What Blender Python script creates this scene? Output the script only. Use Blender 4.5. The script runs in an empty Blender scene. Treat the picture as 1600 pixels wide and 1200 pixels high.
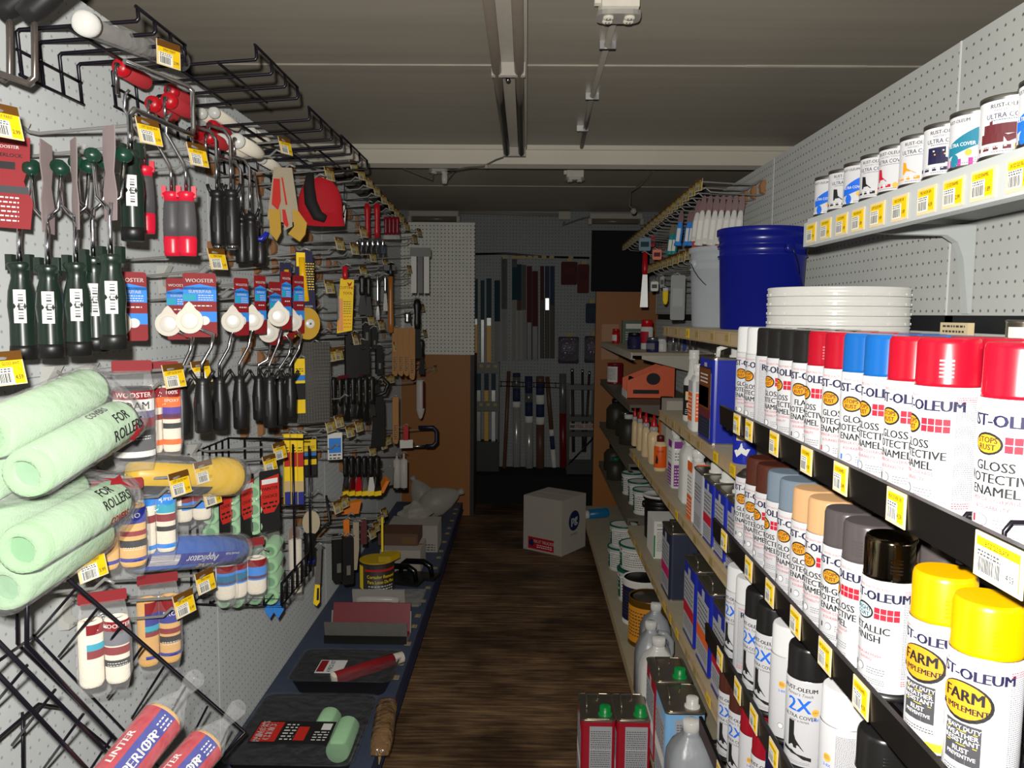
import bpy, math, random
from mathutils import Vector, Matrix
random.seed(7)
D = bpy.data
C = bpy.context.scene.collection
PI = math.pi
H = 1.43                                  # camera height above the floor

# ---------------------------------------------------------------- camera
F = 1250.0
def _basis():
    f = Vector((22 / F, 110 / F, -1)).normalized()
    r = math.radians(0.6)
    u = Vector((math.sin(r), math.cos(r), 0)); u = (u - f * u.dot(f)).normalized()
    rt = f.cross(u)
    return Matrix((rt, f, u))
CM = _basis()
cam_data = D.cameras.new('camera'); cam = D.objects.new('camera', cam_data); C.objects.link(cam)
cam_data.sensor_width = 36; cam_data.lens = 36 * F / 1600; cam_data.clip_start = 0.02
cam.matrix_world = Matrix.Translation((0, 0, H)) @ CM.to_4x4()
bpy.context.scene.camera = cam
EYE = Vector((0, 0, H))

# ---------------------------------------------------------------- light: a dark shop lit by the camera's own flash
world = D.worlds.new('world'); bpy.context.scene.world = world; world.use_nodes = True
world.node_tree.nodes['Background'].inputs[0].default_value = (0.9, 0.95, 1, 1)
world.node_tree.nodes['Background'].inputs[1].default_value = 0.02
fl = D.lights.new('flash', 'SPOT'); fl.energy = 162; fl.shadow_soft_size = 0.012; fl.color = (1, 0.97, 0.93)
fl.spot_size = math.radians(116); fl.spot_blend = 0.5
flo = D.objects.new('flash', fl); C.objects.link(flo)
flo.matrix_world = Matrix.Translation((-0.025, -0.01, H + 0.055)) @ CM.to_4x4() @ Matrix.Rotation(math.radians(6), 4, 'X')
sc = bpy.context.scene
sc.view_settings.view_transform = 'Standard'
sc.view_settings.look = 'None'
sc.view_settings.exposure = 0.0
sc.view_settings.gamma = 1.0
sc.view_settings.use_curve_mapping = False

# ---------------------------------------------------------------- helpers
def at(px, py, X=None, Y=None, Z=None):
    """world point where the ray of a photograph pixel meets the plane x=X, y=Y or z=Z (Z measured from the eye)"""
    d = CM @ Vector(((px - 800) / F, (600 - py) / F, -1))
    t = X / d.x if X is not None else Y / d.y if Y is not None else Z / d.z
    return EYE + d * t

def lin(h):
    h = h.lstrip('#')
    return tuple(((c / 12.92) if c <= .04045 else ((c + .055) / 1.055) ** 2.4) for c in (int(h[i:i + 2], 16) / 255 for i in (0, 2, 4))) + (1,)

MATS = {}
def mat(name, col, rough=.5, metal=0., vary=.08, scale=40., alpha=1., bump=0., coat=0., trans=0., stretch=None):
    if name in MATS: return MATS[name]
    if name.startswith(('print_', 'card_')): rough = max(rough, .72)
    m = D.materials.new(name); m.use_nodes = True
    nt = m.node_tree; b = nt.nodes['Principled BSDF']
    c = lin(col) if isinstance(col, str) else col
    b.inputs['Roughness'].default_value = rough; b.inputs['Metallic'].default_value = metal
    b.inputs['Diffuse Roughness'].default_value = .5
    if coat: b.inputs['Coat Weight'].default_value = coat
    if alpha < 1: b.inputs['Alpha'].default_value = alpha
    if trans: b.inputs['Transmission Weight'].default_value = trans
    tc = nt.nodes.new('ShaderNodeTexCoord'); nz = nt.nodes.new('ShaderNodeTexNoise')
    nz.inputs['Scale'].default_value = scale; nz.inputs['Detail'].default_value = 3
    if stretch:
        mp = nt.nodes.new('ShaderNodeMapping'); mp.inputs['Scale'].default_value = stretch
        nt.links.new(tc.outputs['Object'], mp.inputs[0]); nt.links.new(mp.outputs[0], nz.inputs['Vector'])
    else: nt.links.new(tc.outputs['Object'], nz.inputs['Vector'])
    mx = nt.nodes.new('ShaderNodeMix'); mx.data_type = 'RGBA'
    mx.inputs[6].default_value = tuple(max(0, v * (1 - vary)) for v in c[:3]) + (1,)
    mx.inputs[7].default_value = tuple(min(1, v * (1 + vary)) for v in c[:3]) + (1,)
    nt.links.new(nz.outputs['Fac'], mx.inputs[0]); nt.links.new(mx.outputs[2], b.inputs['Base Color'])
    if bump:
        bp = nt.nodes.new('ShaderNodeBump'); bp.inputs['Strength'].default_value = bump; bp.inputs['Distance'].default_value = .004
        nt.links.new(nz.outputs['Fac'], bp.inputs['Height']); nt.links.new(bp.outputs[0], b.inputs['Normal'])
    m.diffuse_color = c
    MATS[name] = m
    return m

def film(name, tint='#ffffff', body=.16, rough=.12, bump=.5):
    """thin clear plastic: mostly see-through, with wrinkled gloss and a little haze"""
    if name in MATS: return MATS[name]
    m = D.materials.new(name); m.use_nodes = True; nt = m.node_tree; n = nt.nodes; l = nt.links
    b = n['Principled BSDF']; b.inputs['Base Color'].default_value = lin(tint); b.inputs['Roughness'].default_value = rough
    b.inputs['Specular IOR Level'].default_value = .8
    tc = n.new('ShaderNodeTexCoord'); nz = n.new('ShaderNodeTexNoise'); nz.inputs['Scale'].default_value = 28; nz.inputs['Detail'].default_value = 2
    l.new(tc.outputs['Object'], nz.inputs['Vector'])
    bp = n.new('ShaderNodeBump'); bp.inputs['Strength'].default_value = bump; bp.inputs['Distance'].default_value = .02
    l.new(nz.outputs['Fac'], bp.inputs['Height']); l.new(bp.outputs[0], b.inputs['Normal'])
    tr = n.new('ShaderNodeBsdfTransparent'); mx = n.new('ShaderNodeMixShader')
    lw = n.new('ShaderNodeLayerWeight'); lw.inputs[0].default_value = .25
    ma = n.new('ShaderNodeMath'); ma.operation = 'MULTIPLY_ADD'; ma.inputs[1].default_value = .3; ma.inputs[2].default_value = body; ma.use_clamp = True
    l.new(lw.outputs['Facing'], ma.inputs[0]); l.new(ma.outputs[0], mx.inputs[0]); l.new(tr.outputs[0], mx.inputs[1]); l.new(b.outputs[0], mx.inputs[2])
    l.new(mx.outputs[0], n['Material Output'].inputs[0])
    MATS[name] = m
    return m

def pegmat(name, col, axis, hole='#101010', dark=1., rough=.55, bump=.5, rad=.13):
    """painted perforated board: one-inch grid of holes, the shade inside them painted as dark dots over a bump; axis: the board's horizontal axis (0 x, 1 y)"""
    if name in MATS: return MATS[name]
    m = D.materials.new(name); m.use_nodes = True; nt = m.node_tree; n = nt.nodes; l = nt.links
    b = n['Principled BSDF']; b.inputs['Roughness'].default_value = rough; b.inputs['Diffuse Roughness'].default_value = 1.
    g = n.new('ShaderNodeNewGeometry'); sp = n.new('ShaderNodeSeparateXYZ'); l.new(g.outputs['Position'], sp.inputs[0])
    def M(op, a, bb=None, c=None):
        k = n.new('ShaderNodeMath'); k.operation = op
        for i, v in enumerate((a, bb, c)):
            if v is None: continue
            if isinstance(v, (int, float)): k.inputs[i].default_value = v
            else: l.new(v, k.inputs[i])
        return k.outputs[0]
    def fr(s): return M('SUBTRACT', M('FRACT', M('MULTIPLY', M('ADD', s, 10), 1 / .0254)), .5)
    u = fr(sp.outputs[axis]); v = fr(sp.outputs[2])
    r = M('SQRT', M('ADD', M('MULTIPLY', u, u), M('MULTIPLY', v, v)))
    mr = n.new('ShaderNodeMapRange'); mr.interpolation_type = 'SMOOTHSTEP'
    mr.inputs[1].default_value = rad * .75; mr.inputs[2].default_value = rad * 1.25; l.new(r, mr.inputs[0])
    nz = n.new('ShaderNodeTexNoise'); nz.inputs['Scale'].default_value = 6; nz.inputs['Detail'].default_value = 5; l.new(g.outputs['Position'], nz.inputs['Vector'])
    c = lin(col)
    m1 = n.new('ShaderNodeMix'); m1.data_type = 'RGBA'; m1.inputs[6].default_value = tuple(v * .9 for v in c[:3]) + (1,); m1.inputs[7].default_value = tuple(v * 1.07 for v in c[:3]) + (1,)
    l.new(nz.outputs['Fac'], m1.inputs[0])
    m2 = n.new('ShaderNodeMix'); m2.data_type = 'RGBA'
    hc = lin(hole); m2.inputs[6].default_value = tuple(hc[i] * dark + c[i] * (1 - dark) for i in range(3)) + (1,)  # darkness inside the holes is mixed into the board colour
    l.new(mr.outputs[0], m2.inputs[0]); l.new(m1.outputs[2], m2.inputs[7]); l.new(m2.outputs[2], b.inputs['Base Color'])
    mr2 = n.new('ShaderNodeMapRange'); mr2.interpolation_type = 'SMOOTHSTEP'; mr2.inputs[1].default_value = 0; mr2.inputs[2].default_value = rad * 1.5; l.new(r, mr2.inputs[0])
    bp = n.new('ShaderNodeBump'); bp.inputs['Strength'].default_value = bump; bp.inputs['Distance'].default_value = .006
    l.new(mr2.outputs[0], bp.inputs['Height']); l.new(bp.outputs[0], b.inputs['Normal'])
    MATS[name] = m
    return m

# ---- text, as flat print outlines
_G = {}
def glyphs(s, size=1., bold=0., shear=0.):
    k = (s, bold, shear)
    if k not in _G:
        cu = D.curves.new('t', 'FONT'); cu.body = s; cu.size = 1; cu.resolution_u = 2; cu.offset = bold; cu.shear = shear
        cu.align_x = 'CENTER'; cu.align_y = 'CENTER'; cu.fill_mode = 'FRONT'; cu.dimensions = '2D'
        o = D.objects.new('t', cu); me = o.to_mesh()
        _G[k] = ([tuple(v.co[:2]) for v in me.vertices], [tuple(p.vertices) for p in me.polygons])
        o.to_mesh_clear(); D.objects.remove(o); D.curves.remove(cu)
    v, f = _G[k]
    return [(x * size, y * size) for x, y in v], f

def split2(V, Fc, lim):
    V = list(V); out = []; st = [f for f in Fc]; mid = {}
    while st:
        f = st.pop()
        if len(f) > 3: st += [(f[0], f[i], f[i + 1]) for i in range(1, len(f) - 1)]; continue
        e = max(((V[f[i]][0] - V[f[(i + 1) % 3]][0]) ** 2 + (V[f[i]][1] - V[f[(i + 1) % 3]][1]) ** 2, i) for i in range(3))
        if e[0] < lim * lim: out.append(f); continue
        i = e[1]; a, b, c = f[i], f[(i + 1) % 3], f[(i + 2) % 3]; k = (min(a, b), max(a, b))
        if k not in mid: mid[k] = len(V); V.append(((V[a][0] + V[b][0]) / 2, (V[a][1] + V[b][1]) / 2))
        m = mid[k]; st += [(a, m, c), (m, b, c)]
    return V, out
class MB:
    def __init__(s): s.v = []; s.f = []; s.m = []; s.s = []
    def add(s, V, Fc, mi=0, smooth=False, T=None):
        n = len(s.v)
        s.v += [tuple(T @ Vector(p)) for p in V] if T is not None else [tuple(p) for p in V]
        for f in Fc: s.f.append(tuple(i + n for i in f)); s.m.append(mi); s.s.append(smooth)
        return s
    def box(s, x0, x1, y0, y1, z0, z1, mi=0, T=None):
        V = [(x, y, z) for z in (z0, z1) for y in (y0, y1) for x in (x0, x1)]
        return s.add(V, [(0, 2, 3, 1), (4, 5, 7, 6), (0, 1, 5, 4), (2, 6, 7, 3), (0, 4, 6, 2), (1, 3, 7, 5)], mi, False, T)
    def lathe(s, prof, n=20, mi=0, smooth=True, T=None, cap=True, mis=None):
        V = []; Fc = []
        for r, z in prof:
            for i in range(n):
                a = 2 * PI * i / n; V.append((r * math.cos(a), r * math.sin(a), z))
        base = len(s.v)
        s.add(V, [], mi, smooth, T)
        for j in range(len(prof) - 1):
            for i in range(n):
                k = (i + 1) % n
                s.f.append((base + j * n + i, base + j * n + k, base + (j + 1) * n + k, base + (j + 1) * n + i)); s.m.append(mis[j] if mis else mi); s.s.append(smooth)
        if cap:
            if prof[0][0] > 1e-6: s.f.append(tuple(base + i for i in reversed(range(n)))); s.m.append(mis[0] if mis else mi); s.s.append(False)
            if prof[-1][0] > 1e-6: s.f.append(tuple(base + (len(prof) - 1) * n + i for i in range(n))); s.m.append(mis[-1] if mis else mi); s.s.append(False)
        return s
    def tube(s, pts, r, n=6, mi=0, closed=False):
        P = [Vector(p) for p in pts]; rs = r if isinstance(r, (list, tuple)) else [r] * len(P)
        base = len(s.v); prev = None; N = len(P)
        for i, p in enumerate(P):
            a = P[i - 1] if i > 0 else (P[-1] if closed else None); b = P[i + 1] if i < N - 1 else (P[0] if closed else None)
            t = Vector((0, 0, 0))
            if a is not None: t += (p - a).normalized()
            if b is not None: t += (b - p).normalized()
            if t.length < 1e-9: t = (p - a) if a is not None else Vector((0, 0, 1))
            t.normalize()
            if prev is None:
                u = Vector((0, 0, 1)) if abs(t.z) < .9 else Vector((1, 0, 0))
            else: u = prev
            u = (u - t * u.dot(t)).normalized(); w = t.cross(u); prev = u
            k = 1.
            if a is not None and b is not None:
                c = (p - a).normalized().dot(t); k = 1 / max(c, .6)
            for q in range(n):
                an = 2 * PI * q / n
                s.v.append(tuple(p + (u * math.cos(an) + w * math.sin(an)) * rs[i] * k))
        for i in range(N if closed else N - 1):
            j = (i + 1) % N
            for q in range(n):
                k = (q + 1) % n
                s.f.append((base + i * n + q, base + i * n + k, base + j * n + k, base + j * n + q)); s.m.append(mi); s.s.append(True)
        if not closed:
            s.f.append(tuple(base + q for q in reversed(range(n)))); s.m.append(mi); s.s.append(False)
            s.f.append(tuple(base + (N - 1) * n + q for q in range(n))); s.m.append(mi); s.s.append(False)
        return s
    def prism(s, poly, z0, z1, mi=0, T=None, smooth=False):
        n = len(poly)
        V = [(x, y, z0) for x, y in poly] + [(x, y, z1) for x, y in poly]
        Fc = [tuple(reversed(range(n))), tuple(range(n, 2 * n))] + [(i, (i + 1) % n, n + (i + 1) % n, n + i) for i in range(n)]
        return s.add(V, Fc, mi, smooth, T)
    def sph(s, c, r, n=12, mi=0, T=None):
        r = r if isinstance(r, (list, tuple)) else (r, r, r)
        V = []; Fc = []; k = n // 2
        for j in range(k + 1):
            ph = PI * j / k - PI / 2
            for i in range(n):
                a = 2 * PI * i / n; V.append((c[0] + r[0] * math.cos(ph) * math.cos(a), c[1] + r[1] * math.cos(ph) * math.sin(a), c[2] + r[2] * math.sin(ph)))
        for j in range(k):
            for i in range(n): Fc.append((j * n + i, j * n + (i + 1) % n, (j + 1) * n + (i + 1) % n, (j + 1) * n + i))
        return s.add(V, Fc, mi, True, T)
    def poly(s, pts, mi=0, T=None): return s.add(pts, [tuple(range(len(pts)))], mi, False, T)
    # flat print: W maps (x, y) of the label to a 3-D point
    def ptext(s, W, txt, x, y, size, mi, bold=0., sx=1., shear=0.):
        V, Fc = glyphs(txt, size, 0., shear)
        if size > .0125: V, Fc = split2(V, Fc, .007)
        for d in ((-1, 0, 1) if bold > .035 else (-1, 1) if bold else (0,)):
            s.add([W(x + a * sx * (1 + bold) + d * bold * size * .8, y + b) for a, b in V], Fc, mi)
        return s
    def prect(s, W, x0, x1, y0, y1, mi, n=1):
        V = []; Fc = []
        for i in range(n + 1):
            x = x0 + (x1 - x0) * i / n; V += [W(x, y0), W(x, y1)]
        for i in range(n): Fc.append((2 * i, 2 * i + 2, 2 * i + 3, 2 * i + 1))
        return s.add(V, Fc, mi)
    def ppoly(s, W, pts, mi, rings=4):
        """a filled, star-shaped outline, cut into rings so that it follows curved things"""
        cx = sum(p[0] for p in pts) / len(pts); cy = sum(p[1] for p in pts) / len(pts); n = len(pts)
        V = [W(cx, cy)]; Fc = [(0, i + 1, (i + 1) % n + 1) for i in range(n)]
        for k in range(1, rings + 1): V += [W(cx + (p[0] - cx) * k / rings, cy + (p[1] - cy) * k / rings) for p in pts]
        for k in range(rings - 1): Fc += [(1 + k * n + i, 1 + (k + 1) * n + i, 1 + (k + 1) * n + (i + 1) % n, 1 + k * n + (i + 1) % n) for i in range(n)]
        return s.add(V, Fc, mi)
    def poval(s, W, cx, cy, rx, ry, mi, n=18):
        return s.ppoly(W, [(cx + rx * math.cos(2 * PI * i / n), cy + ry * math.sin(2 * PI * i / n)) for i in range(n)], mi)
    def plines(s, W, x0, x1, y1, y0, step, th, mi, seed=0, words=True):
        """a block of small print: rows of word-long dashes"""
        rg = random.Random(seed); y = y1
        while y > y0:
            x = x0
            while x < x1:
                w = rg.uniform(.2, .5) * 6 * th if words else x1 - x0
                s.prect(W, x, min(x + w, x1), y - th, y, mi); x += w + th * .9
            y -= step
        return s
    def mesh(s, name, mats):
        me = D.meshes.new(name); me.from_pydata(s.v, [], s.f)
        for m in (mats if isinstance(mats, (list, tuple)) else [mats]): me.materials.append(m)
        me.polygons.foreach_set('material_index', s.m); me.polygons.foreach_set('use_smooth', s.s); me.update()
        return me
    def build(s, name, mats, parent=None, T=None):
        return link(name, s.mesh(name, mats), parent, T)

def link(name, me, parent=None, T=None):
    o = D.objects.new(name, me); C.objects.link(o)
    if parent is not None: o.parent = parent
    if T is not None: o.matrix_local = T
    return o
def tag(o, label, cat, group=None):
    o['label'] = label; o['category'] = cat
    if group: o['group'] = group
    return o
def thing(name, label, cat, T=None, group=None):
    o = D.objects.new(name, None); C.objects.link(o); o.empty_display_size = .02
    if T is not None: o.matrix_world = T if isinstance(T, Matrix) else Matrix.Translation(T)
    return tag(o, label, cat, group)
def struct(o): o['kind'] = 'structure'; return o
KIDS = {}
def dup(root, T, label=None, group=None):
    def kids(o): return [c for c in D.objects if c.parent == o]
    if root.name not in KIDS: KIDS[root.name] = [(c, kids(c)) for c in kids(root)]
    r = root.copy(); C.objects.link(r); r.matrix_world = T if isinstance(T, Matrix) else Matrix.Translation(T)
    if label: r['label'] = label
    if group: r['group'] = group
    for c, gs in KIDS[root.name]:
        k = c.copy(); C.objects.link(k); k.parent = r
        for g in gs:
            q = g.copy(); C.objects.link(q); q.parent = k
    return r
def TR(x=0, y=0, z=0, rx=0, ry=0, rz=0, s=1):
    return Matrix.Translation((x, y, z)) @ Matrix.Rotation(rz, 4, 'Z') @ Matrix.Rotation(ry, 4, 'Y') @ Matrix.Rotation(rx, 4, 'X') @ Matrix.Scale(s, 4)
def rrect(w, h, r, n=3, cx=0, cy=0):
    P = []
    for sx, sy, a0 in ((1, 1, 0), (-1, 1, 90), (-1, -1, 180), (1, -1, 270)):
        for i in range(n + 1):
            a = math.radians(a0 + 90 * i / n); P.append((cx + sx * (w / 2 - r) + r * math.cos(a), cy + sy * (h / 2 - r) + r * math.sin(a)))
    return P
def cylmap(r, a0=0., z0=0.):
    return lambda x, y: (r * math.cos(a0 + x / r), r * math.sin(a0 + x / r), z0 + y)
def flatmap(o, ux, uy, lift=0.):
    """label plane: origin o, unit vectors ux (label right) and uy (label up), lifted along the normal"""
    o = Vector(o); ux = Vector(ux); uy = Vector(uy); nn = ux.cross(uy) * lift
    return lambda x, y: tuple(o + ux * x + uy * y + nn)
# ---------------------------------------------------------------- the room
XL, XR = -.87, .85                        # the pegboard faces on the two sides of the aisle
CEIL = H + .79
YB = 6.3                                  # back wall
M_wallp = mat('outer_wall_paint', '#8f9290', .8, vary=.1, scale=3)
M_ceil = mat('ceiling_paint', '#8f887b', .5, vary=.16, scale=2.2, stretch=(.6, 9, 1))
M_caulk = mat('ceiling_caulk', '#b3ac9d', .5, vary=.3, scale=9)
M_beam = mat('beam_paint', '#dcd6c6', .5, vary=.08, scale=4)
M_steel = mat('zinc_steel', '#b9b9b6', .32, 1., vary=.1)
M_chrome = mat('chrome', '#dfdfe2', .12, 1., vary=.02)
M_wire = mat('silver_wire', '#8d8c88', .36, .35, vary=.12)
M_bwire = mat('black_wire', '#17141c', .3, .25, vary=.1)
M_black = mat('black_plastic', '#131312', .42, vary=.15)
M_white = mat('white_plastic', '#cfcec8', .35, vary=.03)
M_navy = mat('navy_metal', '#20263c', .5, vary=.25, scale=12)

def plank_mat():
    m = D.materials.new('worn_wood_floor'); m.use_nodes = True; nt = m.node_tree; n = nt.nodes; l = nt.links
    b = n['Principled BSDF']; b.inputs['Roughness'].default_value = .55
    g = n.new('ShaderNodeNewGeometry'); mp = n.new('ShaderNodeMapping'); mp.inputs['Scale'].default_value = (2.2, 26, 26)
    l.new(g.outputs['Position'], mp.inputs[0])
    a = n.new('ShaderNodeTexNoise'); a.inputs['Scale'].default_value = 2.2; a.inputs['Detail'].default_value = 8; a.inputs['Roughness'].default_value = .62
    l.new(mp.outputs[0], a.inputs['Vector'])
    r = n.new('ShaderNodeValToRGB'); e = r.color_ramp.elements
    e[0].position = .34; e[0].color = lin('#4d3a2d'); e[1].position = .68; e[1].color = lin('#ad8c62')
    k = e.new(.5); k.color = lin('#7d6044')
    l.new(a.outputs['Fac'], r.inputs[0])
    d = n.new('ShaderNodeTexNoise'); d.inputs['Scale'].default_value = 3.4; d.inputs['Detail'].default_value = 6; l.new(g.outputs['Position'], d.inputs['Vector'])
    dr = n.new('ShaderNodeValToRGB'); dr.color_ramp.elements[0].position = .36; dr.color_ramp.elements[0].color = (.4, .37, .35, 1); dr.color_ramp.elements[1].position = .58; dr.color_ramp.elements[1].color = (1, 1, 1, 1)
    l.new(d.outputs['Fac'], dr.inputs[0])
    oi = n.new('ShaderNodeObjectInfo'); mr = n.new('ShaderNodeMapRange'); mr.inputs[3].default_value = .72; mr.inputs[4].default_value = 1.08; l.new(oi.outputs['Random'], mr.inputs[0])
    x = n.new('ShaderNodeMix'); x.data_type = 'RGBA'; x.blend_type = 'MULTIPLY'; x.inputs[0].default_value = 1
    l.new(r.outputs[0], x.inputs[6]); l.new(dr.outputs[0], x.inputs[7])
    y = n.new('ShaderNodeMix'); y.data_type = 'RGBA'; y.blend_type = 'MULTIPLY'; y.inputs[0].default_value = 1
    l.new(x.outputs[2], y.inputs[6]); l.new(mr.outputs[0], y.inputs[7]); l.new(y.outputs[2], b.inputs['Base Color'])
    bp = n.new('ShaderNodeBump'); bp.inputs['Strength'].default_value = .25; bp.inputs['Distance'].default_value = .003; l.new(a.outputs['Fac'], bp.inputs['Height']); l.new(bp.outputs[0], b.inputs['Normal'])
    return m
M_floor = plank_mat()

m = MB(); m.box(-1.35, 1.35, -1.5, YB + .1, -.06, -.012)
floor = struct(m.build('floor', mat('subfloor', '#1d1713', .9)))
pm = MB(); pm.box(-1.33, 1.33, -.0665, .0665, -.012, 0)
pme = pm.mesh('floor_plank', M_floor)
y = -1.4; rg = random.Random(3)
while y < YB - .07:
    link('floor_plank', pme, floor, TR(rg.uniform(-.01, .01), y, rg.uniform(-.0015, 0)))
    y += .1355

m = MB(); m.box(-1.35, 1.35, -1.5, YB + .1, CEIL + .012, CEIL + .06)
ceiling = struct(m.build('ceiling', M_ceil))
cp = []
for a, b_ in ((-1.45, .19), (.19, 1.41), (1.41, 2.63), (2.63, 3.86), (3.86, 5.06), (5.06, YB + .05)):
    mm = MB(); mm.box(-1.32, 1.32, a + .002, b_ - .002, CEIL, CEIL + .012)
    o = mm.build('ceiling_panel', M_ceil, ceiling)
for i, s in enumerate((1.41, 2.63, 5.06)):
    mm = MB(); pts = []; rg = random.Random(i)
    x = -1.3
    while x < 1.3:
        w = rg.uniform(.1, .5); t = rg.choice((.0025, .004, .005)) * (1.9 if (x > .35 and i == 1) else 1)
        mm.box(x, min(x + w, 1.3), s - t, s + t, CEIL - .004, CEIL + .002); x += w
    mm.build('caulk_line', M_caulk, ceiling)
mm = MB(); mm.box(-1.32, 1.32, 3.87, 3.99, CEIL - .084, CEIL); mm.box(-1.32, 1.32, 3.845, 3.87, CEIL - .02, CEIL)
struct(mm.build('trim_1', M_beam))
for side, x0, x1 in (('left', -1.35, -1.3), ('right', 1.3, 1.35)):
    mm = MB(); mm.box(x0, x1, -1.5, YB + .1, 0, CEIL); struct(mm.build('wall_' + side, M_wallp))
mm = MB(); mm.box(-1.3, 1.3, YB, YB + .1, 0, CEIL)
struct(mm.build('wall_back', pegmat('back_pegboard_grey', '#8e9291', 0, '#3c3e3e', .8, rad=.12)))

# free-standing gondola backs: grey perforated metal panels in four-foot bays
M_pegR = pegmat('peg_grey_r', '#9b9d99', 1, '#2c2c2a', .7, rad=.11)
M_pegL = pegmat('peg_grey_l', '#a8abaa', 1, '#6f706e', .55, rad=.105, bump=.4)
M_pgray = mat('grey_enamel', '#b4b6b3', .5, vary=.05)
M_dark = mat('dark_gap', '#17181a', .7)
BAYS_R = [-.8, .43, 1.64, 2.83, 4.05, 5.27]
BAYS_L = [-.25, .98, 2.2, 3.42, 4.64, 5.56]
names = ['behind the camera end of the rack', 'behind the spray paint rack', 'behind the blue bucket', 'behind the brush hooks', 'deepest in the aisle']
for i in range(5):
    a, b_ = BAYS_R[i], BAYS_R[i + 1]
    t = thing('gondola_bay', 'grey perforated gondola bay ' + ['nearest the doorway', 'behind the rows of spray paint cans', 'behind the blue bucket', 'behind the brush display hooks', 'deepest on the paint can side'][i], 'gondola', (XR, (a + b_) / 2, 0), 'gondola bays on the paint side')
    h = (b_ - a) / 2
    for z0, z1 in ((H + .004, H + .541), (H - .55, H - .03), (.1, H - .56)):
        mm = MB(); mm.box(0, .012, -h + .0015, h - .0015, z0, z1); mm.build('pegboard_panel', M_pegR, t)
    mm = MB(); mm.box(-.0015, .001, h - .0025, h + .0025, H + .004, H + .541); mm.build('joint_strip', mat('joint_white', '#c9cbc8', .5), t)
    mm = MB(); mm.box(.013, .05, -h, -h + .03, .0, H + .535); mm.build('upright_post', M_dark, t)
    mm = MB(); mm.box(.013, .03, -h, h, .0, H + .53); mm.build('back_sheet', M_dark, t)
for i in range(5):
    a, b_ = BAYS_L[i], BAYS_L[i + 1]
    t = thing('gondola_bay', 'grey perforated gondola bay ' + ['holding the dark green roller handles', 'holding the red and white edger cards', 'holding the red cap and cutting tool', 'holding the putty knives and scrapers', 'beside the orange end panel'][i], 'gondola', (XL, (a + b_) / 2, 0), 'gondola bays on the roller side')
    h = (b_ - a) / 2
    for z0, z1 in ((H - .12, H + .597), (.1, H - .122)):
        mm = MB(); mm.box(-.012, 0, -h + .001, h - .001, z0, z1); mm.build('pegboard_panel', M_pegL, t)
    mm = MB(); mm.box(-.001, .0012, h - .002, h + .002, .1, H + .597); mm.build('joint_strip', mat('joint_white', '#c9cbc8', .5), t)
    mm = MB(); mm.box(-.05, -.013, -h, -h + .03, .0, H + .59); mm.build('upright_post', M_dark, t)

# ---- ceiling fittings
M_tube = mat('dull_tube', '#6d6459', .35, vary=.1)
t = thing('strip_light', 'long twin-tube strip light, unlit, fixed along the ceiling', 'light', (-.06, 2.46, CEIL))
mm = MB(); mm.box(-.045, .055, -1.22, 1.22, -.05, 0); mm.build('housing', mat('light_housing', '#a49d90', .4, vary=.08), t)
for dx in (-.034, .032):
    mm = MB(); mm.tube([(dx, -1.2, -.075), (dx, 1.2, -.075)], .0145, 10); mm.build('fluorescent_tube', M_tube, t)
for yy in (-1.21, -.012, 1.2):
    mm = MB(); mm.box(-.05, .05, yy - .01, yy + .012, -.088, -.05); mm.build('tube_socket', mat('socket_grey', '#b8b2a6', .45), t)
mm = MB(); mm.tube([(-.002, .02, -.05), (-.002, .02, -.07), (.004, .02, -.076)], .003, 6); mm.sph((-.002, .02, -.09), .008, 8); mm.build('pull_catch', M_chrome, t)

def outlet(name, label, T, sc_=1., holes=2):
    t = thing(name, label, 'outlet', T)
    M_ol = mat('outlet_cream', '#d9d3c4', .45, vary=.08)
    mm = MB(); mm.box(-.045, .045, -.055, .055, -.05, 0); mm.box(-.06, -.045, -.02, .0, -.03, -.01); mm.build('junction_box', M_ol, t)
    mm = MB(); mm.prism(rrect(.108, .07, .022), -.062, -.05, 0, Matrix.Translation((0, -.005, 0))); mm.build('cover_plate', mat('steel_plate', '#aba79f', .4, .4, vary=.1), t)
    for sx in (-.026, .026):
        for sy in (-.018, .008):
            r = MB(); r.lathe([(.013, 0), (.013, .004), (.011, .006), (0, .006)], 12, 0, True, TR(sx, sy, -.062, PI)); r.box(sx - .005, sx - .003, sy - .005, sy + .003, -.0685, -.0675, 1); r.box(sx + .003, sx + .005, sy - .005, sy + .003, -.0685, -.0675, 1)
            r.build('socket', [M_ol, M_black], t)
    return t
p = at(966, 26, Z=.735)
t = outlet('ceiling_outlet', 'cream four-socket outlet box on the ceiling nearest the viewer', (p.x, p.y, CEIL))
p2 = at(906, 238, Z=.78)
t = thing('conduit', 'thin painted conduit running along the ceiling from the four-socket outlet', 'conduit', (p.x, p.y, CEIL))
mm = MB(); mm.tube([(.005, .055, -.012), (.01, 1.0, -.011), (p2.x - p.x, 3.83 - p.y, -.012)], .0095, 8); mm.build('pipe', mat('conduit_paint', '#8b857a', .5, vary=.1), t)
for yy in (.35, .9, 1.4):
    mm = MB(); mm.box(-.015, .032, yy - .008, yy + .008, -.023, 0); mm.build('strap', M_steel, t)
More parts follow.
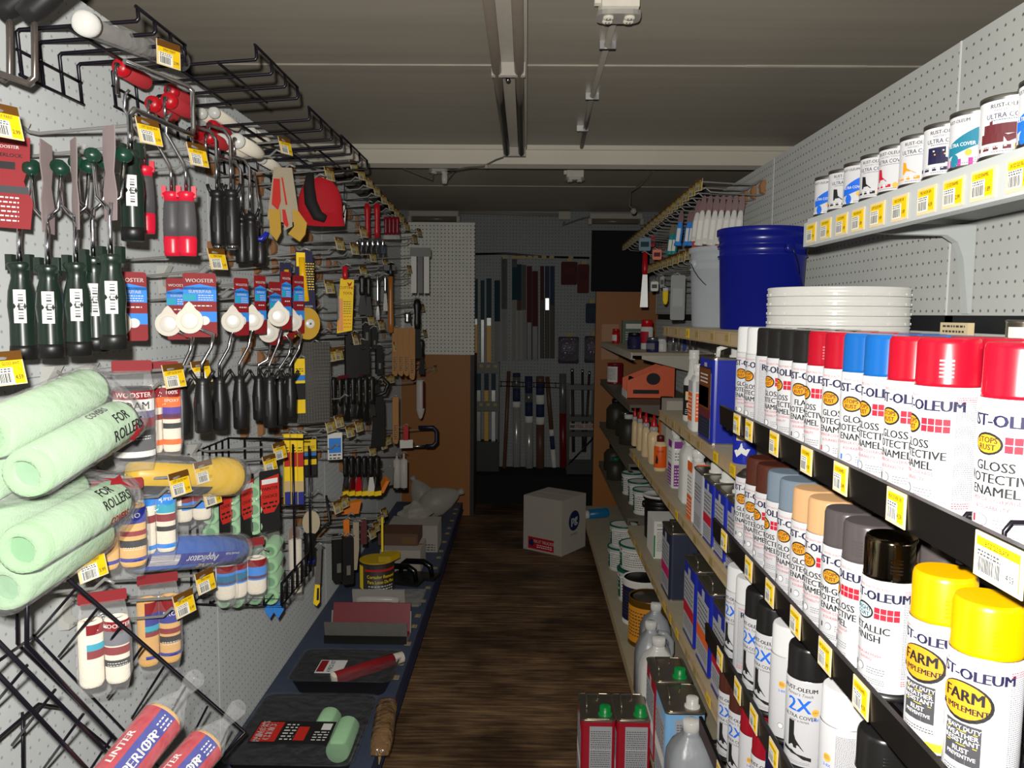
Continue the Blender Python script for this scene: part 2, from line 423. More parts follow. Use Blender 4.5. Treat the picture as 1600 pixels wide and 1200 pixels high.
# ---------------------------------------------------------------- spray paint rack (paint side, nearest bay)
P_navy = mat('print_navy', '#120f38', .5); P_blk = mat('print_black', '#141414', .5); P_red = mat('print_red', '#ae1029', .5)
P_yel = mat('print_yellow', '#d08a12', .5); P_gry = mat('print_grey', '#6f7076', .5); P_wht = mat('print_white', '#d6d5d0', .4)
P_blu = mat('print_blue', '#1560c8', .5); P_teal = mat('print_teal', '#176f86', .5); P_gold = mat('print_gold', '#d9a542', .45)
P_lblu = mat('print_pale_blue', '#a9c2c6', .45); P_mag = mat('print_magenta', '#a62b86', .5); P_dk = mat('print_charcoal', '#3b3b3f', .5)
P_brn = mat('print_maroon', '#5a1c22', .5); P_byel = mat('print_bright_yellow', '#f2d21c', .5)
M_can = mat('can_white', '#bfbfc0', .3, vary=.02, coat=.3)
LP = [P_navy, P_blk, P_red, P_yel, P_gry, P_wht, P_blu, P_gold, P_lblu, P_dk, P_byel]
R = .033; CH = .2; CAPH = .05
_can = {}
def can_meshes():
    b = MB()
    b.lathe([(.0305, 0), (.0325, .002), (.0325, .006), (.031, .0085), (R, .011), (R, .146), (.0325, .149), (.029, .153)], 44, 0, True, None, True, [1, 1, 1, 1, 0, 0, 1])
    _can['body'] = b.mesh('body', [M_can, M_steel])
    c = MB()
    c.lathe([(.0322, .149), (.0322, .153), (.0318, .155), (.0314, .194), (.0300, .1985), (.0285, CH)], 32)
    for k in range(5): c.box(.0305, .0325, -.007, .007, .176 - k * .0042, .178 - k * .0042, 0, Matrix.Rotation(.9, 4, 'Z'))
    _can['cap'] = c
can_meshes()
def grid_print(m, W, x, y, n=4, s=.0068):
    for i in range(n):
        for j in range(2): m.prect(W, x + i * s * 1.12, x + i * s * 1.12 + s, y + j * s * 1.12, y + j * s * 1.12 + s, 2)
def small_back(m, W, seed):
    for x0 in (.041, -.064):
        m.plines(W, x0, x0 + .024, .139, .134, .0022, .0008, 2, seed); m.plines(W, x0, x0 + .024, .132, .03, .0021, .0009, 4, seed + 1); m.plines(W, x0, x0 + .02, .027, .02, .0024, .0009, 2, seed)
def label_stops(kind):
    """enamel label: name, yellow oval, red squares, three lines"""
    W = cylmap(R + .0003); m = MB()
    m.ptext(W, 'TRUSTED QUALITY SINCE 1921', 0, .139, .0038, 2, 0, .9)
    m.ptext(W, 'RUST-OLEUM', 0, .1285, .016, 0, .06)
    m.poval(W, -.010, .1075, .0155, .0105, 1); m.poval(cylmap(R + .0007), -.010, .1075, .0134, .0084, 8 if kind == 'chrome' else 3)
    a, b = ('BRIGHT', 'COAT') if kind == 'chrome' else ('STOPS', 'RUST')
    W2 = cylmap(R + .0011)
    m.ptext(W2, a, -.010, .1108, .0074, 1, .03); m.ptext(W2, b, -.010, .1042, .0074, 1, .03)
    grid_print(m, W, .0065, .101)
    if kind == 'chrome': t3 = ('METALLIC', 'FINISH', '')
    elif kind == 'flat': t3 = ('FLAT', 'PROTECTIVE', 'ENAMEL')
    elif kind == 'semi': t3 = ('SEMI-GLOSS', 'PROTECTIVE', 'ENAMEL')
    else: t3 = ('GLOSS', 'PROTECTIVE', 'ENAMEL')
    for i, s in enumerate(t3):
        if s: m.ptext(W, s, -.003, .087 - i * .0115, .0126, 1, .035)
    if kind == 'chrome': m.ptext(W, 'MIRROR-LIKE FINISH', -.003, .055, .0045, 2); m.ptext(W, 'SHINING', -.003, .049, .0045, 2)
    else: m.ptext(W, 'SUPERIOR COVERAGE', -.003, .056, .0052, 2); m.ptext(W, '& DURABILITY', -.003, .049, .0052, 2)
    m.prect(W, -.024, -.012, .033, .040, {'blue': 6, 'red': 2}.get(kind, 9)); m.poval(W, -.010, .0365, .0052, .0052, 4); m.poval(W2, -.010, .0365, .0043, .0043, 5)
    m.plines(W, .0, .022, .039, .031, .0032, .0011, 4, 5); m.plines(W, -.022, .022, .0255, .02, .0026, .0009, 4, 6)
    m.ptext(W, 'NET WT 12 OZ (340g)', 0, .0145, .0042, 4)
    small_back(m, W, 11)
    return m.mesh('label_print', LP)
def label_2x(kind):
    W = cylmap(R + .0003); W2 = cylmap(R + .0006); m = MB()
    m.ptext(W, 'RUST-OLEUM', 0, .135, .0092, 1, .045); m.ptext(W, "Painter's Touch", 0, .1265, .0068, 1, 0, 1, .3)
    m.ptext(W, '2X', 0, .108, .031, 6, .03); m.ptext(W, 'ULTRA COVER', .001, .0905, .0082, 1, .02); m.ptext(W, 'PAINT & PRIMER', .001, .0835, .0044, 1)
    m.prect(W, -.022, .022, .0875, .0878, 4)
    m.poval(W, .026, .101, .006, .006, 7); m.ptext(W2, 'DRY', .026, .101, .004, 1); m.ptext(W, '2-8X', .026, .089, .006, 6, .02)
    m.ppoly(W, [(-.016, .082), (-.006, .082), (-.007, .064), (-.002, .05), (.011, .0365), (-.004, .0385), (-.016, .04)], 1)
    m.ppoly(W, [(-.026, .037), (-.01, .034), (.01, .029), (.022, .027), (.022, .021), (.01, .023), (-.01, .028), (-.026, .031)], 1)
    m.plines(W, -.02, .02, .018, .013, .0026, .0009, 4, 3); small_back(m, W, 23)
    return m.mesh('label_print', LP)
def label_plain():
    W = cylmap(R + .0003); W2 = cylmap(R + .0006); m = MB()
    m.poval(W, -.006, .103, .0062, .0062, 7); m.plines(W2, -.010, -.002, .106, .1, .002, .0007, 1, 2); m.ptext(W, '2-8X', -.006, .092, .006, 6, .02)
    m.plines(W, .006, .032, .139, .03, .0021, .0009, 4, 31); m.poval(W, -.006, .032, .005, .005, 4); m.poval(W2, -.006, .032, .0042, .0042, 5); small_back(m, W, 9)
    return m.mesh('label_print', LP)
def label_back():
    """the side of the can that carries only small print"""
    W = cylmap(R + .0003); m = MB()
    m.plines(W, -.02, .012, .142, .138, .0022, .0009, 2, 1); m.plines(W, -.02, .012, .136, .03, .0021, .00095, 4, 2); m.plines(W, -.02, .012, .028, .02, .0024, .001, 2, 3)
    m.ptext(W, 'RUST-OLEUM', .036, .1285, .0158, 0, .05)
    return m.mesh('label_print', LP)
def label_farm():
    W = cylmap(R + .0003); W2 = cylmap(R + .0007); W3 = cylmap(R + .0012); m = MB()
    m.ptext(W, 'TRUSTED QUALITY SINCE 1921', 0, .139, .0038, 9, 0, .9); m.ptext(W, 'RUST-OLEUM', 0, .1305, .0145, 0, .06)
    m.poval(W, 0, .1035, .0275, .020, 1, 24); m.poval(W2, -.001, .1045, .0255, .0175, 3, 24)
    m.ptext(W3, 'FARM', 0, .109, .0165, 1, .05, .92); m.ptext(W3, '& IMPLEMENT', 0, .0965, .0085, 1, .045, .88)
    m.prect(W, -.018, .018, .042, .082, 9, 4)
    for i, s in enumerate(('HEAVY DUTY', 'WEATHER', 'RESISTANT', 'RUST', 'PREVENTIVE')):
        m.ptext(W2, s, 0, (.0775, .0705, .0645, .0555, .0495)[i], (.0058, .0068, .0068, .0068, .0052)[i], 5, .02)
    for yy in (.0742, .0603): m.prect(W2, -.015, .015, yy, yy + .0006, 10, 2)
    m.plines(W, -.018, .018, .036, .03, .003, .001, 1, 4)
    m.prect(W, -.05, .05, .0135, .0225, 10, 12)
    small_back(m, W, 17)
    return m.mesh('label_print', LP)
LABELS = {'gloss': label_stops('gloss'), 'red': label_stops('red'), 'blue': label_stops('blue'), 'flat': label_stops('flat'), 'semi': label_stops('semi'), 'chrome': label_stops('chrome'),
          '2x': label_2x('2x'), 'plain': label_plain(), 'back': label_back(), 'farm': label_farm()}
CAPS = {'white': '#cbcbca', 'black': '#1b1a19', 'red': '#9d0a20', 'blue': '#0f5598', 'brown': '#4a251b', 'grey': '#6d7a86', 'tan': '#c39a6e', 'charcoal': '#4c4646', 'yellow': '#c79500',
        'chrome': None, 'dark red': '#8c0f1f', 'navy': '#171534', 'orange': '#e05a14'}
_capm = {}
def cap_mesh(c):
    if c not in _capm:
        mm = mat('cap_chrome', '#8f7f68', .08, 1., vary=.05) if c == 'chrome' else mat('cap_' + c.replace(' ', '_'), CAPS[c], .28, vary=.03, coat=.4)
        _capm[c] = _can['cap'].mesh('cap', mm)
    return _capm[c]
def spray_can(x, y, z, capc, lab, rot, label, group='spray paint cans on the rack', s=1.):
    """rot: how far the label's centre is turned away from the viewer, degrees, positive towards the viewer's left-hand side"""
    a = math.atan2(-y, -x) - math.radians(rot)
    t = thing('spray_can', label, 'spray can', TR(x, y, z, rz=a, s=s), group)
    link('body', _can['body'], t)
    if capc: link('cap', cap_mesh(capc), t)
    else:
        n = MB(); n.lathe([(.029, .153), (.02, .162), (.012, .166), (.006, .168), (.006, .178), (0, .178)], 20); n.build('nozzle', M_steel, t)
    if lab: link('label_print', LABELS[lab], t)
    return t
XC = .455
RAILX = .41
DECK = [H - .222, H - .468, H - .716, H - .948, H - 1.18]
ZEND = [1.66, 1.69, 1.73, 1.76, 1.76]
LEVEL = ['top', 'second', 'third', 'fourth', 'bottom']
M_rail = mat('black_rail', '#0f0e0d', .3, vary=.3, scale=20)
P_tagw = mat('tag_white', '#d8d7ce', .4); P_tagy = mat('tag_yellow', '#d9b40f', .45); P_ink = mat('tag_ink', '#3a3936', .6)
M_hold = mat('tag_holder', '#cdbb93', .35, vary=.1)
TAGM = [P_tagw, P_tagy, P_ink, M_hold]
def tag_print(m, W, w, h, seed=0, edge=True):
    """yellow-and-white shelf ticket, w by h, in its clear holder"""
    rg = random.Random(seed)
    if edge: m.prect(W, -w / 2 - .004, w / 2 + .004, -h / 2 - .004, h / 2 + .004, 3)
    W2 = lambda x, y, f=W: f(x, y)
    return m
def ticket(seed, w=.046, h=.03, whole='split', edge=True):
    """a ticket as a mesh facing +X of its own frame... label right = +Y, label up = +Z"""
    rg = random.Random(seed); m = MB()
    if edge: m.box(-.001, .0004, -w / 2 - .004, w / 2 + .004, -h / 2 - .004, h / 2 + .004, 3)
    m.box(0, .0009, -w / 2, w / 2, -h / 2, h / 2, 1)
    W = lambda x, y: (.0012, x, y); W2 = lambda x, y: (.0015, x, y)
    if whole == 'split': m.prect(W, -w / 2, w * .16, -h / 2, h * .2, 0)
    elif whole == 'white': m.prect(W, -w / 2, w / 2, -h / 2, h * .26, 0)
    m.ptext(W2, rg.choice(('1/2PT GLOSS WHT', '12 OZ ENAMEL', '8 OZ GLS BLACK', 'SPRAY PAINT', 'RLR COVER 3/8', 'PEG HOOK 6IN')), 0, h * .36, h * .2, 2, .01, .72)
    m.plines(W2, -w * .45, w * .1, h * .16, h * .02, h * .1, h * .05, 2, seed)
    x = -w * .44
    while x < w * .06:
        q = rg.uniform(.0006, .0018); m.prect(W2, x, x + q, -h * .44, -h * .04, 2); x += q + rg.uniform(.0005, .0014)
    m.ptext(W2, rg.choice(('2.99', '4.59', '3.49', '5.99', '1.89')), w * .32, -h * .25, h * .26, 2, .015, .8)
    return m
for L in range(5):
    zt = DECK[L] + .037
    t = thing('spray_rack_shelf', f'black gravity rack shelf, {LEVEL[L]} of the spray paint levels', 'shelf', (0, 0, DECK[L]), 'spray paint rack levels')
    z1 = ZEND[L]
    m = MB()
    for k in range(12):
        xx = RAILX + .012 + k * .035; m.box(xx, xx + .004, .3, z1 - .02, -.006, -.0005)
    for yy in (.32, .75, 1.2, z1 - .03): m.box(RAILX + .004, .84, yy, yy + .006, -.012, -.006)
    m.build('wire_deck', M_bwire, t)
    m = MB()
    prof = [(RAILX - .004, -.004), (RAILX, -.006), (RAILX + .003, -.004), (RAILX + .003, .034), (RAILX, .037), (RAILX - .006, .036)]
    V = [(x, yy, z) for yy in (.28, z1) for x, z in prof]; n = len(prof)
    m.add(V, [tuple(reversed(range(n))), tuple(range(n, 2 * n))] + [(i, (i + 1) % n, n + (i + 1) % n, n + i) for i in range(n)])
    m.build('price_rail', M_rail, t)
    # tickets along the rail
    px = {0: [1153, 1172, 1211, 1262, 1315, 1402], 1: [1133, 1172, 1205, 1245, 1291, 1347], 2: [1127, 1155, 1180, 1211], 3: [1127, 1140], 4: []}[L]
    py = {0: [642, 657, 683, 710, 745, 795, 878], 1: [820, 858, 900, 950, 1010, 1085], 2: [990, 1040, 1088, 1150], 3: [1150, 1170], 4: []}[L]
    for i, (a, b_) in enumerate(zip(px, py)):
        p = at(a, b_, X=RAILX - .005)
        o = ticket(L * 10 + i, .036, .03).build('price_ticket', TAGM, t)
        o.matrix_local = Matrix.Translation((RAILX - .0068, p.y, .016)) @ Matrix.Rotation(PI, 4, 'Z')
    if L == 0:
        o = ticket(77, .062, .032, 'white').build('price_ticket', TAGM, t); p = at(1563, 870, X=RAILX - .005)
        o.matrix_local = Matrix.Translation((RAILX - .0068, p.y, .014)) @ Matrix.Rotation(PI, 4, 'Z')
NTH = ['first', 'second', 'third', 'fourth', 'fifth', 'sixth', 'seventh', 'eighth', 'ninth', 'tenth', 'eleventh', 'twelfth', 'thirteenth']
row1 = [(.739, 'red', 'red', 12), (.867, 'red', 'gloss', 38), (.934, 'red', 'gloss', 22), (1.001, 'blue', 'blue', 30), (1.068, 'blue', 'blue', 2), (1.135, 'red', 'red', 10), (1.202, 'red', 'gloss', 42),
        (1.269, 'black', 'flat', 6), (1.336, 'black', 'gloss', 40), (1.403, 'black', 'gloss', 26), (1.47, 'black', 'back', 0), (1.537, 'white', 'gloss', 22), (1.604, 'white', 'gloss', 10)]
for i, (yy, c, l, r) in enumerate(row1):
    spray_can(XC, yy, DECK[0], c, l, r + 16, f'{c}-capped white spray can, {NTH[i]} from the near end of the top rack level')
    if 0 < i: spray_can(XC + .0695, yy + .002, DECK[0], c, None, 0, f'{c}-capped spray can hidden behind the {NTH[i]} can of the top rack level')
row2 = [(.757, 'yellow', 'farm', 14), (.838, 'yellow', 'farm', 20), (.975, 'chrome', 'chrome', 24), (1.042, 'charcoal', 'semi', 60), (1.109, 'charcoal', 'semi', 4), (1.176, 'tan', 'gloss', 24), (1.243, 'tan', 'gloss', 4),
        (1.31, 'grey', 'gloss', 12), (1.377, 'grey', 'gloss', 40), (1.444, 'brown', 'gloss', 30), (1.511, 'brown', 'gloss', 8), (1.58, None, 'gloss', 4)]
for i, (yy, c, l, r) in enumerate(row2):
    what = {'yellow': 'yellow-capped implement paint spray can', 'chrome': 'mirror-chrome-capped spray can'}.get(c, f'{c}-capped white spray can' if c else 'uncapped white spray can')
    spray_can(XC - (.006 if c == 'yellow' else 0), yy, DECK[1], c, l, r + 16, f'{what}, {NTH[i]} from the near end of the second rack level', s=1.0)
    c2 = 'charcoal' if c == 'chrome' else c
    if c and i > 1: spray_can(XC + .0695, yy + .003, DECK[1], c2, None, 0, f'{c2}-capped spray can behind the {NTH[i]} can of the second rack level')
row3 = [(.97, 'black', '2x', 30), (1.09, 'white', 'plain', 20), (1.235, 'black', '2x', 14), (1.318, 'white', 'plain', 4), (1.41, 'black', '2x', 30), (1.486, 'black', '2x', 34), (1.556, 'white', 'back', 6), (1.625, 'white', '2x', 34)]
for i, (yy, c, l, r) in enumerate(row3):
    spray_can(XC, yy, DECK[2], c, l, r + 8, f'{c}-capped white spray can, {NTH[i]} from the near end of the third rack level')
    if i in (0, 2, 4, 5): spray_can(XC + .0695, yy + .003, DECK[2], c, None, 0, f'{c}-capped spray can behind the {NTH[i]} can of the third rack level')
row4 = [(1.26, 'navy', '2x', 20), (1.33, 'navy', '2x', 20), (1.41, 'dark red', '2x', 24), (1.49, 'dark red', 'plain', 10), (1.575, 'brown', '2x', 34), (1.66, 'brown', '2x', 30)]
for i, (yy, c, l, r) in enumerate(row4):
    spray_can(XC - .0, yy, DECK[3], c, l, r, f'{c}-capped white spray can, {NTH[i]} from the near end of the fourth rack level')
# wire dividers that stand up at the rack fronts
def divider(px, py, L, w, h, label):
    p = at(px, py, X=RAILX + .012)
    z0 = DECK[L] + .001
    t = thing('wire_divider', label, 'divider', (RAILX + .013, p.y, z0), 'wire dividers on the spray rack')
    m = MB(); m.tube([(0, 0, 0), (0, 0, h - .008), (.006, 0, h), (w - .006, -.0, h), (w, -.0, h - .008), (w, 0, 0)], .0022, 6); m.build('wire_loop', M_bwire, t)
divider(1500, 800, 0, .3, .032, 'low black wire divider between red cans on the top rack level')
divider(1568, 820, 0, .3, .042, 'black wire divider nearest the viewer on the top rack level')
divider(1424, 1090, 1, .3, .05, 'black wire divider beside the chrome-capped can')
divider(1268, 1180, 2, .3, .036, 'black wire divider in front of the third rack level')

# ---------------------------------------------------------------- white shelf of half-pint cans on the pegboard
XS = .565; zS = H + .187
t = thing('wall_shelf', 'white metal shelf of small paint cans on the pegboard', 'shelf', (XS, 0, zS))
m = MB(); m.box(.004, .278, .3, 1.655, -.004, .009); m.build('deck', mat('white_shelf', '#a9adab', .42, vary=.04), t)
m = MB(); m.box(-.003, .004, .3, 1.655, -.047, 0); m.box(.004, .02, .3, 1.655, -.047, -.043); m.build('price_rail', mat('white_shelf', '#a9adab', .42), t)
m = MB(); Tb = Matrix(((1, 0, 0, 0), (0, 0, -1, 0), (0, 1, 0, 0), (0, 0, 0, 1)))
m.prism([(.283, -.012), (.283, -.18), (.276, -.18), (.262, -.075), (.25, -.045), (.23, -.032), (.12, -.03), (.02, -.022), (.02, -.012)], -1.567, -1.545, 0, Tb)
m.build('bracket', mat('white_shelf', '#a9adab', .42), t)
for i, px in enumerate((1261, 1283, 1307, 1332, 1361, 1395, 1435, 1475, 1519, 1575)):
    yy = XS * 1250 / (px - 822)
    o = ticket(100 + i, .044, .03).build('price_ticket', TAGM, t); o.matrix_local = Matrix.Translation((-.0045, yy, -.0235)) @ Matrix.Rotation(PI, 4, 'Z')
HP = [P_navy, P_blk, P_red, P_yel, P_gry, P_wht, P_blu, P_gold, P_teal, P_mag, P_dk, P_brn]
def half_pint(yy, kind, col, label, rot=0):
    x = XS + .004 + .044; r = .0365
    a = math.atan2(-yy, -x) - math.radians(rot)
    t = thing('paint_can', label, 'paint can', TR(x, yy, zS + .0095, rz=a), 'half-pint paint cans on the white shelf')
    m = MB(); m.lathe([(.0355, 0), (r, .002), (r, .005), (.0357, .007), (.0357, .073), (r, .075), (r, .0795), (.0345, .0795), (.0335, .076), (0, .0755)], 26, 0, True, None, True, [1, 1, 1, 0, 1, 1, 1, 1, 1])
    m.build('body', [M_can, M_steel], t)
    W = cylmap(.036); W2 = cylmap(.0363); m = MB()
    if kind == 'swoosh':
        for k in range(16):
            x0 = -.034 + .084 * k / 16; x1_ = x0 + .084 / 16; t0, t1 = k / 16, (k + 1) / 16
            lo = lambda q: .020 + .027 * q ** 1.3; hi = lambda q: .034 + .0375 * q ** .9
            m.add([W(x0, lo(t0)), W(x1_, lo(t1)), W(x1_, hi(t1)), W(x0, hi(t0))], [(0, 1, 2, 3)], col)
        m.ptext(W2, 'ULTRA COVER', -.012, .0345, .0068, 5, .02, .9); m.ptext(W, 'RUST-OLEUM', -.018, .066, .006, 1, .02)
        m.poval(W2, .0, .023, .0045, .0045, 7); m.poval(W, -.02, .014, .007, .009, col, 12)
        m.plines(W, .008, .024, .016, .012, .003, .001, 4, 3)
        m.prect(W, -.04, .045, .007, .0115 if col != 8 else .016, 9 if col == 8 else 10 if yy < 1 else 5, 6)
    else:
        m.ptext(W, 'RUST-OLEUM', .0, .066, .0072, 1, .02); m.ptext(W, "PAINTER'S TOUCH", 0, .0605, .004, 4); m.ptext(W, 'ULTRA COVER', 0, .0535, .0085, 0, .01, .95); m.plines(W, -.02, .02, .049, .047, .002, .0008, 0, 2)
        if kind == 'chair': m.prect(W, -.03, .016, .031, .044, col, 6); m.prect(W, -.034, -.004, .021, .033, col, 4); m.ppoly(W, [(-.006, .031), (.01, .031), (.02, .021), (.0, .021)], col); m.prect(W, -.022, -.018, .044, .048, col)
        elif kind == 'bench': m.prect(W, -.024, .002, .022, .045, col, 4); m.ppoly(W, [(-.006, .032), (.004, .03), (.012, .022), (-.006, .022)], col); m.prect(W2, -.016, .0, .039, .041, 5); m.prect(W2, -.014, .002, .034, .036, 7)
        elif kind == 'tent': m.ppoly(W, [(-.024, .04), (-.018, .038), (-.016, .03), (.0, .021), (-.024, .021)], col)
        else: m.ppoly(W, [(-.022, .043), (-.014, .042), (-.012, .03), (-.002, .022), (-.022, .022)], col)
        m.prect(W, -.04, .04, .0125, .0172, col, 6); m.plines(W2, -.03, .0, .0165, .0145, .004, .0012, 5, 4); m.poval(W2, .012, .0148, .0045, .0045, 7)
    m.plines(W, -.018, .024, .0105, .0085, .004, .0009, 4, 5)
    m.build('label_print', HP, t)
for (yy, k, c, lb, r) in [(.969, 'swoosh', 6, 'small paint can with blue swoosh and grey foot band, nearest on the white shelf', 20), (1.05, 'chair', 11, 'small paint can with dark red armchair picture on the white shelf', 6),
                       (1.124, 'swoosh', 8, 'small paint can with teal swoosh and magenta foot band', 18), (1.197, 'bench', 0, 'small paint can with dark purple bench picture and navy stripe', 12),
                       (1.272, 'tent', 3, 'small paint can with yellow picture and yellow stripe', 16), (1.346, 'cat', 2, 'small paint can with red stripe between yellow and black striped cans', 34),
                       (1.42, 'cat', 1, 'small paint can with black figure, beside the red-striped can', 24), (1.4935, 'swoosh', 6, 'small paint can with blue swoosh between two black-striped cans', 14),
                       (1.567, 'cat', 1, 'small paint can with black figure near the far shelf end', 10), (1.6405, 'swoosh', 6, 'small paint can with blue swoosh, last at the far shelf end', 14)]:
    half_pint(yy, k, c, lb, r)
# ---------------------------------------------------------------- paint side, further down: shelves of glue, thinner and buckets
M_tan = mat('tan_enamel', '#a38e6d', .5, vary=.18, scale=14)
M_deck = mat('shelf_deck', '#9a9079', .55, vary=.15, scale=20)
P_old = mat('tag_aged', '#9d8752', .5, vary=.2, scale=60)
M_blue = mat('royal_blue', '#1d2b9c', .3, vary=.05); M_bluep = mat('bucket_blue', '#121b78', .28, vary=.06, scale=10)
M_tin = mat('tinplate', '#a29a8a', .28, .9, vary=.12); M_orange = mat('orange_print', '#dd5a14', .45); M_cream = mat('cream_plastic', '#d8bf93', .4, vary=.04)
M_redp = mat('red_plastic', '#b81420', .35, vary=.06); M_green = mat('green_cap', '#0c8a3c', .35); M_dgreen = mat('dark_green_lid', '#0f5a46', .4, vary=.08); M_ink = mat('label_ink', '#4a4a4c', .6)
M_pur = mat('purple_print', '#7c1f83', .45); M_grylab = mat('grey_label', '#a2a2a6', .5, vary=.05); M_lblue = mat('pale_blue_print', '#7fb0d8', .4); M_pink = mat('pink_print', '#c41d62', .45); M_wlab = mat('paper_label', '#d9d7cf', .55, vary=.04)
M_card = mat('cardboard_white', '#a59d92', .7, vary=.05); M_kraft = mat('kraft_board', '#a06c35', .7, vary=.1); M_dkbrn = mat('dark_brown_plastic', '#241a16', .5)
M_orangebd = mat('orange_board', '#a8681c', .55, vary=.12, scale=3); M_pale = mat('bare_board', '#c79b78', .7, vary=.08, scale=6)
M_hdpe = film('milky_plastic', '#b4b9bc', .62, .35, .1); M_clear = film('clear_film', '#ffffff', .045, .08, .5); M_bag = film('crinkled_film', '#ffffff', .12, .1, 1.)
EXT = [P_wht, P_ink, P_red, P_yel, P_blu, P_blk, M_orange, M_grylab, M_pur, M_lblue, M_pink, M_wlab, P_byel, M_green, P_navy, M_cream]

def metal_shelf(label, x0, ya, yb, z, rail=.032, nt=0, side=1, xw=None, deckm=None, railm=None, ticks=True, split=None):
    """shelf with its front rail at x0; side +1: wall at larger x"""
    t = thing('metal_shelf', label, 'shelf', (x0, (ya + yb) / 2, z), 'tan metal shelves on the paint side')
    h = (yb - ya) / 2; w = (XR - .002 if xw is None else xw) - x0
    m = MB(); m.box(.006, w, -h, h, -.014, 0); m.build('deck', deckm or M_deck, t)
    m = MB(); m.box(0, .006, -h, h, -rail, 0); m.box(0, .018, -h, h, -rail - .002, -rail + .002); m.box(-.004, 0, -h, h, -rail + .001, -rail + .005); m.box(-.004, 0, -h, h, -.003, 0); m.build('price_rail', railm or M_tan, t)
    for s in (-1, 1):
        m = MB(); y0 = s * (h - .006); m.prism([(w, -.014), (w, -.1), (w - .03, -.1), (.05, -.03), (.05, -.014)], -.003, .003, 0, Matrix(((1, 0, 0, 0), (0, 0, -1, y0), (0, 1, 0, 0), (0, 0, 0, 1)))); m.build('bracket', railm or M_tan, t)
    rg = random.Random(int(z * 1000)); y = -h + .08; k = 0
    while ticks and y < h - .05:
        m = MB(); wv = rg.uniform(.036, .05); m.box(-.0052, -.0042, y - wv / 2, y + wv / 2, -rail + .004, -.001, 0)
        W = lambda a, b_: (-.0055, y - a, -rail / 2 + b_)
        m.plines(W, -.016, .012, .008, -.006, .004, .0016, 1, k)
        m.build('price_ticket', [P_old if rg.random() < .6 else P_tagy, P_ink], t); y += rg.uniform(.11, .2); k += 1
    return t
ZS = {1: H - .04, 2: H - .345, 3: H - .62, 4: H - .985}
XF = .49
metal_shelf('tan metal shelf carrying the blue bucket and white lids', XF, 1.70, 2.86, ZS[1])
metal_shelf('tan metal shelf carrying the blue jug-shaped tin and white spray bottle', XF, 1.77, 2.9, ZS[2])
metal_shelf('tan metal shelf carrying glue bottles and the white jug', XF, 1.77, 3.69, ZS[3])
metal_shelf('tan metal shelf carrying blue thinner tins and the white carton', XF, 1.78, 3.69, ZS[4])
ZB = H - 1.285; XBASE = .385
t = thing('base_shelf', 'tan base deck on the paint side, under jugs and tubs', 'shelf', (XBASE, 3.5, 0))
m = MB(); m.box(.004, XR - XBASE, -1.74, 1.8, ZB - .016, ZB); m.build('base_deck', M_deck, t)
m = MB(); m.box(0, .004, -1.74, 1.8, ZB - .04, ZB); m.build('front_rail', M_tan, t)
m = MB(); m.box(.03, .04, -1.74, 1.8, 0, ZB - .016); m.build('kick_plate', M_dark, t)

def tin(x, y, z, w, d, h, sidem, band, capm, label, group=None, face='x', handle=True, broad=None):
    """oblong screw-cap can; w across the aisle, d along it; label on the broad side and the narrow side"""
    t = thing('screw_top_tin', label, 'tin', (x, y, z), group)
    m = MB(); r = min(w, d) * .12
    P = rrect(w, d, r, 3)
    m.prism(P, 0, h - .004, 0)
    Q = rrect(w + .003, d + .003, r, 3); m.prism(Q, h - .005, h, 1); m.prism(Q, 0, .004, 1); m.prism(rrect(w - .012, d - .012, r, 3), h, h + .0015, 1)
    m.build('body', [sidem, M_tin], t)
    m = MB(); m.tube([(s * (w / 2), 0, 0)[:0] or p for p in rr3(w, d, r, h)], .0022, 5, 0, True); m.build('rim', M_tin, t)
    cx, cy = (w * .22, -d * .3)
    m = MB(); m.lathe([(.021, h), (.021, h + .006), (.0165, h + .008), (.0165, h + .026), (.015, h + .028), (0, h + .028)], 14, 0, True, TR(cx, cy, 0)); m.build('cap', capm, t)
    if handle:
        m = MB(); m.tube([(-w * .3, -d * .1, h + .001), (-w * .3, -d * .1, h + .012), (-w * .28, d * .3, h + .014), (w * .1, d * .34, h + .012), (w * .1, d * .34, h + .001)], .003, 6); m.build('handle', M_tin, t)
    m = MB()
    W = flatmap((-w / 2 - .0006, 0, 0), (0, -1, 0), (0, 0, 1)); W2 = flatmap((-w / 2 - .001, 0, 0), (0, -1, 0), (0, 0, 1))
    m.prect(W, -d * .43, d * .43, h * .05, h * .82, 7); m.prect(W2, -d * .43, d * .43, h * .3, h * .45, band); m.prect(W, -d * .1, d * .1, h * .82, h * .93, 7)
    m.plines(W2, -d * .36, d * .34, h * .76, h * .5, h * .06, h * .02, 1, 2); m.plines(W2, -d * .36, d * .36, h * .26, h * .1, h * .04, h * .013, 1, 3)
    W = flatmap((0, -d / 2 - .0006, 0), (1, 0, 0), (0, 0, 1)); W2 = flatmap((0, -d / 2 - .001, 0), (1, 0, 0), (0, 0, 1))
    if broad == 'wide':
        m.prect(W, -w * .26, w * .4, h * .04, h * .92, 7); m.plines(W2, -w * .22, w * .36, h * .86, h * .08, h * .028, h * .009, 1, 5); m.prect(W2, -w * .24, w * .38, h * .62, h * .63, 0)
    m.build('label_print', EXT, t)
    return t
def rr3(w, d, r, h): return [(x, y, h) for x, y in rrect(w + .002, d + .002, r, 3)]
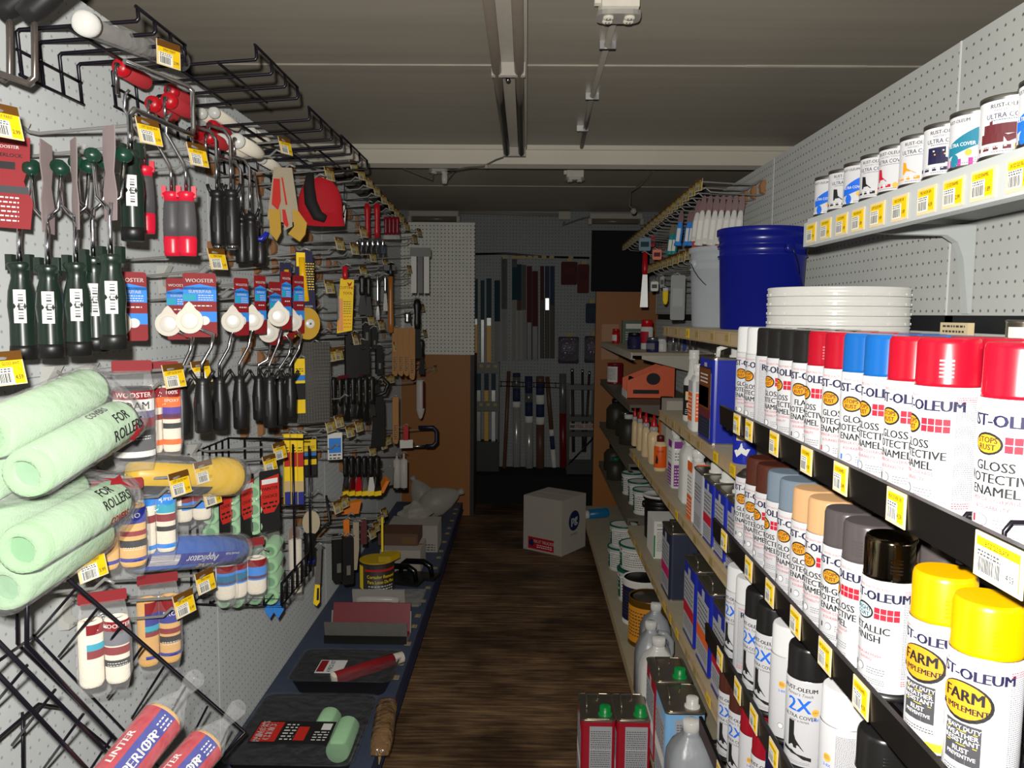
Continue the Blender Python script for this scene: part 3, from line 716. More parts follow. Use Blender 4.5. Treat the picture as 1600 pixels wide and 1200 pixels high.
def flat_bottle(x, y, z, w, d, h, bodym, capm, label, stripes=(), capr=.016, taper=0., cat='bottle', capn=True):
    """oblong plastic bottle: shoulders, neck, screw cap, printed bands (z0, z1, ink, which side)"""
    t = thing('flat_bottle', label, cat, (x, y, z))
    m = MB(); r = min(w, d) * .3; hb = h - .035
    secs = [(0, .96), (.006, 1), (hb * .72, 1), (hb * .85, 1 - taper * .3), (hb, .55 - taper * .1)]
    V = []; n = len(rrect(w, d, r, 3))
    for zz, k in secs: V += [(px * k, py * k, zz) for px, py in rrect(w, d, r, 3)]
    Fc = [tuple(reversed(range(n)))] + [(j * n + i, j * n + (i + 1) % n, (j + 1) * n + (i + 1) % n, (j + 1) * n + i) for j in range(len(secs) - 1) for i in range(n)] + [tuple((len(secs) - 1) * n + i for i in range(n))]
    m.add(V, Fc, 0, True); m.lathe([(capr * .8, hb), (capr * .8, h - .02)], 12)
    m.build('body', bodym, t)
    m = MB(); m.lathe([(capr, h - .024), (capr, h - .003), (capr * .85, h), (0, h)], 14); m.build('cap', capm, t)
    if stripes:
        m = MB()
        for z0, z1, ink in stripes:
            for W, ww in ((flatmap((-w / 2 - .0006, 0, 0), (0, -1, 0), (0, 0, 1)), d), (flatmap((0, -d / 2 - .0006, 0), (1, 0, 0), (0, 0, 1)), w)):
                m.prect(W, -ww * .34, ww * .34, z0, z1, ink)
                if z1 - z0 > .05: m.plines(lambda a, b_, W=W: tuple(Vector(W(a, b_)) + (Vector((-.0004, 0, 0)) if ww == d else Vector((0, -.0004, 0)))), -ww * .28, ww * .28, z1 - .012, z0 + .01, .011, .0035, 0 if ink not in (0, 11) else 1, 3)
        m.build('label_print', EXT, t)
    return t
def round_thing(name, label, cat, x, y, z, prof, mats, mis=None, n=18, group=None, body='body'):
    t = thing(name, label, cat, (x, y, z), group)
    m = MB(); m.lathe(prof, n, 0, True, None, True, mis); m.build(body, mats, t)
    return t
# buckets and lids on the upper shelf
def bucket(x, y, z, r, h, bm, label, bail=True, rimm=None, turn=0):
    t = thing('bucket', label, 'bucket', TR(x, y, z, rz=turn))
    m = MB(); rb = r * .87
    def rr(k): return rb + (r - .006 - rb) * k
    m.lathe([(rb - .012, 0), (rb - .004, 0), (rb, .004), (rr(.72), h * .72), (rr(.72) + .005, h * .725), (rr(.74) + .005, h * .735), (rr(.74), h * .745), (rr(.8), h * .82), (rr(.8) + .006, h * .825), (rr(.84) + .006, h * .835), (rr(.85), h * .85),
             (rr(.93), h * .93), (r, h * .935), (r, h * .995), (r - .003, h), (r - .007, h), (rr(.9) - .006, h * .9), (rb - .006, .006), (0, .005)], 36)
    m.build('shell', bm, t)
    for s in (-1, 1):
        m = MB(); m.lathe([(.014, -.002), (.014, .008), (.008, .01), (0, .01)], 10, 0, True, TR(s * (r - .006), 0, h * .79, ry=s * PI / 2)); m.build('bail_ear', bm, t)
    if bail:
        m = MB(); P = []
        for i in range(17):
            a = PI * i / 16; P.append((math.cos(a) * (r + .006), -math.sin(a) * (r + .002) * .62 - .012 * 0, h * .79 - math.sin(a) * r * .9))
        m.tube(P, .0016, 5); m.build('bail_handle', M_bwire, t)
    return t
bucket(.675, 2.33, ZS[1], .128, .285, M_bluep, 'dark blue plastic bucket on the upper tan shelf', True, turn=1.9)
bucket(.665, 2.70, ZS[1], .124, .262, mat('bucket_grey', '#a7acaf', .35, vary=.05), 'pale grey plastic bucket behind the blue bucket', True, turn=.3)
for i in range(5):
    t = round_thing('bucket_cover', 'white plastic bucket lid, ' + ['bottom', 'second from the bottom', 'middle', 'second from the top', 'top'][i] + ' of the stack of five', 'lid', .689, 1.795, ZS[1] + i * .0205,
                    [(.14, 0), (.1475, .0), (.149, .003), (.147, .006), (.147, .014), (.149, .0165), (.147, .0195), (.141, .0202), (.137, .015), (0, .015)], M_white, None, 40, 'white bucket lids', 'disc')
    m = MB()
    for k in range(16):
        a = 2 * PI * k / 16; m.box(.146, .1492, -.004, .004, .0015, .0065, 0, Matrix.Rotation(a, 4, 'Z'))
    m.build('pull_tab', M_white, t)
# second tan shelf
def neck_bottle(x, y, z, label):
    t = thing('spray_bottle', label, 'bottle', (x, y, z))
    m = MB(); m.lathe([(.028, 0), (.031, .004), (.031, .125), (.029, .138), (.02, .15), (.0165, .165), (.0145, .205)], 20); m.build('body', M_white, t)
    m = MB(); m.lathe([(.017, .2), (.017, .212), (.0155, .214), (.0165, .216), (.0165, .232), (0, .232)], 18); m.build('cap', M_white, t)
    m = MB(); W = cylmap(.0314, -2.2); m.prect(W, -.045, .045, .02, .118, 5, 14); W2 = cylmap(.0317, -2.0); m.prect(W2, -.02, .012, .07, .098, 15, 4); m.prect(W2, -.014, .012, .045, .062, 15, 4); m.plines(W2, -.02, .02, .04, .025, .006, .002, 0, 1); m.build('label_print', EXT, t)
neck_bottle(.548, 2.61, ZS[2], 'white spray bottle with a long neck and dark label')
flat_bottle(.517, 2.40, ZS[2], .042, .085, .2, M_white, M_white, 'slim white flat bottle with orange label beside the blue tin', ((.03, .115, 6), (.118, .15, 7)), .014)
t = tin(.546, 2.205, ZS[2], .1, .165, .232, M_blue, 2, M_white, 'royal blue oblong tin with brown label, beside the slim white bottle')
m = MB(); m.tube([(-.03, -.05, .234), (-.028, -.05, .255), (.0, -.05, .266), (.025, -.05, .255), (.028, -.05, .236)], .006, 8); m.build('carry_loop', M_white, t)
m = MB(); W = flatmap((-.0517, 0, 0), (0, -1, 0), (0, 0, 1)); m.prect(W, -.07, .07, .012, .205, 0); W2 = flatmap((-.0522, 0, 0), (0, -1, 0), (0, 0, 1)); m.prect(W2, -.07, .07, .09, .2, 1); m.prect(W2, -.068, .05, .095, .15, 2); m.prect(W2, -.07, .07, .066, .09, 3); W3 = flatmap((-.0526, 0, 0), (0, -1, 0), (0, 0, 1)); m.plines(W3, -.05, .04, .185, .16, .01, .004, 4, 4); m.plines(W3, -.05, .05, .058, .02, .009, .003, 5, 4)
m.build('wrap_label', [M_navy, mat('rust_print', '#6a3a16', .5), P_yel, P_brn, P_wht, P_ink], t)
t = round_thing('aerosol_can', 'short white and blue can on the second tan shelf, behind the spray rack', 'can', .517, 1.87, ZS[2], [(.026, 0), (.027, .003), (.027, .05), (.027, .1), (.024, .11), (.012, .114), (0, .114)], [M_blue, M_white], [0, 0, 0, 1, 1, 1, 1])
m = MB(); W = cylmap(.0273, -2.1); m.prect(W, -.014, .02, .055, .092, 15, 4); m.ppoly(W, [(-.02, .03), (0, .05), (.02, .036), (.012, .02), (-.012, .016)], 0); m.build('label_print', EXT, t)
# third tan shelf: glue and thinner
for i, (px, py, hh, w) in enumerate(((996, 704, .19, .028), (1005, 714, .195, .034), (1017, 725, .205, .04), (1037, 716, .2, .045), (988, 697, .18, .026))):
    p = at(px, py, Z=-.62)
    t = thing('glue_bottle', 'cream glue bottle with red nozzle, ' + ['second from the far end', 'third from the far end', 'tapered, beside the orange bottle', 'set behind the orange bottle', 'last at the far end'][i] + ' of the row', 'bottle', (p.x + .012, p.y + .02, ZS[3]), 'cream glue bottles with red nozzles')
    m = MB(); hb = hh * .66; r_ = .35; V = []; P0 = rrect(1, 1, .34, 3); n = len(P0)
    secs = [(0, .9, .9), (.005, 1, 1), (hb * .75, .95 if i != 2 else 1.3, 1), (hb * .9, .9 if i != 2 else 1.25, .9), (hb, .6, .5)]
    for zz, a, b_ in secs: V += [(x * w * a, y * .06 * b_, zz) for x, y in P0]
    m.add(V, [tuple(reversed(range(n)))] + [(j * n + k, j * n + (k + 1) % n, (j + 1) * n + (k + 1) % n, (j + 1) * n + k) for j in range(4) for k in range(n)], 0, True); m.build('body', M_cream, t)
    m = MB(); m.lathe([(w * .42, hb - .004), (w * .45, hb + .012), (w * .32, hb + .022)], 12); m.build('collar', mat('clear_collar', '#a6a19a', .2), t)
    m = MB(); m.lathe([(w * .34, hb + .016), (w * .36, hb + .026), (w * .2, hb + .042), (.004, hh), (0, hh)], 12); m.build('nozzle', M_redp, t)
p = at(1027, 735, Z=-.62)
t = round_thing('glue_bottle', 'squat orange glue bottle with cream shoulder', 'bottle', p.x + .01, p.y, ZS[3], [(.022, 0), (.024, .002), (.024, .012), (.025, .014), (.025, .095), (.024, .1), (.02, .112), (.012, .118), (.011, .12)], [M_cream, M_orange], [0, 0, 0, 1, 1, 0, 0, 0, 0])
m = MB(); m.lathe([(.015, .117), (.015, .138), (.012, .142), (0, .142)], 12); m.build('cap', mat('maroon_cap', '#5a1215', .4), t)
m = MB(); W = cylmap(.0253, -2.35); m.ppoly(W, [(-.006, .03), (.0, .07), (.008, .05), (.006, .03)], 5); m.ptext(W, 'GLUE', .016, .08, .012, 5, .02); m.build('label_print', EXT, t)
p = at(1047, 763, Z=-.62)
flat_bottle(p.x + .025, p.y + .04, ZS[3], .042, .09, .212, M_white, M_white, 'white flat bottle with purple bands, beside the orange glue bottle', ((.008, .085, 8), (.145, .17, 8), (.09, .14, 0)), .017)
p = at(1066, 788, Z=-.62)
t = flat_bottle(p.x + .03, p.y + .045, ZS[3], .06, .095, .225, M_white, M_white, 'plain white flat jug with side grip on the glue shelf', (), .021)
m = MB(); m.prism(rrect(.03, .022, .006, 2), .165, .185, 0, TR(.032, -.045, 0)); m.build('grip', M_white, t)
p = at(1086, 818, Z=-.62)
flat_bottle(p.x + .016, p.y + .05, ZS[3], .05, .1, .215, M_white, M_white, 'white flat bottle with orange top and bottom bands', ((.0, .075, 6), (.078, .145, 0), (.148, .178, 6)), .02)
for i, (y, bd, side) in enumerate(((2.275, 7, M_grylab), (2.15, 2, M_blue), (2.02, 6, M_blue), (1.89, 6, M_blue))):
    tin(.53, y, ZS[3], .06, .108, .176, side if i else M_grylab, bd, M_white, ['grey labelled quart tin beside the orange-banded bottle', 'blue quart tin with red band on the glue shelf', 'blue quart tin with orange band, behind the spray rack end', 'blue quart tin deepest behind the spray rack'][i], 'quart tins of thinner', handle=False)
round_thing('foam_can', 'orange aerosol can with black cap behind the glue bottles', 'can', .625, 3.52, ZS[3], [(.031, 0), (.033, .003), (.033, .19), (.03, .2), (.03, .203), (.03, .255), (.028, .26), (0, .26)], [M_orange, M_black], [0, 0, 0, 0, 1, 1, 1, 1])
round_thing('foam_can', 'orange aerosol can with wider black cap next to the white arrow carton', 'can', .70, 3.50, ZS[3], [(.031, 0), (.034, .003), (.034, .19), (.033, .2), (.035, .203), (.035, .25), (.033, .255), (0, .255)], [M_orange, M_black], [0, 0, 0, 0, 1, 1, 1, 1])
t = thing('carton', 'white carton with two up arrows on the glue shelf', 'box', (.68, 3.27, ZS[3]))
m = MB(); m.box(-.11, .11, -.06, .06, 0, .275); m.build('box', M_card, t)
m = MB(); W = flatmap((-.1105, 0, .2), (0, -1, 0), (0, 0, 1)); W2 = flatmap((-.08, -.0605, .2), (1, 0, 0), (0, 0, 1))
for W_ in (W, W2):
    for dx in (-.012, .012): m.prect(W_, dx - .002, dx + .002, -.015, .008, 0); m.ppoly(W_, [(dx - .007, .006), (dx, .018), (dx + .007, .006)], 0)
m.build('arrow_print', P_blk, t)
# fourth tan shelf
p = at(1021, 873, Z=-.985); q = at(1062, 873, Z=-.985)
t = thing('carton', 'white carton with green edge and printed panel on the fourth tan shelf', 'box', ((p.x + q.x) / 2, p.y + .09, ZS[4]))
w = (q.x - p.x) / 2; m = MB(); m.box(-w, w, -.088, .088, 0, .152); m.build('box', M_wlab, t)
m = MB(); m.box(-w - .001, w + .001, -.0892, -.06, .150, .1535); m.build('flap', M_wlab, t)
m = MB(); W = flatmap((0, -.0886, .076), (1, 0, 0), (0, 0, 1)); m.prect(W, -w, -w + .006, -.07, .02, 13); m.prect(W, -w + .012, w - .006, .043, .046, 1); m.plines(W, -w + .012, w - .008, .034, -.048, .0055, .002, 1, 8); m.plines(W, -w + .012, w - .02, .066, .058, .006, .0025, 1, 3); m.build('panel_print', EXT, t)
t = bucket(.60, 3.5, ZS[4], .072, .19, M_black, 'small black bucket behind the white carton', False)
m = MB(); m.lathe([(.074, .186), (.074, .194), (.066, .195), (.064, .19), (0, .19)], 22); m.build('lid', M_white, t)
for i, (ya, bd) in enumerate(((2.70, 10), (2.29, 2), (2.10, 6), (1.91, 2))):
    tin(.556, ya + .083, ZS[4], .105, .166, .236, M_blue if i else M_navy, bd, M_white, ['dark blue tin with pink band, alone on the fourth tan shelf', 'blue gallon tin with red band on the fourth tan shelf', 'blue gallon tin with orange band, nearest in the aisle', 'blue gallon tin hidden behind the spray rack'][i], 'gallon tins of thinner')
# base deck and floor
def gal_can(x, y, z, r, h, bm, lidm, label, band=None):
    t = thing('paint_can', label, 'paint can', (x, y, z))
    m = MB(); m.lathe([(r - .002, 0), (r, .003), (r - .0015, .006), (r - .0015, h - .008), (r, h - .006), (r, h), (r - .004, h + .001), (r - .006, h - .004)], 28); m.build('body', bm, t)
    m = MB(); m.lathe([(r - .006, h - .004), (r - .016, h - .004), (r - .02, h - .001), (0, h - .001)], 28); m.build('lid', lidm, t)
    if band is not None:
        m = MB(); m.prect(cylmap(r - .001, -2.3), -r * .9, r * .9, h * .1, h * .85, band, 12); m.plines(cylmap(r - .0006, -2.3), -r * .7, r * .7, h * .75, h * .2, h * .07, h * .024, 1, 6); m.build('label_print', EXT, t)
    return t
def tub(x, y, z, r, h, label, lid=True, labm=0, tilt=None, dark=False):
    t = thing('plaster_tub', label, 'tub', (x, y, z))
    m = MB(); m.lathe([(r * .88, 0), (r * .9, .003), (r * .96, h * .9), (r * .99, h * .91), (r * .99, h * .95), (r * .95, h * .97), (r * .9, h * .97)], 26); m.build('shell', M_white, t)
    m = MB(); m.lathe([(r * 1.01, h * .93), (r * 1.02, h * .985), (r * .99, h), (r * .93, h), (r * .91, h - .004), (0, h - .004)], 26); m.build('lid', M_dgreen if lid else M_white, t)
    m = MB(); W = lambda a, b_: (lambda rr: (rr * math.cos(-2.2 + a / r), rr * math.sin(-2.2 + a / r), b_))(r * (.9 + .062 * b_ / h) + .001)
    m.prect(W, -r * 1.6, -r * .55, h * .12, h * .82, 0, 8); m.prect(W, -r * .5, r * .9, h * .12, h * .82, 1, 10); W2 = lambda a, b_: (lambda rr: (rr * math.cos(-2.2 + a / r), rr * math.sin(-2.2 + a / r), b_))(r * (.9 + .062 * b_ / h) + .0016)
    m.plines(W2, -r * .4, r * .8, h * .75, h * .2, h * .09, h * .03, 2, 4); m.plines(W2, -r * 1.5, -r * .65, h * .7, h * .4, h * .14, h * .06, 1, 4)
    m.build('label_print', [M_dgreen, M_wlab, P_ink], t)
    m = MB(); P = [(math.cos(PI * i / 12) * r * 1.0, -math.sin(PI * i / 12) * r * .96 - .006, h * .88 - math.sin(PI * i / 12) * r * .45) for i in range(13)]; m.tube(P, .0022, 5); m.build('bail_handle', M_white, t)
    return t
tub(.512, 3.54, ZB, .088, .146, 'white tub with green lid at the bottom of the stack by the aisle')
tub(.516, 3.545, ZB + .147, .086, .112, 'white tub with printed label, top of the stack by the aisle', True)
tub(.50, 3.98, ZB, .074, .118, 'small green-labelled tub on the base deck, lower of its pair')
tub(.508, 3.985, ZB + .118, .073, .112, 'small green-labelled tub, upper of its pair, handle hanging', True)
tub(.60, 3.78, ZB, .07, .17, 'taller white tub between the two tub stacks')
gal_can(.50, 3.28, ZB, .083, .19, M_wlab, M_black, 'white paint can with black lid on the base deck', 14)
gal_can(.497, 3.06, ZB, .083, .188, mat('amber_can', '#6b4a16', .35, .3, vary=.3), M_tin, 'amber paint can with bare metal lid on the base deck', 3)
def jug(x, y, z, label, s=1., bm=None, turn=0., lab=None):
    t = thing('plastic_jug', label, 'jug', TR(x, y, z, rz=turn, s=s))
    m = MB(); P0 = rrect(1, 1, .3, 4); n = len(P0); V = []
    secs = [(0, .13, .115), (.006, .14, .125), (.16, .14, .125), (.19, .13, .12), (.225, .095, .095), (.25, .052, .052), (.258, .042, .042), (.275, .038, .038)]
    for zz, a, b_ in secs: V += [(xx * a + (0 if zz < .2 else -.01 * (zz - .2) / .075), yy * b_, zz) for xx, yy in P0]
    m.add(V, [tuple(reversed(range(n)))] + [(j * n + k, j * n + (k + 1) % n, (j + 1) * n + (k + 1) % n, (j + 1) * n + k) for j in range(len(secs) - 1) for k in range(n)] + [tuple((len(secs) - 1) * n + k for k in range(n))], 0, True)
    m.build('body', bm or M_hdpe, t)
    m = MB(); m.tube([(.018, 0, .252), (.05, 0, .244), (.072, 0, .215), (.074, 0, .17), (.062, 0, .13)], [.011, .012, .012, .012, .011], 8); m.build('handle', bm or M_hdpe, t)
    m = MB(); m.lathe([(.023, .268), (.023, .292), (.021, .295), (0, .295)], 16, 0, True, TR(-.01, 0, 0)); m.build('cap', M_white, t)
    if lab: m = MB(); m.prect(flatmap((0, -.0635, 0), (1, 0, 0), (0, 0, 1)), -.045, .045, .02, .13, 0); m.plines(flatmap((0, -.064, 0), (1, 0, 0), (0, 0, 1)), -.04, .04, .12, .03, .01, .003, 1, 4); m.build('label_print', [M_wlab, P_ink], t)
    if lab != 'empty': m = MB(); m.prism(rrect(.132, .117, .03, 4), .004, .1); m.build('liquid', film('dark_liquid', '#8b9298', .45, .2, 0), t)
jug(.478, 2.81, ZB, 'milky plastic jug with white cap beside the amber paint can', .86, turn=1.57)
jug(.442, 2.635, ZB, 'slim milky jug with white paper label, at the deck edge', .85, turn=0, lab=True)
jug(.43, 2.462, ZB, 'white plastic jug with moulded handle between tin and milky jugs', .92, M_white, turn=1.57, lab='empty')
tin(.4325, 2.29, ZB, .105, .165, .24, mat('tin_red', '#9c1226', .35), 11, M_green, 'red gallon tin with green cap on the base deck', 'gallon tins on the base deck', broad='wide')
tin(.4325, 2.115, ZB, .105, .165, .24, M_lblue, 11, M_white, 'pale blue gallon tin with white cap on the base deck', 'gallon tins on the base deck', broad='wide')
jug(.425, 1.94, ZB, 'clear grey jug with white cap, nearest on the base deck', .93, turn=1.57)
for i, x in enumerate((.226, .331)):
    tin(x, 2.345, 0, .1, .165, .24, mat('tin_red', '#9c1226', .35), 11, M_green, ['red gallon tin with green cap standing on the floor, further out', 'red gallon tin with green cap standing on the floor, against the shelf'][i], 'red gallon tins on the floor', broad='wide')
# ---- far unit on the paint side
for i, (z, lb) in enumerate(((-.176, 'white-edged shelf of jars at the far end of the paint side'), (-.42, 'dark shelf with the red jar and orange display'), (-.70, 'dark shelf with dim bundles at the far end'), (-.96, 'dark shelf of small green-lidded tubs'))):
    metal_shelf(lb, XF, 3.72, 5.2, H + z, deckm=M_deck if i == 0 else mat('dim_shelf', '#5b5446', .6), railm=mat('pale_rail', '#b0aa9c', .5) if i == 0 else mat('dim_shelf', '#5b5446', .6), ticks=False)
jars = [((962, 538), .022, .09, M_redp, 'small red bottle at the shelf end beside the green packet'), ((991, 545), .035, .085, mat('violet_jar', '#28264f', .35), 'dark blue jar in front of the green packet'), ((1010, 541), .032, .15, M_white, 'white jar with red lid behind the dark blue jar'),
        ((1022, 548), .03, .07, mat('violet_jar', '#28264f', .35), 'small dark blue tub beside the white-lidded jar'), ((1031, 551), .024, .06, M_white, 'small white tub at the near end of the white-edged shelf')]
for i, ((px, py), r, h, bm, lb) in enumerate(jars):
    x = XF + .03 + r + (.07 if i == 2 else 0); y = x * 1250 / (px - 822)
    if i > 2: x, y = ((.60, 3.80), (.655, 3.87))[i - 3]
    t = round_thing('jar', lb, 'jar', x, y, H - .176, [(r * .95, 0), (r, .003), (r, h * .72), (r * .8, h * .78)], bm)
    m = MB(); m.lathe([(r * .9, h * .76), (r * .9, h * .97), (r * .84, h), (0, h)], 16); m.build('lid', [M_redp, M_black, M_redp, mat('silver_lid', '#8d8d90', .3, .8), M_white][i], t)
    m = MB(); m.prect(cylmap(r + .0005, -2.3), -r * .9, r * .9, h * .2, h * .6, 0, 8); m.build('label_print', [M_wlab if i in (0, 4) else [P_red, P_navy, P_red, P_gry][i % 4]], t)
t = thing('packet', 'green packet standing on the white-edged shelf', 'packet', (.66, 4.93, H - .176)); m = MB(); m.box(-.07, .07, -.02, .02, 0, .14); m.build('box', mat('green_packet', '#1d4a25', .45), t)
m = MB(); W = flatmap((0, -.0205, .07), (1, 0, 0), (0, 0, 1)); m.prect(W, -.05, .05, .02, .05, 0); m.plines(W, -.05, .05, .0, -.05, .014, .005, 0, 4); m.build('label_print', M_wlab, t)
t = thing('clear_tub', 'clear plastic tub of small tools at the near shelf end', 'tub', (.76, 3.84, H - .176)); m = MB(); m.prism(rrect(.15, .12, .03, 4), 0, .115); m.build('shell', M_clear, t)
for k in range(5): m = MB(); m.tube([(-.056 + k * .027, .0, .006), (-.052 + k * .027, .01, .1)], .008, 8); m.build('bit_driver', [M_chrome, M_steel, M_blue, M_chrome, M_steel][k], t)
t = gal_can(.545, 4.86, H - .42, .048, .125, mat('crimson_label', '#7c1526', .35), M_tin, 'dark red jar of stain on the dark far shelf', 11)
# orange display carton: sloping sides
t = thing('display_carton', 'orange display carton with sloping side on the dark far shelf', 'box', (.62, 4.1, H - .42))
m = MB(); Tyz = Matrix(((1, 0, 0, 0), (0, 0, 1, 0), (0, 1, 0, 0), (0, 0, 0, 1)))
m.prism([(-.11, 0), (.13, 0), (.13, .18), (.1, .18), (-.11, .09)], -.1, -.096, 0, Tyz); m.prism([(-.11, 0), (.13, 0), (.13, .18), (.1, .18), (-.11, .09)], .096, .1, 0, Tyz); m.box(-.11, .13, -.1, .1, 0, .004, 1); m.box(-.112, -.108, -.1, .1, 0, .035, 2); m.box(.126, .13, -.1, .1, 0, .18, 1)
m.build('box', [M_orange, M_kraft, M_wlab], t)
m = MB(); W = flatmap((.02, -.1006, .1), (1, 0, 0), (0, 0, 1)); m.poval(W, 0, 0, .035, .03, 0); m.prect(W, -.1, .03, -.075, -.055, 0); m.build('emblem_print', P_blk, t)
for k in range(4): m = MB(); m.lathe([(.016, 0), (.016, .06), (.01, .075), (.008, .1), (0, .1)], 10, 0, True, TR(-.08 + (k % 2) * .05, -.05 + (k // 2) * .07, .004)); m.build('glue_tube', M_orange if k % 2 else M_black, t)
for i, (px, yy) in enumerate(((975, 4.25), (985, 4.02), (993, 3.83))):
    tub((px - 822) * yy / 1250 + .06, yy, H - .96, .058, .12, ['green-lidded tub, last on the dim far shelf', 'green-lidded tub, middle of three on the dim far shelf', 'green-lidded tub, nearest of three on the dim far shelf'][i])
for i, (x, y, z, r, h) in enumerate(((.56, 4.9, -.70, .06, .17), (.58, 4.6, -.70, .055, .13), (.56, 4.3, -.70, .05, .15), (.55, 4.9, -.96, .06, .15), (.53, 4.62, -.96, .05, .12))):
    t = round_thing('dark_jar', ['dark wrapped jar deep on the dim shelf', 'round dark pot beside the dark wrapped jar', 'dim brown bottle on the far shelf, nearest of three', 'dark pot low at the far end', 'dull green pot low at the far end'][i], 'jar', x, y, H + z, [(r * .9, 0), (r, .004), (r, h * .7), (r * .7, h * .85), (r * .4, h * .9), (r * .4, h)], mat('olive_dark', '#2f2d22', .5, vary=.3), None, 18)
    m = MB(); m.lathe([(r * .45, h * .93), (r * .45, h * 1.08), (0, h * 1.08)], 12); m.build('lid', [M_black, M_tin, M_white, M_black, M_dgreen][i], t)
t = thing('aerosol_can', 'blue aerosol can lying on its side on the far base deck', 'can', TR(.475, 4.98, ZB + .03, ry=PI / 2 - .06, rz=.2)); m = MB(); m.lathe([(.026, -.07), (.03, -.065), (.03, .05), (.024, .06)], 16); m.build('body', mat('cyan_print', '#1a6f9c', .35), t); m = MB(); m.lathe([(.025, -.1), (.026, -.07)], 14); m.build('cap', M_white, t)
t = thing('gondola_end', 'orange end board closing off the far end of the paint side', 'panel', (.68, 5.72, 0))
m = MB(); m.box(-.185, .3, 0, .02, 0, H + .16); m.build('board', M_orangebd, t); m = MB(); m.box(-.14, -.02, -.004, 0, H - .32, H - .07); m.build('bare_patch', M_pale, t); m = MB(); m.box(-.187, -.184, 0, .02, 0, H + .16); m.build('edge_strip', M_dark, t)
t = thing('blackboard', 'flat black board above the orange end panel on the paint side', 'panel', (.64, 5.68, H + .165)); m = MB(); m.box(-.185, .22, 0, .015, 0, .42); m.build('board', mat('black_board_face', '#161617', .95), t)

# ---- box on the floor
a = at(884, 870, Z=-H); b_ = at(824, 857, Z=-H); c = at(914, 852, Z=-H)
ux = Vector((a.x - b_.x, a.y - b_.y, 0)); wv = ux.length; ux.normalize(); uy = Vector((-ux.y, ux.x, 0)); dv = max(.2, abs((c - a).dot(uy))); cen = (a + b_) / 2 + uy * dv / 2 + Vector((-.025, 0, 0))
t = thing('carton', 'white cardboard box with red sticker standing on the wooden floor', 'box', TR(cen.x, cen.y, 0, rz=math.atan2(ux.y, ux.x)))
hb = .33; m = MB(); m.box(-wv / 2, wv / 2, -dv / 2, dv / 2, 0, hb); m.build('box', M_card, t)
for s in (-1, 1):
    m = MB(); m.box(-wv / 2 + .001, wv / 2 - .001, s * .004 if s > 0 else -dv / 2 + .001, dv / 2 - .001 if s > 0 else -.004, hb, hb + .004); m.build('flap', M_card, t)
m = MB(); W = flatmap((0, -dv / 2 - .0008, 0), (1, 0, 0), (0, 0, 1)); W2 = flatmap((0, -dv / 2 - .0014, 0), (1, 0, 0), (0, 0, 1))
m.prect(W, -wv * .37, wv * .3, .012, .085, 0); m.ptext(W2, 'FIX-IT TRUCKER', wv * .05, .06, .026, 1, .01, .8); m.plines(W2, -wv * .14, wv * .25, .042, .026, .012, .005, 1, 4); m.poval(W2, -wv * .28, .05, .018, .022, 2)
m.build('sticker_print', [mat('sticker_red', '#a51224', .5), P_wht, mat('emblem_navy', '#15204a', .5)], t); m = MB()
W = flatmap((wv / 2 + .0008, 0, 0), (0, 1, 0), (0, 0, 1)); W2 = flatmap((wv / 2 + .0014, 0, 0), (0, 1, 0), (0, 0, 1)); m.poval(W, 0, .19, .062, .062, 2); m.ptext(W2, 'pg', 0, .197, .075, 1, .04); m.ptext(W, 'packaging', 0, .11, .02, 2)
m.build('emblem_print', [mat('sticker_red', '#a51224', .5), P_wht, mat('emblem_navy', '#15204a', .5)], t)
# ---------------------------------------------------------------- roller side: hooks, racks and everything that hangs on them
M_gripg = mat('dark_green_grip', '#17251d', .3, vary=.1, coat=.25); M_gripb = mat('black_grip', '#1a1a1a', .4, vary=.12)
M_redr = mat('grip_red', '#c91a35', .35); M_gryr = mat('grip_grey', '#4c4b4c', .5)
M_clip = mat('clip_clear_grey', '#b3b3ad', .35, vary=.05); M_cliptan = mat('clip_tan', '#9a6c44', .55, vary=.12)
M_fuzz = mat('green_nap', '#8fab89', .95, vary=.05, scale=260, bump=.5); M_core = mat('green_core', '#779a78', .7, vary=.06)
M_wnap = mat('white_nap', '#e4dcca', .95, vary=.08, scale=260, bump=.4); M_tnap = mat('tan_nap', '#d8ab67', .95, vary=.1, scale=260, bump=.4); M_gnap = mat('grey_foam', '#4a4a4c', .9, vary=.1, scale=200)
M_bnap = mat('blue_nap', '#2a5db0', .9, vary=.1, scale=200); M_ynap = mat('yellow_pad', '#b88f08', .65, vary=.08)
P_purp = mat('print_purple', '#4b2a9c', .45); P_or = mat('print_orange', '#ee6e12', .45); P_sky = mat('print_sky', '#2f86d8', .45); P_cy = mat('print_cyan', '#1fa0b8', .45); P_dblue = mat('print_deep_blue', '#1f2a8c', .45); P_cred = mat('card_red', '#86121a', .45); P_grn = mat('print_green', '#12966a', .45); P_tan = mat('print_tan', '#c8b183', .5); P_hot = mat('print_signal_red', '#bc2418', .45)
M_coral = mat('coral_plastic', '#c22a22', .85); M_beige = mat('beige_card', '#a3967d', .65)
PK = [P_wht, P_blk, P_cred, P_or, P_purp, P_sky, P_cy, P_dblue, P_grn, P_byel, P_gry, P_hot, P_tan]
TILT = -math.radians(5.2)
_hk = {}
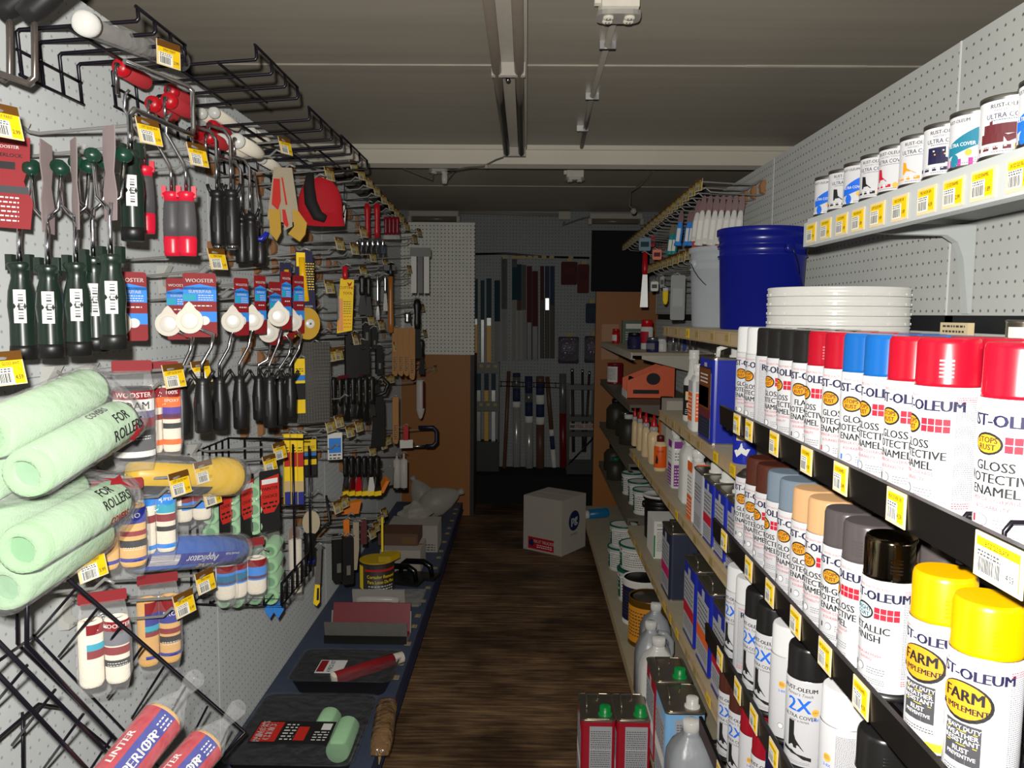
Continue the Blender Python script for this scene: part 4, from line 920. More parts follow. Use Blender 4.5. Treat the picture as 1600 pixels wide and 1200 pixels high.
def hook_meshes(L, tan):
    k = (round(L, 3), tan)
    if k in _hk: return _hk[k]
    c = MB()
    if tan: c.prism([(0, -.02), (.016, -.012), (.02, .012), (.012, .03), (0, .03)], -.013, .013, 0, Matrix(((1, 0, 0, 0), (0, 0, 1, 0), (0, 1, 0, 0), (0, 0, 0, 1))))
    else:
        c.prism([(0, -.03), (.02, -.03), (.022, -.02), (.012, -.012), (.012, .01), (.022, .022), (.03, .034), (0, .036)], -.014, .014, 0, Matrix(((1, 0, 0, 0), (0, 0, 1, 0), (0, 1, 0, 0), (0, 0, 0, 1))))
    p = MB(); p.tube([(.006, 0, -.02), (.02, 0, -.024), (.03, 0, -.024), (L * .82, 0, -.022), (L * .9, 0, -.008), (L * .96, 0, -.016)], .0027, 6)
    r = MB(); r.tube([(.006, 0, .03), (.02, 0, .028), (.034, 0, .016), (.05, 0, .012), (L - .01, 0, .012), (L, 0, .012)], .0029, 6); r.tube([(L, -.02, .012), (L, .02, .012)], .0022, 5)
    _hk[k] = (c.mesh('back_clip', M_cliptan if tan else M_clip), p.mesh('prong', M_wire), r.mesh('tag_rod', M_wire))
    return _hk[k]
def hang_tag(seed, aged):
    m = ticket(seed, .044, .030, 'split', False)
    m.box(-.0015, .0012, -.0235, .0235, .015, .027, 4); m.box(-.0016, -.0002, -.0245, .0245, -.0165, .027, 3)
    W = lambda x, y: (.0016, x, y)
    return m.mesh('price_tag', TAGM[:3] + [M_hold, mat('tag_brown', '#5b3a12', .3)] if not aged else [mat('tag_dull_white', '#b5ab90', .5, vary=.1), mat('tag_dull_yellow', '#9c8640', .5, vary=.15), P_ink, M_hold, mat('tag_brown', '#5b3a12', .3)])
_tg = {}
def tagmesh(i, aged):
    if (i, aged) not in _tg: _tg[(i, aged)] = hang_tag(200 + i, aged)
    return _tg[(i, aged)]
HN = 0
def hook(tx, ty, label, L=.235, tagged=True, tan=False, aged=False, group=None, wall=None, side=1, tilt=TILT):
    """scan hook whose tag centre shows at pixel (tx, ty)"""
    global HN; HN += 1
    wall = XL if wall is None else wall
    p = at(tx, ty, X=wall + side * L)
    T = TR(wall, p.y, p.z - L * math.tan(-tilt) * 1 - .003 if tagged else p.z - L * math.tan(-tilt), rz=0 if side > 0 else PI) @ Matrix.Rotation(tilt, 4, 'Y')
    t = thing('peg_hook', label, 'hook', T, group)
    c, pr, r = hook_meshes(L, tan)
    link('back_clip', c, t); link('prong', pr, t)
    if tagged:
        link('tag_rod', r, t); o = link('price_tag', tagmesh(HN % 6, aged), t, TR(L + .002, 0, -.006, rx=0, ry=-.12, rz=-.35))
    return t
# named hooks near the viewer
for tx, ty, L, lb in ((9, 571, .21, 'silver hook with large yellow tag, low at the near wall edge'), (4, 184, .2, 'silver hook with yellow tag above the red roller card'), (233, 202, .235, 'silver hook with yellow tag above the single green handle'),
                      (309, 239, .235, 'silver hook with yellow tag above the red and grey handles'), (340, 402, .235, 'silver hook with yellow tag above the edger cards'), (272, 584, .235, 'silver hook with yellow tag above the orange-labelled roller pack'),
                      (315, 578, .235, 'silver hook with yellow tag between two black handles'), (319, 734, .235, 'silver hook with yellow tag over the yellow roller'), (281, 752, .235, 'silver hook with yellow tag over the sky blue roller pack'),
                      (143, 878, .235, 'silver hook with large yellow tag under the green bulk rollers'), (321, 905, .235, 'silver hook with yellow tag over the white roller bundle'), (288, 940, .235, 'silver hook with yellow tag above the tan roller pack'),
                      (422, 722, .235, 'silver hook with yellow tag in front of the black wire basket'), (437, 702, .235, 'silver hook with yellow tag beside the yellow packets'), (331, 770, .22, 'silver hook with tag end hidden by the yellow roller')):
    hook(tx, ty, lb, L)
for tx, ty, L, lb in ((187, 895, .235, 'bare silver prong beside the tan roller pack'), (420, 425, .26, 'bare silver prong over the white edger discs'), (432, 446, .235, 'lower bare silver prong behind the edger discs'), (440, 462, .22, 'bare silver prong by the navy card'),
                      (425, 850, .235, 'bare silver prong under the blue roller tube'), (376, 441, .235, 'bare silver prong carrying the first corner roller past the large card'), (461, 447, .235, 'bare silver prong between the shining pad and the yellow pad')):
    hook(tx, ty, lb, L, False)
for i, (tx, ty) in enumerate(((515, 270), (497, 332), (446, 226), (515, 288))):
    hook(tx, ty, ['silver hook with aged tag above the red cap', 'silver hook with aged tag in front of the red cap', 'silver hook with yellow tag under the wire racks', 'silver hook with aged tag over the red cap brim'][i], .235, True, True, i != 2)

def prong(Y, X, z, label, wall=None, side=1):
    """bare prong whose upper edge passes under a thing hung at (X, Y, z)"""
    w = XL if wall is None else wall; L = round(min(.4, max(.08, abs(X - w) + .03)), 2); k = math.tan(-TILT)
    t = thing('peg_hook', label, 'hook', TR(w, Y, z - abs(X - w) * k + .016, rz=0 if side > 0 else PI) @ Matrix.Rotation(TILT, 4, 'Y'))
    c, pr, r = hook_meshes(L, True); link('back_clip', c, t); link('prong', pr, t)
# ---- generic grips and shapes
def grip(m, prof, mi=0, T=None, n=16, flat=1.):
    m.lathe(prof, n, mi, True, (T or Matrix()) @ Matrix.Diagonal((1, flat, 1, 1)))
def frame_handle(t, h, kind):
    """handle hanging below the origin: top at 0, bottom at -h"""
    m = MB()
    if kind == 'green':
        grip(m, [(.0, -h), (.0165, -h), (.0175, -h + .004), (.018, -h + .02), (.0175, -h * .62), (.0195, -h * .45), (.018, -h * .3), (.013, -h * .16), (.0145, -h * .08), (.019, -h * .03), (.016, 0), (0, .002)])
        for s in (-1, 1): m.box(s * .014 - .005, s * .014 + .005, -.006, .006, -.012, .012)
        m.build('handle', M_gripg, t)
        e = MB(); e.lathe([(.0184, -h + .001), (.0188, -h + .016), (.0182, -h + .022)], 16); e.build('end_cap', M_black, t)
        s = MB(); W = cylmap(.0192, -1.15); s.prect(W, -.0085, .0085, -h * .62, -h * .28, 0, 4); W2 = cylmap(.0195, -1.15)
        for k in range(9): s.prect(W2, -.002, .005, -h * .58 + k * .0045, -h * .58 + k * .0045 + (.0012 if k % 3 else .0024), 1)
        s.build('barcode_sticker', [P_wht, P_blk], t)
    elif kind == 'red':
        grip(m, [(0, -h), (.0145, -h), (.0155, -h + .006), (.0165, -h * .75), (.016, -h * .7)], 0); grip(m, [(.016, -h * .7), (.0165, -h * .5), (.0145, -h * .2), (.013, -h * .14)], 1); grip(m, [(.0132, -h * .15), (.0135, -h * .08), (.017, -.004), (.012, 0), (0, .002)], 0)
        for s in (-1, 1): m.box(s * .013 - .004, s * .013 + .004, -.005, .005, -.01, .01)
        m.build('handle', [M_redr, M_gryr], t)
    else:
        grip(m, [(0, -h), (.013, -h), (.015, -h + .004), (.0155, -h * .75), (.0165, -h * .5), (.0135, -h * .2), (.012, -h * .12), (.016, -.012), (.014, 0), (0, .002)])
        for s in (-1, 1): m.tube([(s * .008, 0, -.014), (s * .018, 0, .004), (s * .021, 0, .014)], .004, 6)
        m.build('handle', M_gripb, t)
        g = MB(); g.prism(rrect(.008, h * .3, .0035, 3), .0155, .0172, 0, Matrix(((1, 0, 0, 0), (0, 0, -1, 0), (0, 1, 0, -h * .62), (0, 0, 0, 1)))); g.build('grip_inset', mat('grip_inset', '#2e2e2e', .3), t)
def roller_frame(px, py, py2, Y, kind, label, shank, rz=0., card=None, group=None, d=.0036):
    p = at(px, py, Y=Y); q = at(px, py2, Y=Y); h = p.z - q.z
    t = thing('paint_roller', label, 'paint roller', TR(p.x, p.y, p.z, rz=rz), group)
    frame_handle(t, h, kind)
    m = MB(); m.tube([(0, 0, 0)] + shank, d, 8); m.build('shank', M_chrome, t)
    return t
red_card = None
def card_plate(t, w, h, z1, spec, mats, name='card', T=None, th=.0016, poly=None):
    """printed card facing local -Y, centred on x; spec: list of print calls"""
    m = MB(); m.prism(poly or rrect(w, h, .004, 2, 0, z1 - h / 2), -th / 2, th / 2, 0, (T or Matrix()) @ Matrix(((1, 0, 0, 0), (0, 0, 1, 0), (0, 1, 0, 0), (0, 0, 0, 1))))
    TT = (T or Matrix()); W = lambda x, y: tuple(TT @ Vector((x, -th / 2 - .0004, z1 - h + y))); W2 = lambda x, y: tuple(TT @ Vector((x, -th / 2 - .0008, z1 - h + y)))
    spec(m, W, W2, w, h)
    return m.build(name, mats, t)
def spec_sherlock(m, W, W2, w, h):
    m.prect(W2, -w * .48, w * .1, h * .64, h * .72, 1); m.ptext(W2, 'SHERLOCK', -w * .1, h * .79, w * .15, 1, .03); m.ptext(W2, 'WOOSTER', -w * .12, h * .88, w * .13, 2, .02); m.prect(W, -w * .45, w * .45, h * .38, h * .46, 3)
    m.plines(W2, -w * .4, w * .2, h * .34, h * .08, h * .05, h * .016, 2, 3)
SHM = [P_cred, P_blk, P_wht, P_dk]
# five dark green roller handles with their cages and cards
gh = [(31, 410, 562, 1.21), (75, 415, 560, 1.20), (119, 411, 556, 1.205), (146, 402, 549, 1.235), (173, 398, 546, 1.17)]
for i, (px, a, b_, Y) in enumerate(gh):
    t = roller_frame(px, a, b_, Y, 'green', ['dark green roller handle, first from the near edge', 'dark green roller handle, second of the five', 'dark green roller handle, third of the five', 'dark green roller handle, fourth of the five', 'dark green roller handle, last of the five, in front'][i],
                     [(0, 0, .03), (0.002, .0, .052), (-.006, .01, .07)] if i < 3 else [(0, 0, .03), (0, 0, .055), (.004, .0, .075)], 0, None, 'dark green roller handles')
    m = MB(); P = [(-.028, .014, .145), (-.024, .012, .085), (-.006, .01, .068), (.012, .012, .085), (.018, .014, .145)]
    m.tube(P, .0032, 6); m.build('cage_arms', M_chrome, t)
    for s in ((-.028, .145), (.018, .145)):
        m = MB(); m.lathe([(.0, -.008), (.009, -.008), (.011, 0), (.009, .01), (0, .012)], 12, 0, True, TR(s[0], .014, s[1], rx=PI / 2)); m.build('arm_cap', mat('cap_green', '#123326', .35), t)
    if i in (0, 1, 2, 4):
        card_plate(t, .05, .135, .185, spec_sherlock if i == 0 else (lambda m, W, W2, w, h: None), SHM if i == 0 else [mat('card_grey_back', '#786b6a', .6)], 'card', TR(-.005, -.012 if i == 0 else .012, .0, rz=(.35, 1.8, -.9, 0, -.78)[i], ry=.04), .0016, [(-.025, .185), (-.028, .15), (-.018, .12), (-.028, .095), (-.025, .05), (.025, .05), (.028, .09), (.016, .12), (.024, .15), (.024, .185)])
# one green handle in front, on its long bent shank
roller_frame(204, 236, 377, 1.33, 'green', 'single dark green roller handle on a bent shank', [(0, 0, .03), (0, 0, .058), (.006, .006, .068), (.03, .14, .062), (.033, .165, .062), (.034, .172, .074), (.034, .172, .142), (.026, .166, .15), (-.02, .03, .152)], 0, None, None, .0045)
for i, (px, a, b_, Y, lb) in enumerate(((226, 260, 365, 1.52, 'red and grey mini roller handle behind the green handle'), (268, 300, 400, 1.5, 'red and grey mini roller handle, middle of three'), (291, 300, 400, 1.47, 'red and grey mini roller handle, beside the black handles'))):
    roller_frame(px, a, b_, Y, 'red', lb, [(0, 0, .04), (-.004, 0, .052), (-.03, -.01, .1), (-.028, -.012, .125), (-.02, -.012, .135)], .3, None, 'red and grey mini roller handles', .003)
for i, (px, a, b_, Y, lb) in enumerate(((339, 298, 384, 1.78, 'black roller handle with chrome foot, nearer the red handles'), (361, 297, 384, 1.76, 'black roller handle with chrome foot beside the pair of shorter ones'), (377, 338, 412, 1.95, 'short black roller handle behind the chrome-footed pair'), (391, 335, 410, 1.93, 'short black roller handle next to the blue-collared one'))):
    t = roller_frame(px, a, b_, Y, 'black', lb, [(0, 0, .05), (0, 0, .11), (-.012, 0, .128), (-.05, 0, .14)], 0, None, 'black roller handles', .0035)
    if i < 2:
        m = MB(); h_ = at(px, a, Y=Y).z - at(px, b_, Y=Y).z; m.lathe([(.0128, -h_ - .008), (.0132, -h_ + .002)], 14); m.build('chrome_foot', M_chrome, t)
t = roller_frame(406, 372, 414, 2.0, 'black', 'black roller handle with a blue collar below the wire racks', [(0, 0, .08), (-.01, 0, .16)], 0, None, None, .003)
m = MB(); m.tube([(-.022, -.012, .006), (-.01, -.018, -.004), (.01, -.018, -.004), (.022, -.012, .012)], .006, 8); m.build('collar', M_blue, t)
# heavy U frames at the top near corner
for i, (a, b_, c, d, Y) in enumerate((((-40, 100), (16, 128), (15, 60), (14, 28), 1.22), ((-20, 108), (55, 134), (54, 70), (53, 32), 1.18))):
    P = [at(*k, Y=Y) for k in (a, b_, c, d)]; o = P[2]
    t = thing('paint_roller', ['thick grey U-shaped roller frame, further into the corner', 'thick grey U-shaped roller frame in front of the wire rack'][i], 'paint roller', (o.x, o.y, o.z))
    L = [P[0] - o, P[1] - o + Vector((-.01, 0, .003)), P[1] - o + Vector((0, 0, .012)), P[2] - o, P[3] - o]
    m = MB(); m.tube(L, .0047, 8); m.build('shank', mat('gunmetal_wire', '#6e6660', .3, .7), t)
    m = MB(); m.lathe([(0, 0), (.016, .002), (.018, .02), (.017, .08), (.014, .1), (0, .1)], 14, 0, True, Matrix.Translation(P[3] - o + Vector((-.015, .0, .004))) @ Matrix.Rotation(.9, 4, 'Y')); m.build('grip', M_gripb, t)

# ---- black wire racks along the top
def wire_rack(y0, y1, z, L, n, lip, label, drop=.075):
    t = thing('wire_rack', label, 'wire rack', TR(XL + .004, (y0 + y1) / 2, z, ry=TILT * .8), 'black wire racks along the top')
    h = (y1 - y0) / 2
    for i in range(n):
        y = -h + 2 * h * i / (n - 1); m = MB()
        m.tube([(0, y, -drop), (0, y, -.004), (.005, y, 0), (L, y, 0), (L + .004, y, .004), (L + .004, y, lip)], .0036, 6); m.build('wire', M_bwire, t)
    for x, zz in ((0, -drop), (0, -drop * .45), (L * .45, -.003), (L * .75, -.003), (L + .004, lip)):
        m = MB(); m.tube([(x, -h - .006, zz), (x, h + .006, zz)], .0032, 6); m.build('cross_wire', M_bwire, t)
    return t
wire_rack(1.385, 1.57, H + .47, .205, 4, .022, 'small black wire rack under the clear roller tube')
wire_rack(1.70, 2.0, H + .497, .30, 4, .028, 'black wire rack holding the red-capped mini rollers')
wire_rack(2.07, 2.42, H + .462, .31, 4, .03, 'black wire rack holding the white-ended rollers')
wire_rack(2.47, 2.86, H + .48, .30, 4, .03, 'black wire rack above the red cap')
for i, (tx, ty, X) in enumerate(((264, 92, -.64), (446, 228, -.66))):
    pass
p = at(264, 90, X=-.648)
t = thing('tag_holder', 'yellow price tag clipped to the front of the small wire rack', 'tag', TR(p.x, p.y, p.z, rz=-.5, rx=0)); link('ticket', tagmesh(2, False), t); m = MB(); m.tube([(-.002, -.02, .028), (-.002, .024, .028), (-.002, .034, .02), (-.002, .036, 0)], .003, 6); m.build('holder_wire', M_bwire, t)
# clear tube with a white end
a = at(126, 34, Y=1.32); b_ = at(283, 96, Y=1.66); dv = b_ - a
t = thing('roller_tube', 'clear plastic roller tube with white round end on the small wire rack', 'roller', Matrix.Translation(a) @ dv.to_track_quat('Z', 'Y').to_matrix().to_4x4())
m = MB(); m.lathe([(.0, -.004), (.012, -.003), (.019, .004), (.0205, .014), (.02, .03)], 18); m.build('end_cap', M_white, t)
m = MB(); m.lathe([(.0195, .015), (.0195, dv.length)], 18); m.build('sleeve', M_clear, t); m = MB(); m.lathe([(.014, .03), (.014, dv.length - .01)], 14); m.build('roller_core', mat('foam_dark_grey', '#5d5a55', .6, vary=.2, scale=60), t)
def mini_roller(px, py, Y, r, ln, capm, bodym, label, shank=True, rz=.0, dx=0):
    p = at(px, py, Y=Y)
    t = thing('mini_roller', label, 'roller', TR(p.x, p.y, p.z, rx=-PI / 2, rz=rz), 'mini rollers lying on the wire racks')
    m = MB(); m.lathe([(0, -.006), (r * .6, -.005), (r * .93, .0), (r, .008), (r, .014)], 16); m.build('end_cap', capm, t)
    m = MB(); m.lathe([(r * .96, .012), (r * .96, ln), (r * .8, ln + .004), (0, ln + .004)], 16); m.build('nap', bodym, t)
    if shank: m = MB(); m.tube([(0, 0, -.012), (0, 0, -.006)], .0055, 8); m.tube([(0, -.001, -.012), (.0, .012, -.016), (.0, .055, -.012)], .0032, 6); m.build('shank', M_chrome, t)
for i, (px, py, Y, r) in enumerate(((187, 104, 1.56, .017), (237, 161, 1.72, .017), (262, 156, 1.7, .017), (266, 141, 1.82, .016), (325, 213, 1.92, .016), (305, 208, 1.94, .016), (331, 196, 2.02, .015))):
    mini_roller(px, py, Y, r, .1, M_redp, mat('foam_red', '#a3262c', .8), 'red-capped mini roller ' + ['hanging low behind the clear tube', 'left of the pair above the green handle', 'right of the pair above the green handle', 'behind the pair above the green handle', 'nearest the white ball ends', 'next to the last but one tag', 'highest beside the white ball ends'][i])
for i, (px, py, Y, r) in enumerate(((345, 219, 2.0, .0185), (369, 219, 1.98, .0185), (333, 175, 2.1, .015), (313, 176, 2.12, .015), (391, 206, 2.3, .016), (407, 247, 2.35, .016))):
    mini_roller(px, py, Y, r, .16, M_white, M_wnap, 'white-ended mini roller ' + ['low in the rack, nearer the tag', 'low in the rack beside its twin', 'upper in the far rack', 'upper in the far rack, deeper in', 'in clear film on the far rack', 'in clear film below the far rack'][i], i < 2)

# ---- edger tools: printed card, white corner disc, chrome shank, black handle
def spec_edger(m, W, W2, w, h):
    m.prect(W, -w / 2, w / 2, h * .56, h * .78, 1); m.ppoly(W, [(-w / 2, h * .78), (0, h * .83), (w / 2, h * .78), (w / 2, h * .74), (-w / 2, h * .74)], 1); m.ptext(W2, 'WOOSTER', 0, h * .88, w * .17, 2, .02); m.ptext(W2, 'SUPER/FAB', 0, h * .71, w * .14, 2, .02)
    m.prect(W2, -w / 2, -w * .12, h * .57, h * .67, 3); m.plines(W2, -w * .05, w * .4, h * .66, h * .58, h * .035, h * .012, 2, 2); m.plines(W2, -w * .2, w * .35, h * .5, h * .46, h * .05, h * .018, 2, 5)
    m.prect(W, -w / 2, w / 2, h * .24, h * .4, 1); m.poval(W2, w * .12, h * .26, w * .16, h * .07, 2)
def edger(px, py, Y, hp, label, rz, cardtop, wide=.055, dscale=1.):
    p = at(px, py, Y=Y); top = at(px, cardtop, Y=Y).z - p.z
    t = thing('corner_roller', label, 'paint edger', TR(p.x, p.y, p.z), 'corner rollers with red and blue cards')
    h = top + .032; card_plate(t, wide, h, top, spec_edger, [P_cred, P_sky, P_wht, P_cy], 'card', TR(.012, .014, 0, rz=rz))
    m = MB(); r = .0245 * dscale; Tm = TR(0, -.008, 0, rx=PI / 2, rz=.35)
    m.ppoly(lambda x, y: tuple(Tm @ Vector((x, y, .006))), [(r * math.cos(2 * PI * i / 24 + PI / 2), r * (1.0 if 0 < i < 24 else 1.5) * math.sin(2 * PI * i / 24 + PI / 2) * (1.3 if i in (1, 23) else 1)) for i in range(24)], 0)
    m.lathe([(r * .5, -.012), (r * .95, -.01), (r, 0), (r * .97, .004)], 24, 0, True, Tm)
    m.build('corner_pad', M_wnap if False else mat('pad_white', '#cfc9ba', .55, vary=.04), t)
    m = MB(); m.lathe([(r * .66, .0065), (r * .66, .009), (r * .58, .0095), (0, .0095)], 20, 0, True, Tm); m.build('hub_cap', mat('hub_white', '#d6d2c8', .25, coat=.3), t)
    if hp:
        hx, h0, h1 = hp; a = at(hx, h0, Y=Y - .01) - p; b_ = at(hx, h1, Y=Y - .01) - p; s0 = at(hx + 18, py + 22, Y=Y) - p; s1 = at(hx + 14, py + 42, Y=Y) - p
        m = MB(); m.tube([Vector((0, .0, 0)), Vector((.0, .012, -.012)), s0, s1, a + Vector((0, 0, .03)), a], .0034, 8); m.build('shank', M_chrome, t)
        k = D.objects.new('grip', None)
        hm = MB(); hh = a.z - b_.z; T0 = Matrix.Translation(a)
        hm.lathe([(0, -hh), (.013, -hh), (.0155, -hh + .004), (.016, -hh * .7), (.017, -hh * .45), (.0125, -hh * .15), (.0115, -hh * .1), (.014, 0), (0, .002)], 14, 0, True, T0)
        for s in (-1, 1): hm.tube([a + Vector((s * .008, 0, -.008)), a + Vector((s * .018, 0, .008)), a + Vector((s * .023, 0, .016))], .004, 6)
        D.objects.remove(k); hm.build('handle', M_gripb, t)
        g = MB(); g.prism(rrect(.008, hh * .32, .0035, 3), .0158, .0178, 0, Matrix.Translation(a) @ Matrix(((1, 0, 0, 0), (0, 0, -1, 0), (0, 1, 0, -hh * .6), (0, 0, 0, 1)))); g.build('grip_inset', mat('grip_inset', '#2e2e2e', .3), t)
for i, (px, py, Y, hp, rz, ct) in enumerate(((186, 505, 1.42, None, .55, 424), (266, 506, 1.6, (283, 602, 678), .5, 434), (299, 501, 1.53, (316, 592, 676), .35, 426), (366, 502, 1.78, (343, 590, 672), 1.2, 434), (396, 500, 1.86, (374, 588, 670), 1.3, 430), (421, 520, 2.06, (404, 588, 656), 1.15, 440),
                                          (437, 494, 1.9, (421, 590, 668), 1.35, 424), (458, 503, 2.14, (453, 588, 652), 1.2, 430), (440, 512, 2.2, (437, 592, 664), 1.0, 436))):
    edger(px, py, Y, hp, ['corner roller on red and blue card, half hidden by green handles', 'corner roller with round white pad, left of the large card', 'corner roller with the large red and blue card facing out', 'corner roller with white pad, first past the large card', 'corner roller with white pad, second past the large card', 'corner roller tucked low behind the shining pad',
                          'corner roller whose white pad shines brightest', 'corner roller with white pad in front of the yellow pad', 'corner roller hidden between the shining pad and yellow pad'][i], rz, ct, .06 if i in (0, 2) else .045)

# ---- soft packs of rollers in clear film
def pillow(m, w, d, h, z0, mi=0, top=.35, bot=.25, n=5):
    """flat-ended film bag: w along x, d along y, from z0 up h"""
    P0 = rrect(1, 1, .35, 4); k = len(P0); V = []; secs = []
    for j in range(9):
        u = j / 8; s = min(1, (u / bot * .9 + .1) if u < bot else 1, ((1 - u) / top * .9 + .1) if u > 1 - top else 1); secs.append((z0 + h * u, s))
    for zz, s in secs: V += [(x * w * (.75 + .25 * s), y * d * s, zz) for x, y in P0]
    m.add(V, [tuple(reversed(range(k)))] + [(j * k + i, j * k + (i + 1) % k, (j + 1) * k + (i + 1) % k, (j + 1) * k + i) for j in range(len(secs) - 1) for i in range(k)] + [tuple((len(secs) - 1) * k + i for i in range(k))], mi, True)
def roller_pack(px, py0, py1, Y, n, r, napm, label, bands, head=2, rz=.45, text=None, hx=.0, group='small roller packs in clear film', tip=True):
    """n upright rollers side by side; bands: (u0, u1, ink, which roller or None)"""
    a = at(px, py0, Y=Y); b_ = at(px, py1, Y=Y); h = a.z - b_.z
    t = thing('roller_pack', label, 'roller pack', TR(a.x, a.y, b_.z, rz=rz), group)
    for i in range(n):
        x = (i - (n - 1) / 2) * r * 2.02
        m = MB(); T = TR(x, 0, 0); m.lathe([(r * .45, 0), (r * .9, .001), (r, .008), (r, h - .008), (r * .9, h - .001), (r * .45, h), (r * .45, h - .01), (0, h - .01)], 18, 0, True, T); m.build('roller', napm, t)
    m = MB()
    for i in range(n):
        x = (i - (n - 1) / 2) * r * 2.02
        W = lambda u, v, x=x: (x + (r + .0012) * math.sin(u / r), -(r + .0012) * math.cos(u / r), v); W2 = lambda u, v, x=x: (x + (r + .0018) * math.sin(u / r), -(r + .0018) * math.cos(u / r), v)
        for u0, u1, ink, which in bands:
            if which is None or which == i: m.prect(W, -r * (1.2 if not (n > 1 and i == 0) else .3), r * 1.25, h * u0, h * u1, ink, 8)
        if text and i == n - 1:
            for s, u, sz, ink in text: m.ptext(W2, s, -.001 if n > 1 else 0, h * u, sz, ink, .02)
        if n == 1 or i == n - 1: m.plines(W2, -r * .8, r * .8, h * .34, h * .28, h * .035, h * .012, 0, 3)
    m.build('label_print', PK, t)
    m = MB(); pillow(m, n * r * 2.02 + .008, r * 2 + .008, h + .05, -.022); m.build('film_bag', M_clear, t)
    m = MB(); W = r * n; m.prism(rrect(W * 1.9, .02, .003, 2, hx, h + .036), -.001, .001, 0, Matrix(((1, 0, 0, 0), (0, 0, 1, 0), (0, 1, 0, 0), (0, 0, 0, 1)))); m.build('header_card', PK[head], t)
    return t
roller_pack(207, 604, 716, 1.39, 1, .034, M_gnap, 'grey foam roller in clear film with red and silver label', ((.46, .58, 2, None), (.58, .84, 0, None), (.84, .96, 2, None), (.58, .68, 4, 0), (.34, .42, 1, None), (.05, .13, 0, None)), 2, .5, (('FOAM', .75, .019, 1), ('WOOSTER', .9, .012, 0)))
roller_pack(252, 602, 706, 1.52, 2, .0165, M_wnap, 'pair of white rollers with orange and red label', ((.83, .97, 2, None), (.68, .83, 3, None), (.52, .68, 4, 1), (.5, .58, 2, None), (.36, .44, 1, 1), (.12, .2, 3, None)), 2, .55, (('100%', .9, .01, 0), ('EPOXY', .78, .008, 0)))
roller_pack(242, 768, 862, 1.5, 2, .0175, M_wnap, 'pair of white rollers with sky blue label under the yellow roller', ((.8, .98, 5, None), (.66, .8, 6, 1), (.52, .64, 2, None), (.36, .44, 1, 1), (.08, .15, 5, None)), 2, .55, (('SUPER', .89, .009, 0),))
roller_pack(300, 770, 812, 1.72, 2, .0195, M_wnap, 'short pair of white rollers behind the blue tube', ((.72, .95, 2, None), (.45, .72, 5, None)), 2, .6)
roller_pack(184, 790, 885, 1.34, 2, .0215, M_tnap, 'pair of tan rollers with deep blue label behind the bulk rollers', ((.72, .97, 7, None), (.6, .72, 8, 0), (.52, .6, 2, None), (.33, .45, 1, 1), (.1, .16, 7, None)), 2, .55, (('PRO', .85, .012, 0),))
roller_pack(161, 965, 1066, 1.3, 2, .0195, M_wnap, 'pair of white rollers with red and grey label behind the black wire basket', ((.82, .97, 2, None), (.6, .82, 10, 1), (.58, .68, 6, 0), (.46, .58, 2, None), (.28, .38, 1, 1)), 2, .5, (('WOOSTER', .9, .01, 0),))
roller_pack(247, 932, 1034, 1.52, 2, .0195, M_tnap, 'pair of tan rollers with navy and red label on the low hook', ((.8, .97, 2, None), (.62, .8, 7, None), (.52, .62, 6, 0), (.46, .54, 2, None), (.32, .42, 1, 1), (.12, .17, 7, None)), 2, .5, (('PRO', .76, .012, 0),))
for i, (px, a, b_, Y) in enumerate(((352, 880, 934, 1.8), (385, 872, 928, 1.84), (330, 888, 925, 1.95))):
    roller_pack(px, a, b_, Y, 2 if i == 1 else 1, .0225, M_wnap, ['white roller with cyan label in the bundle below the blue tube', 'pair of white rollers with blue and red label beside green rollers', 'white roller half hidden behind the tagged hook'][i], ((.78, .98, 2, None), (.42, .78, 5, None), (.5, .7, 6, 0), (.46, .54, 2, None)), 2, .6)
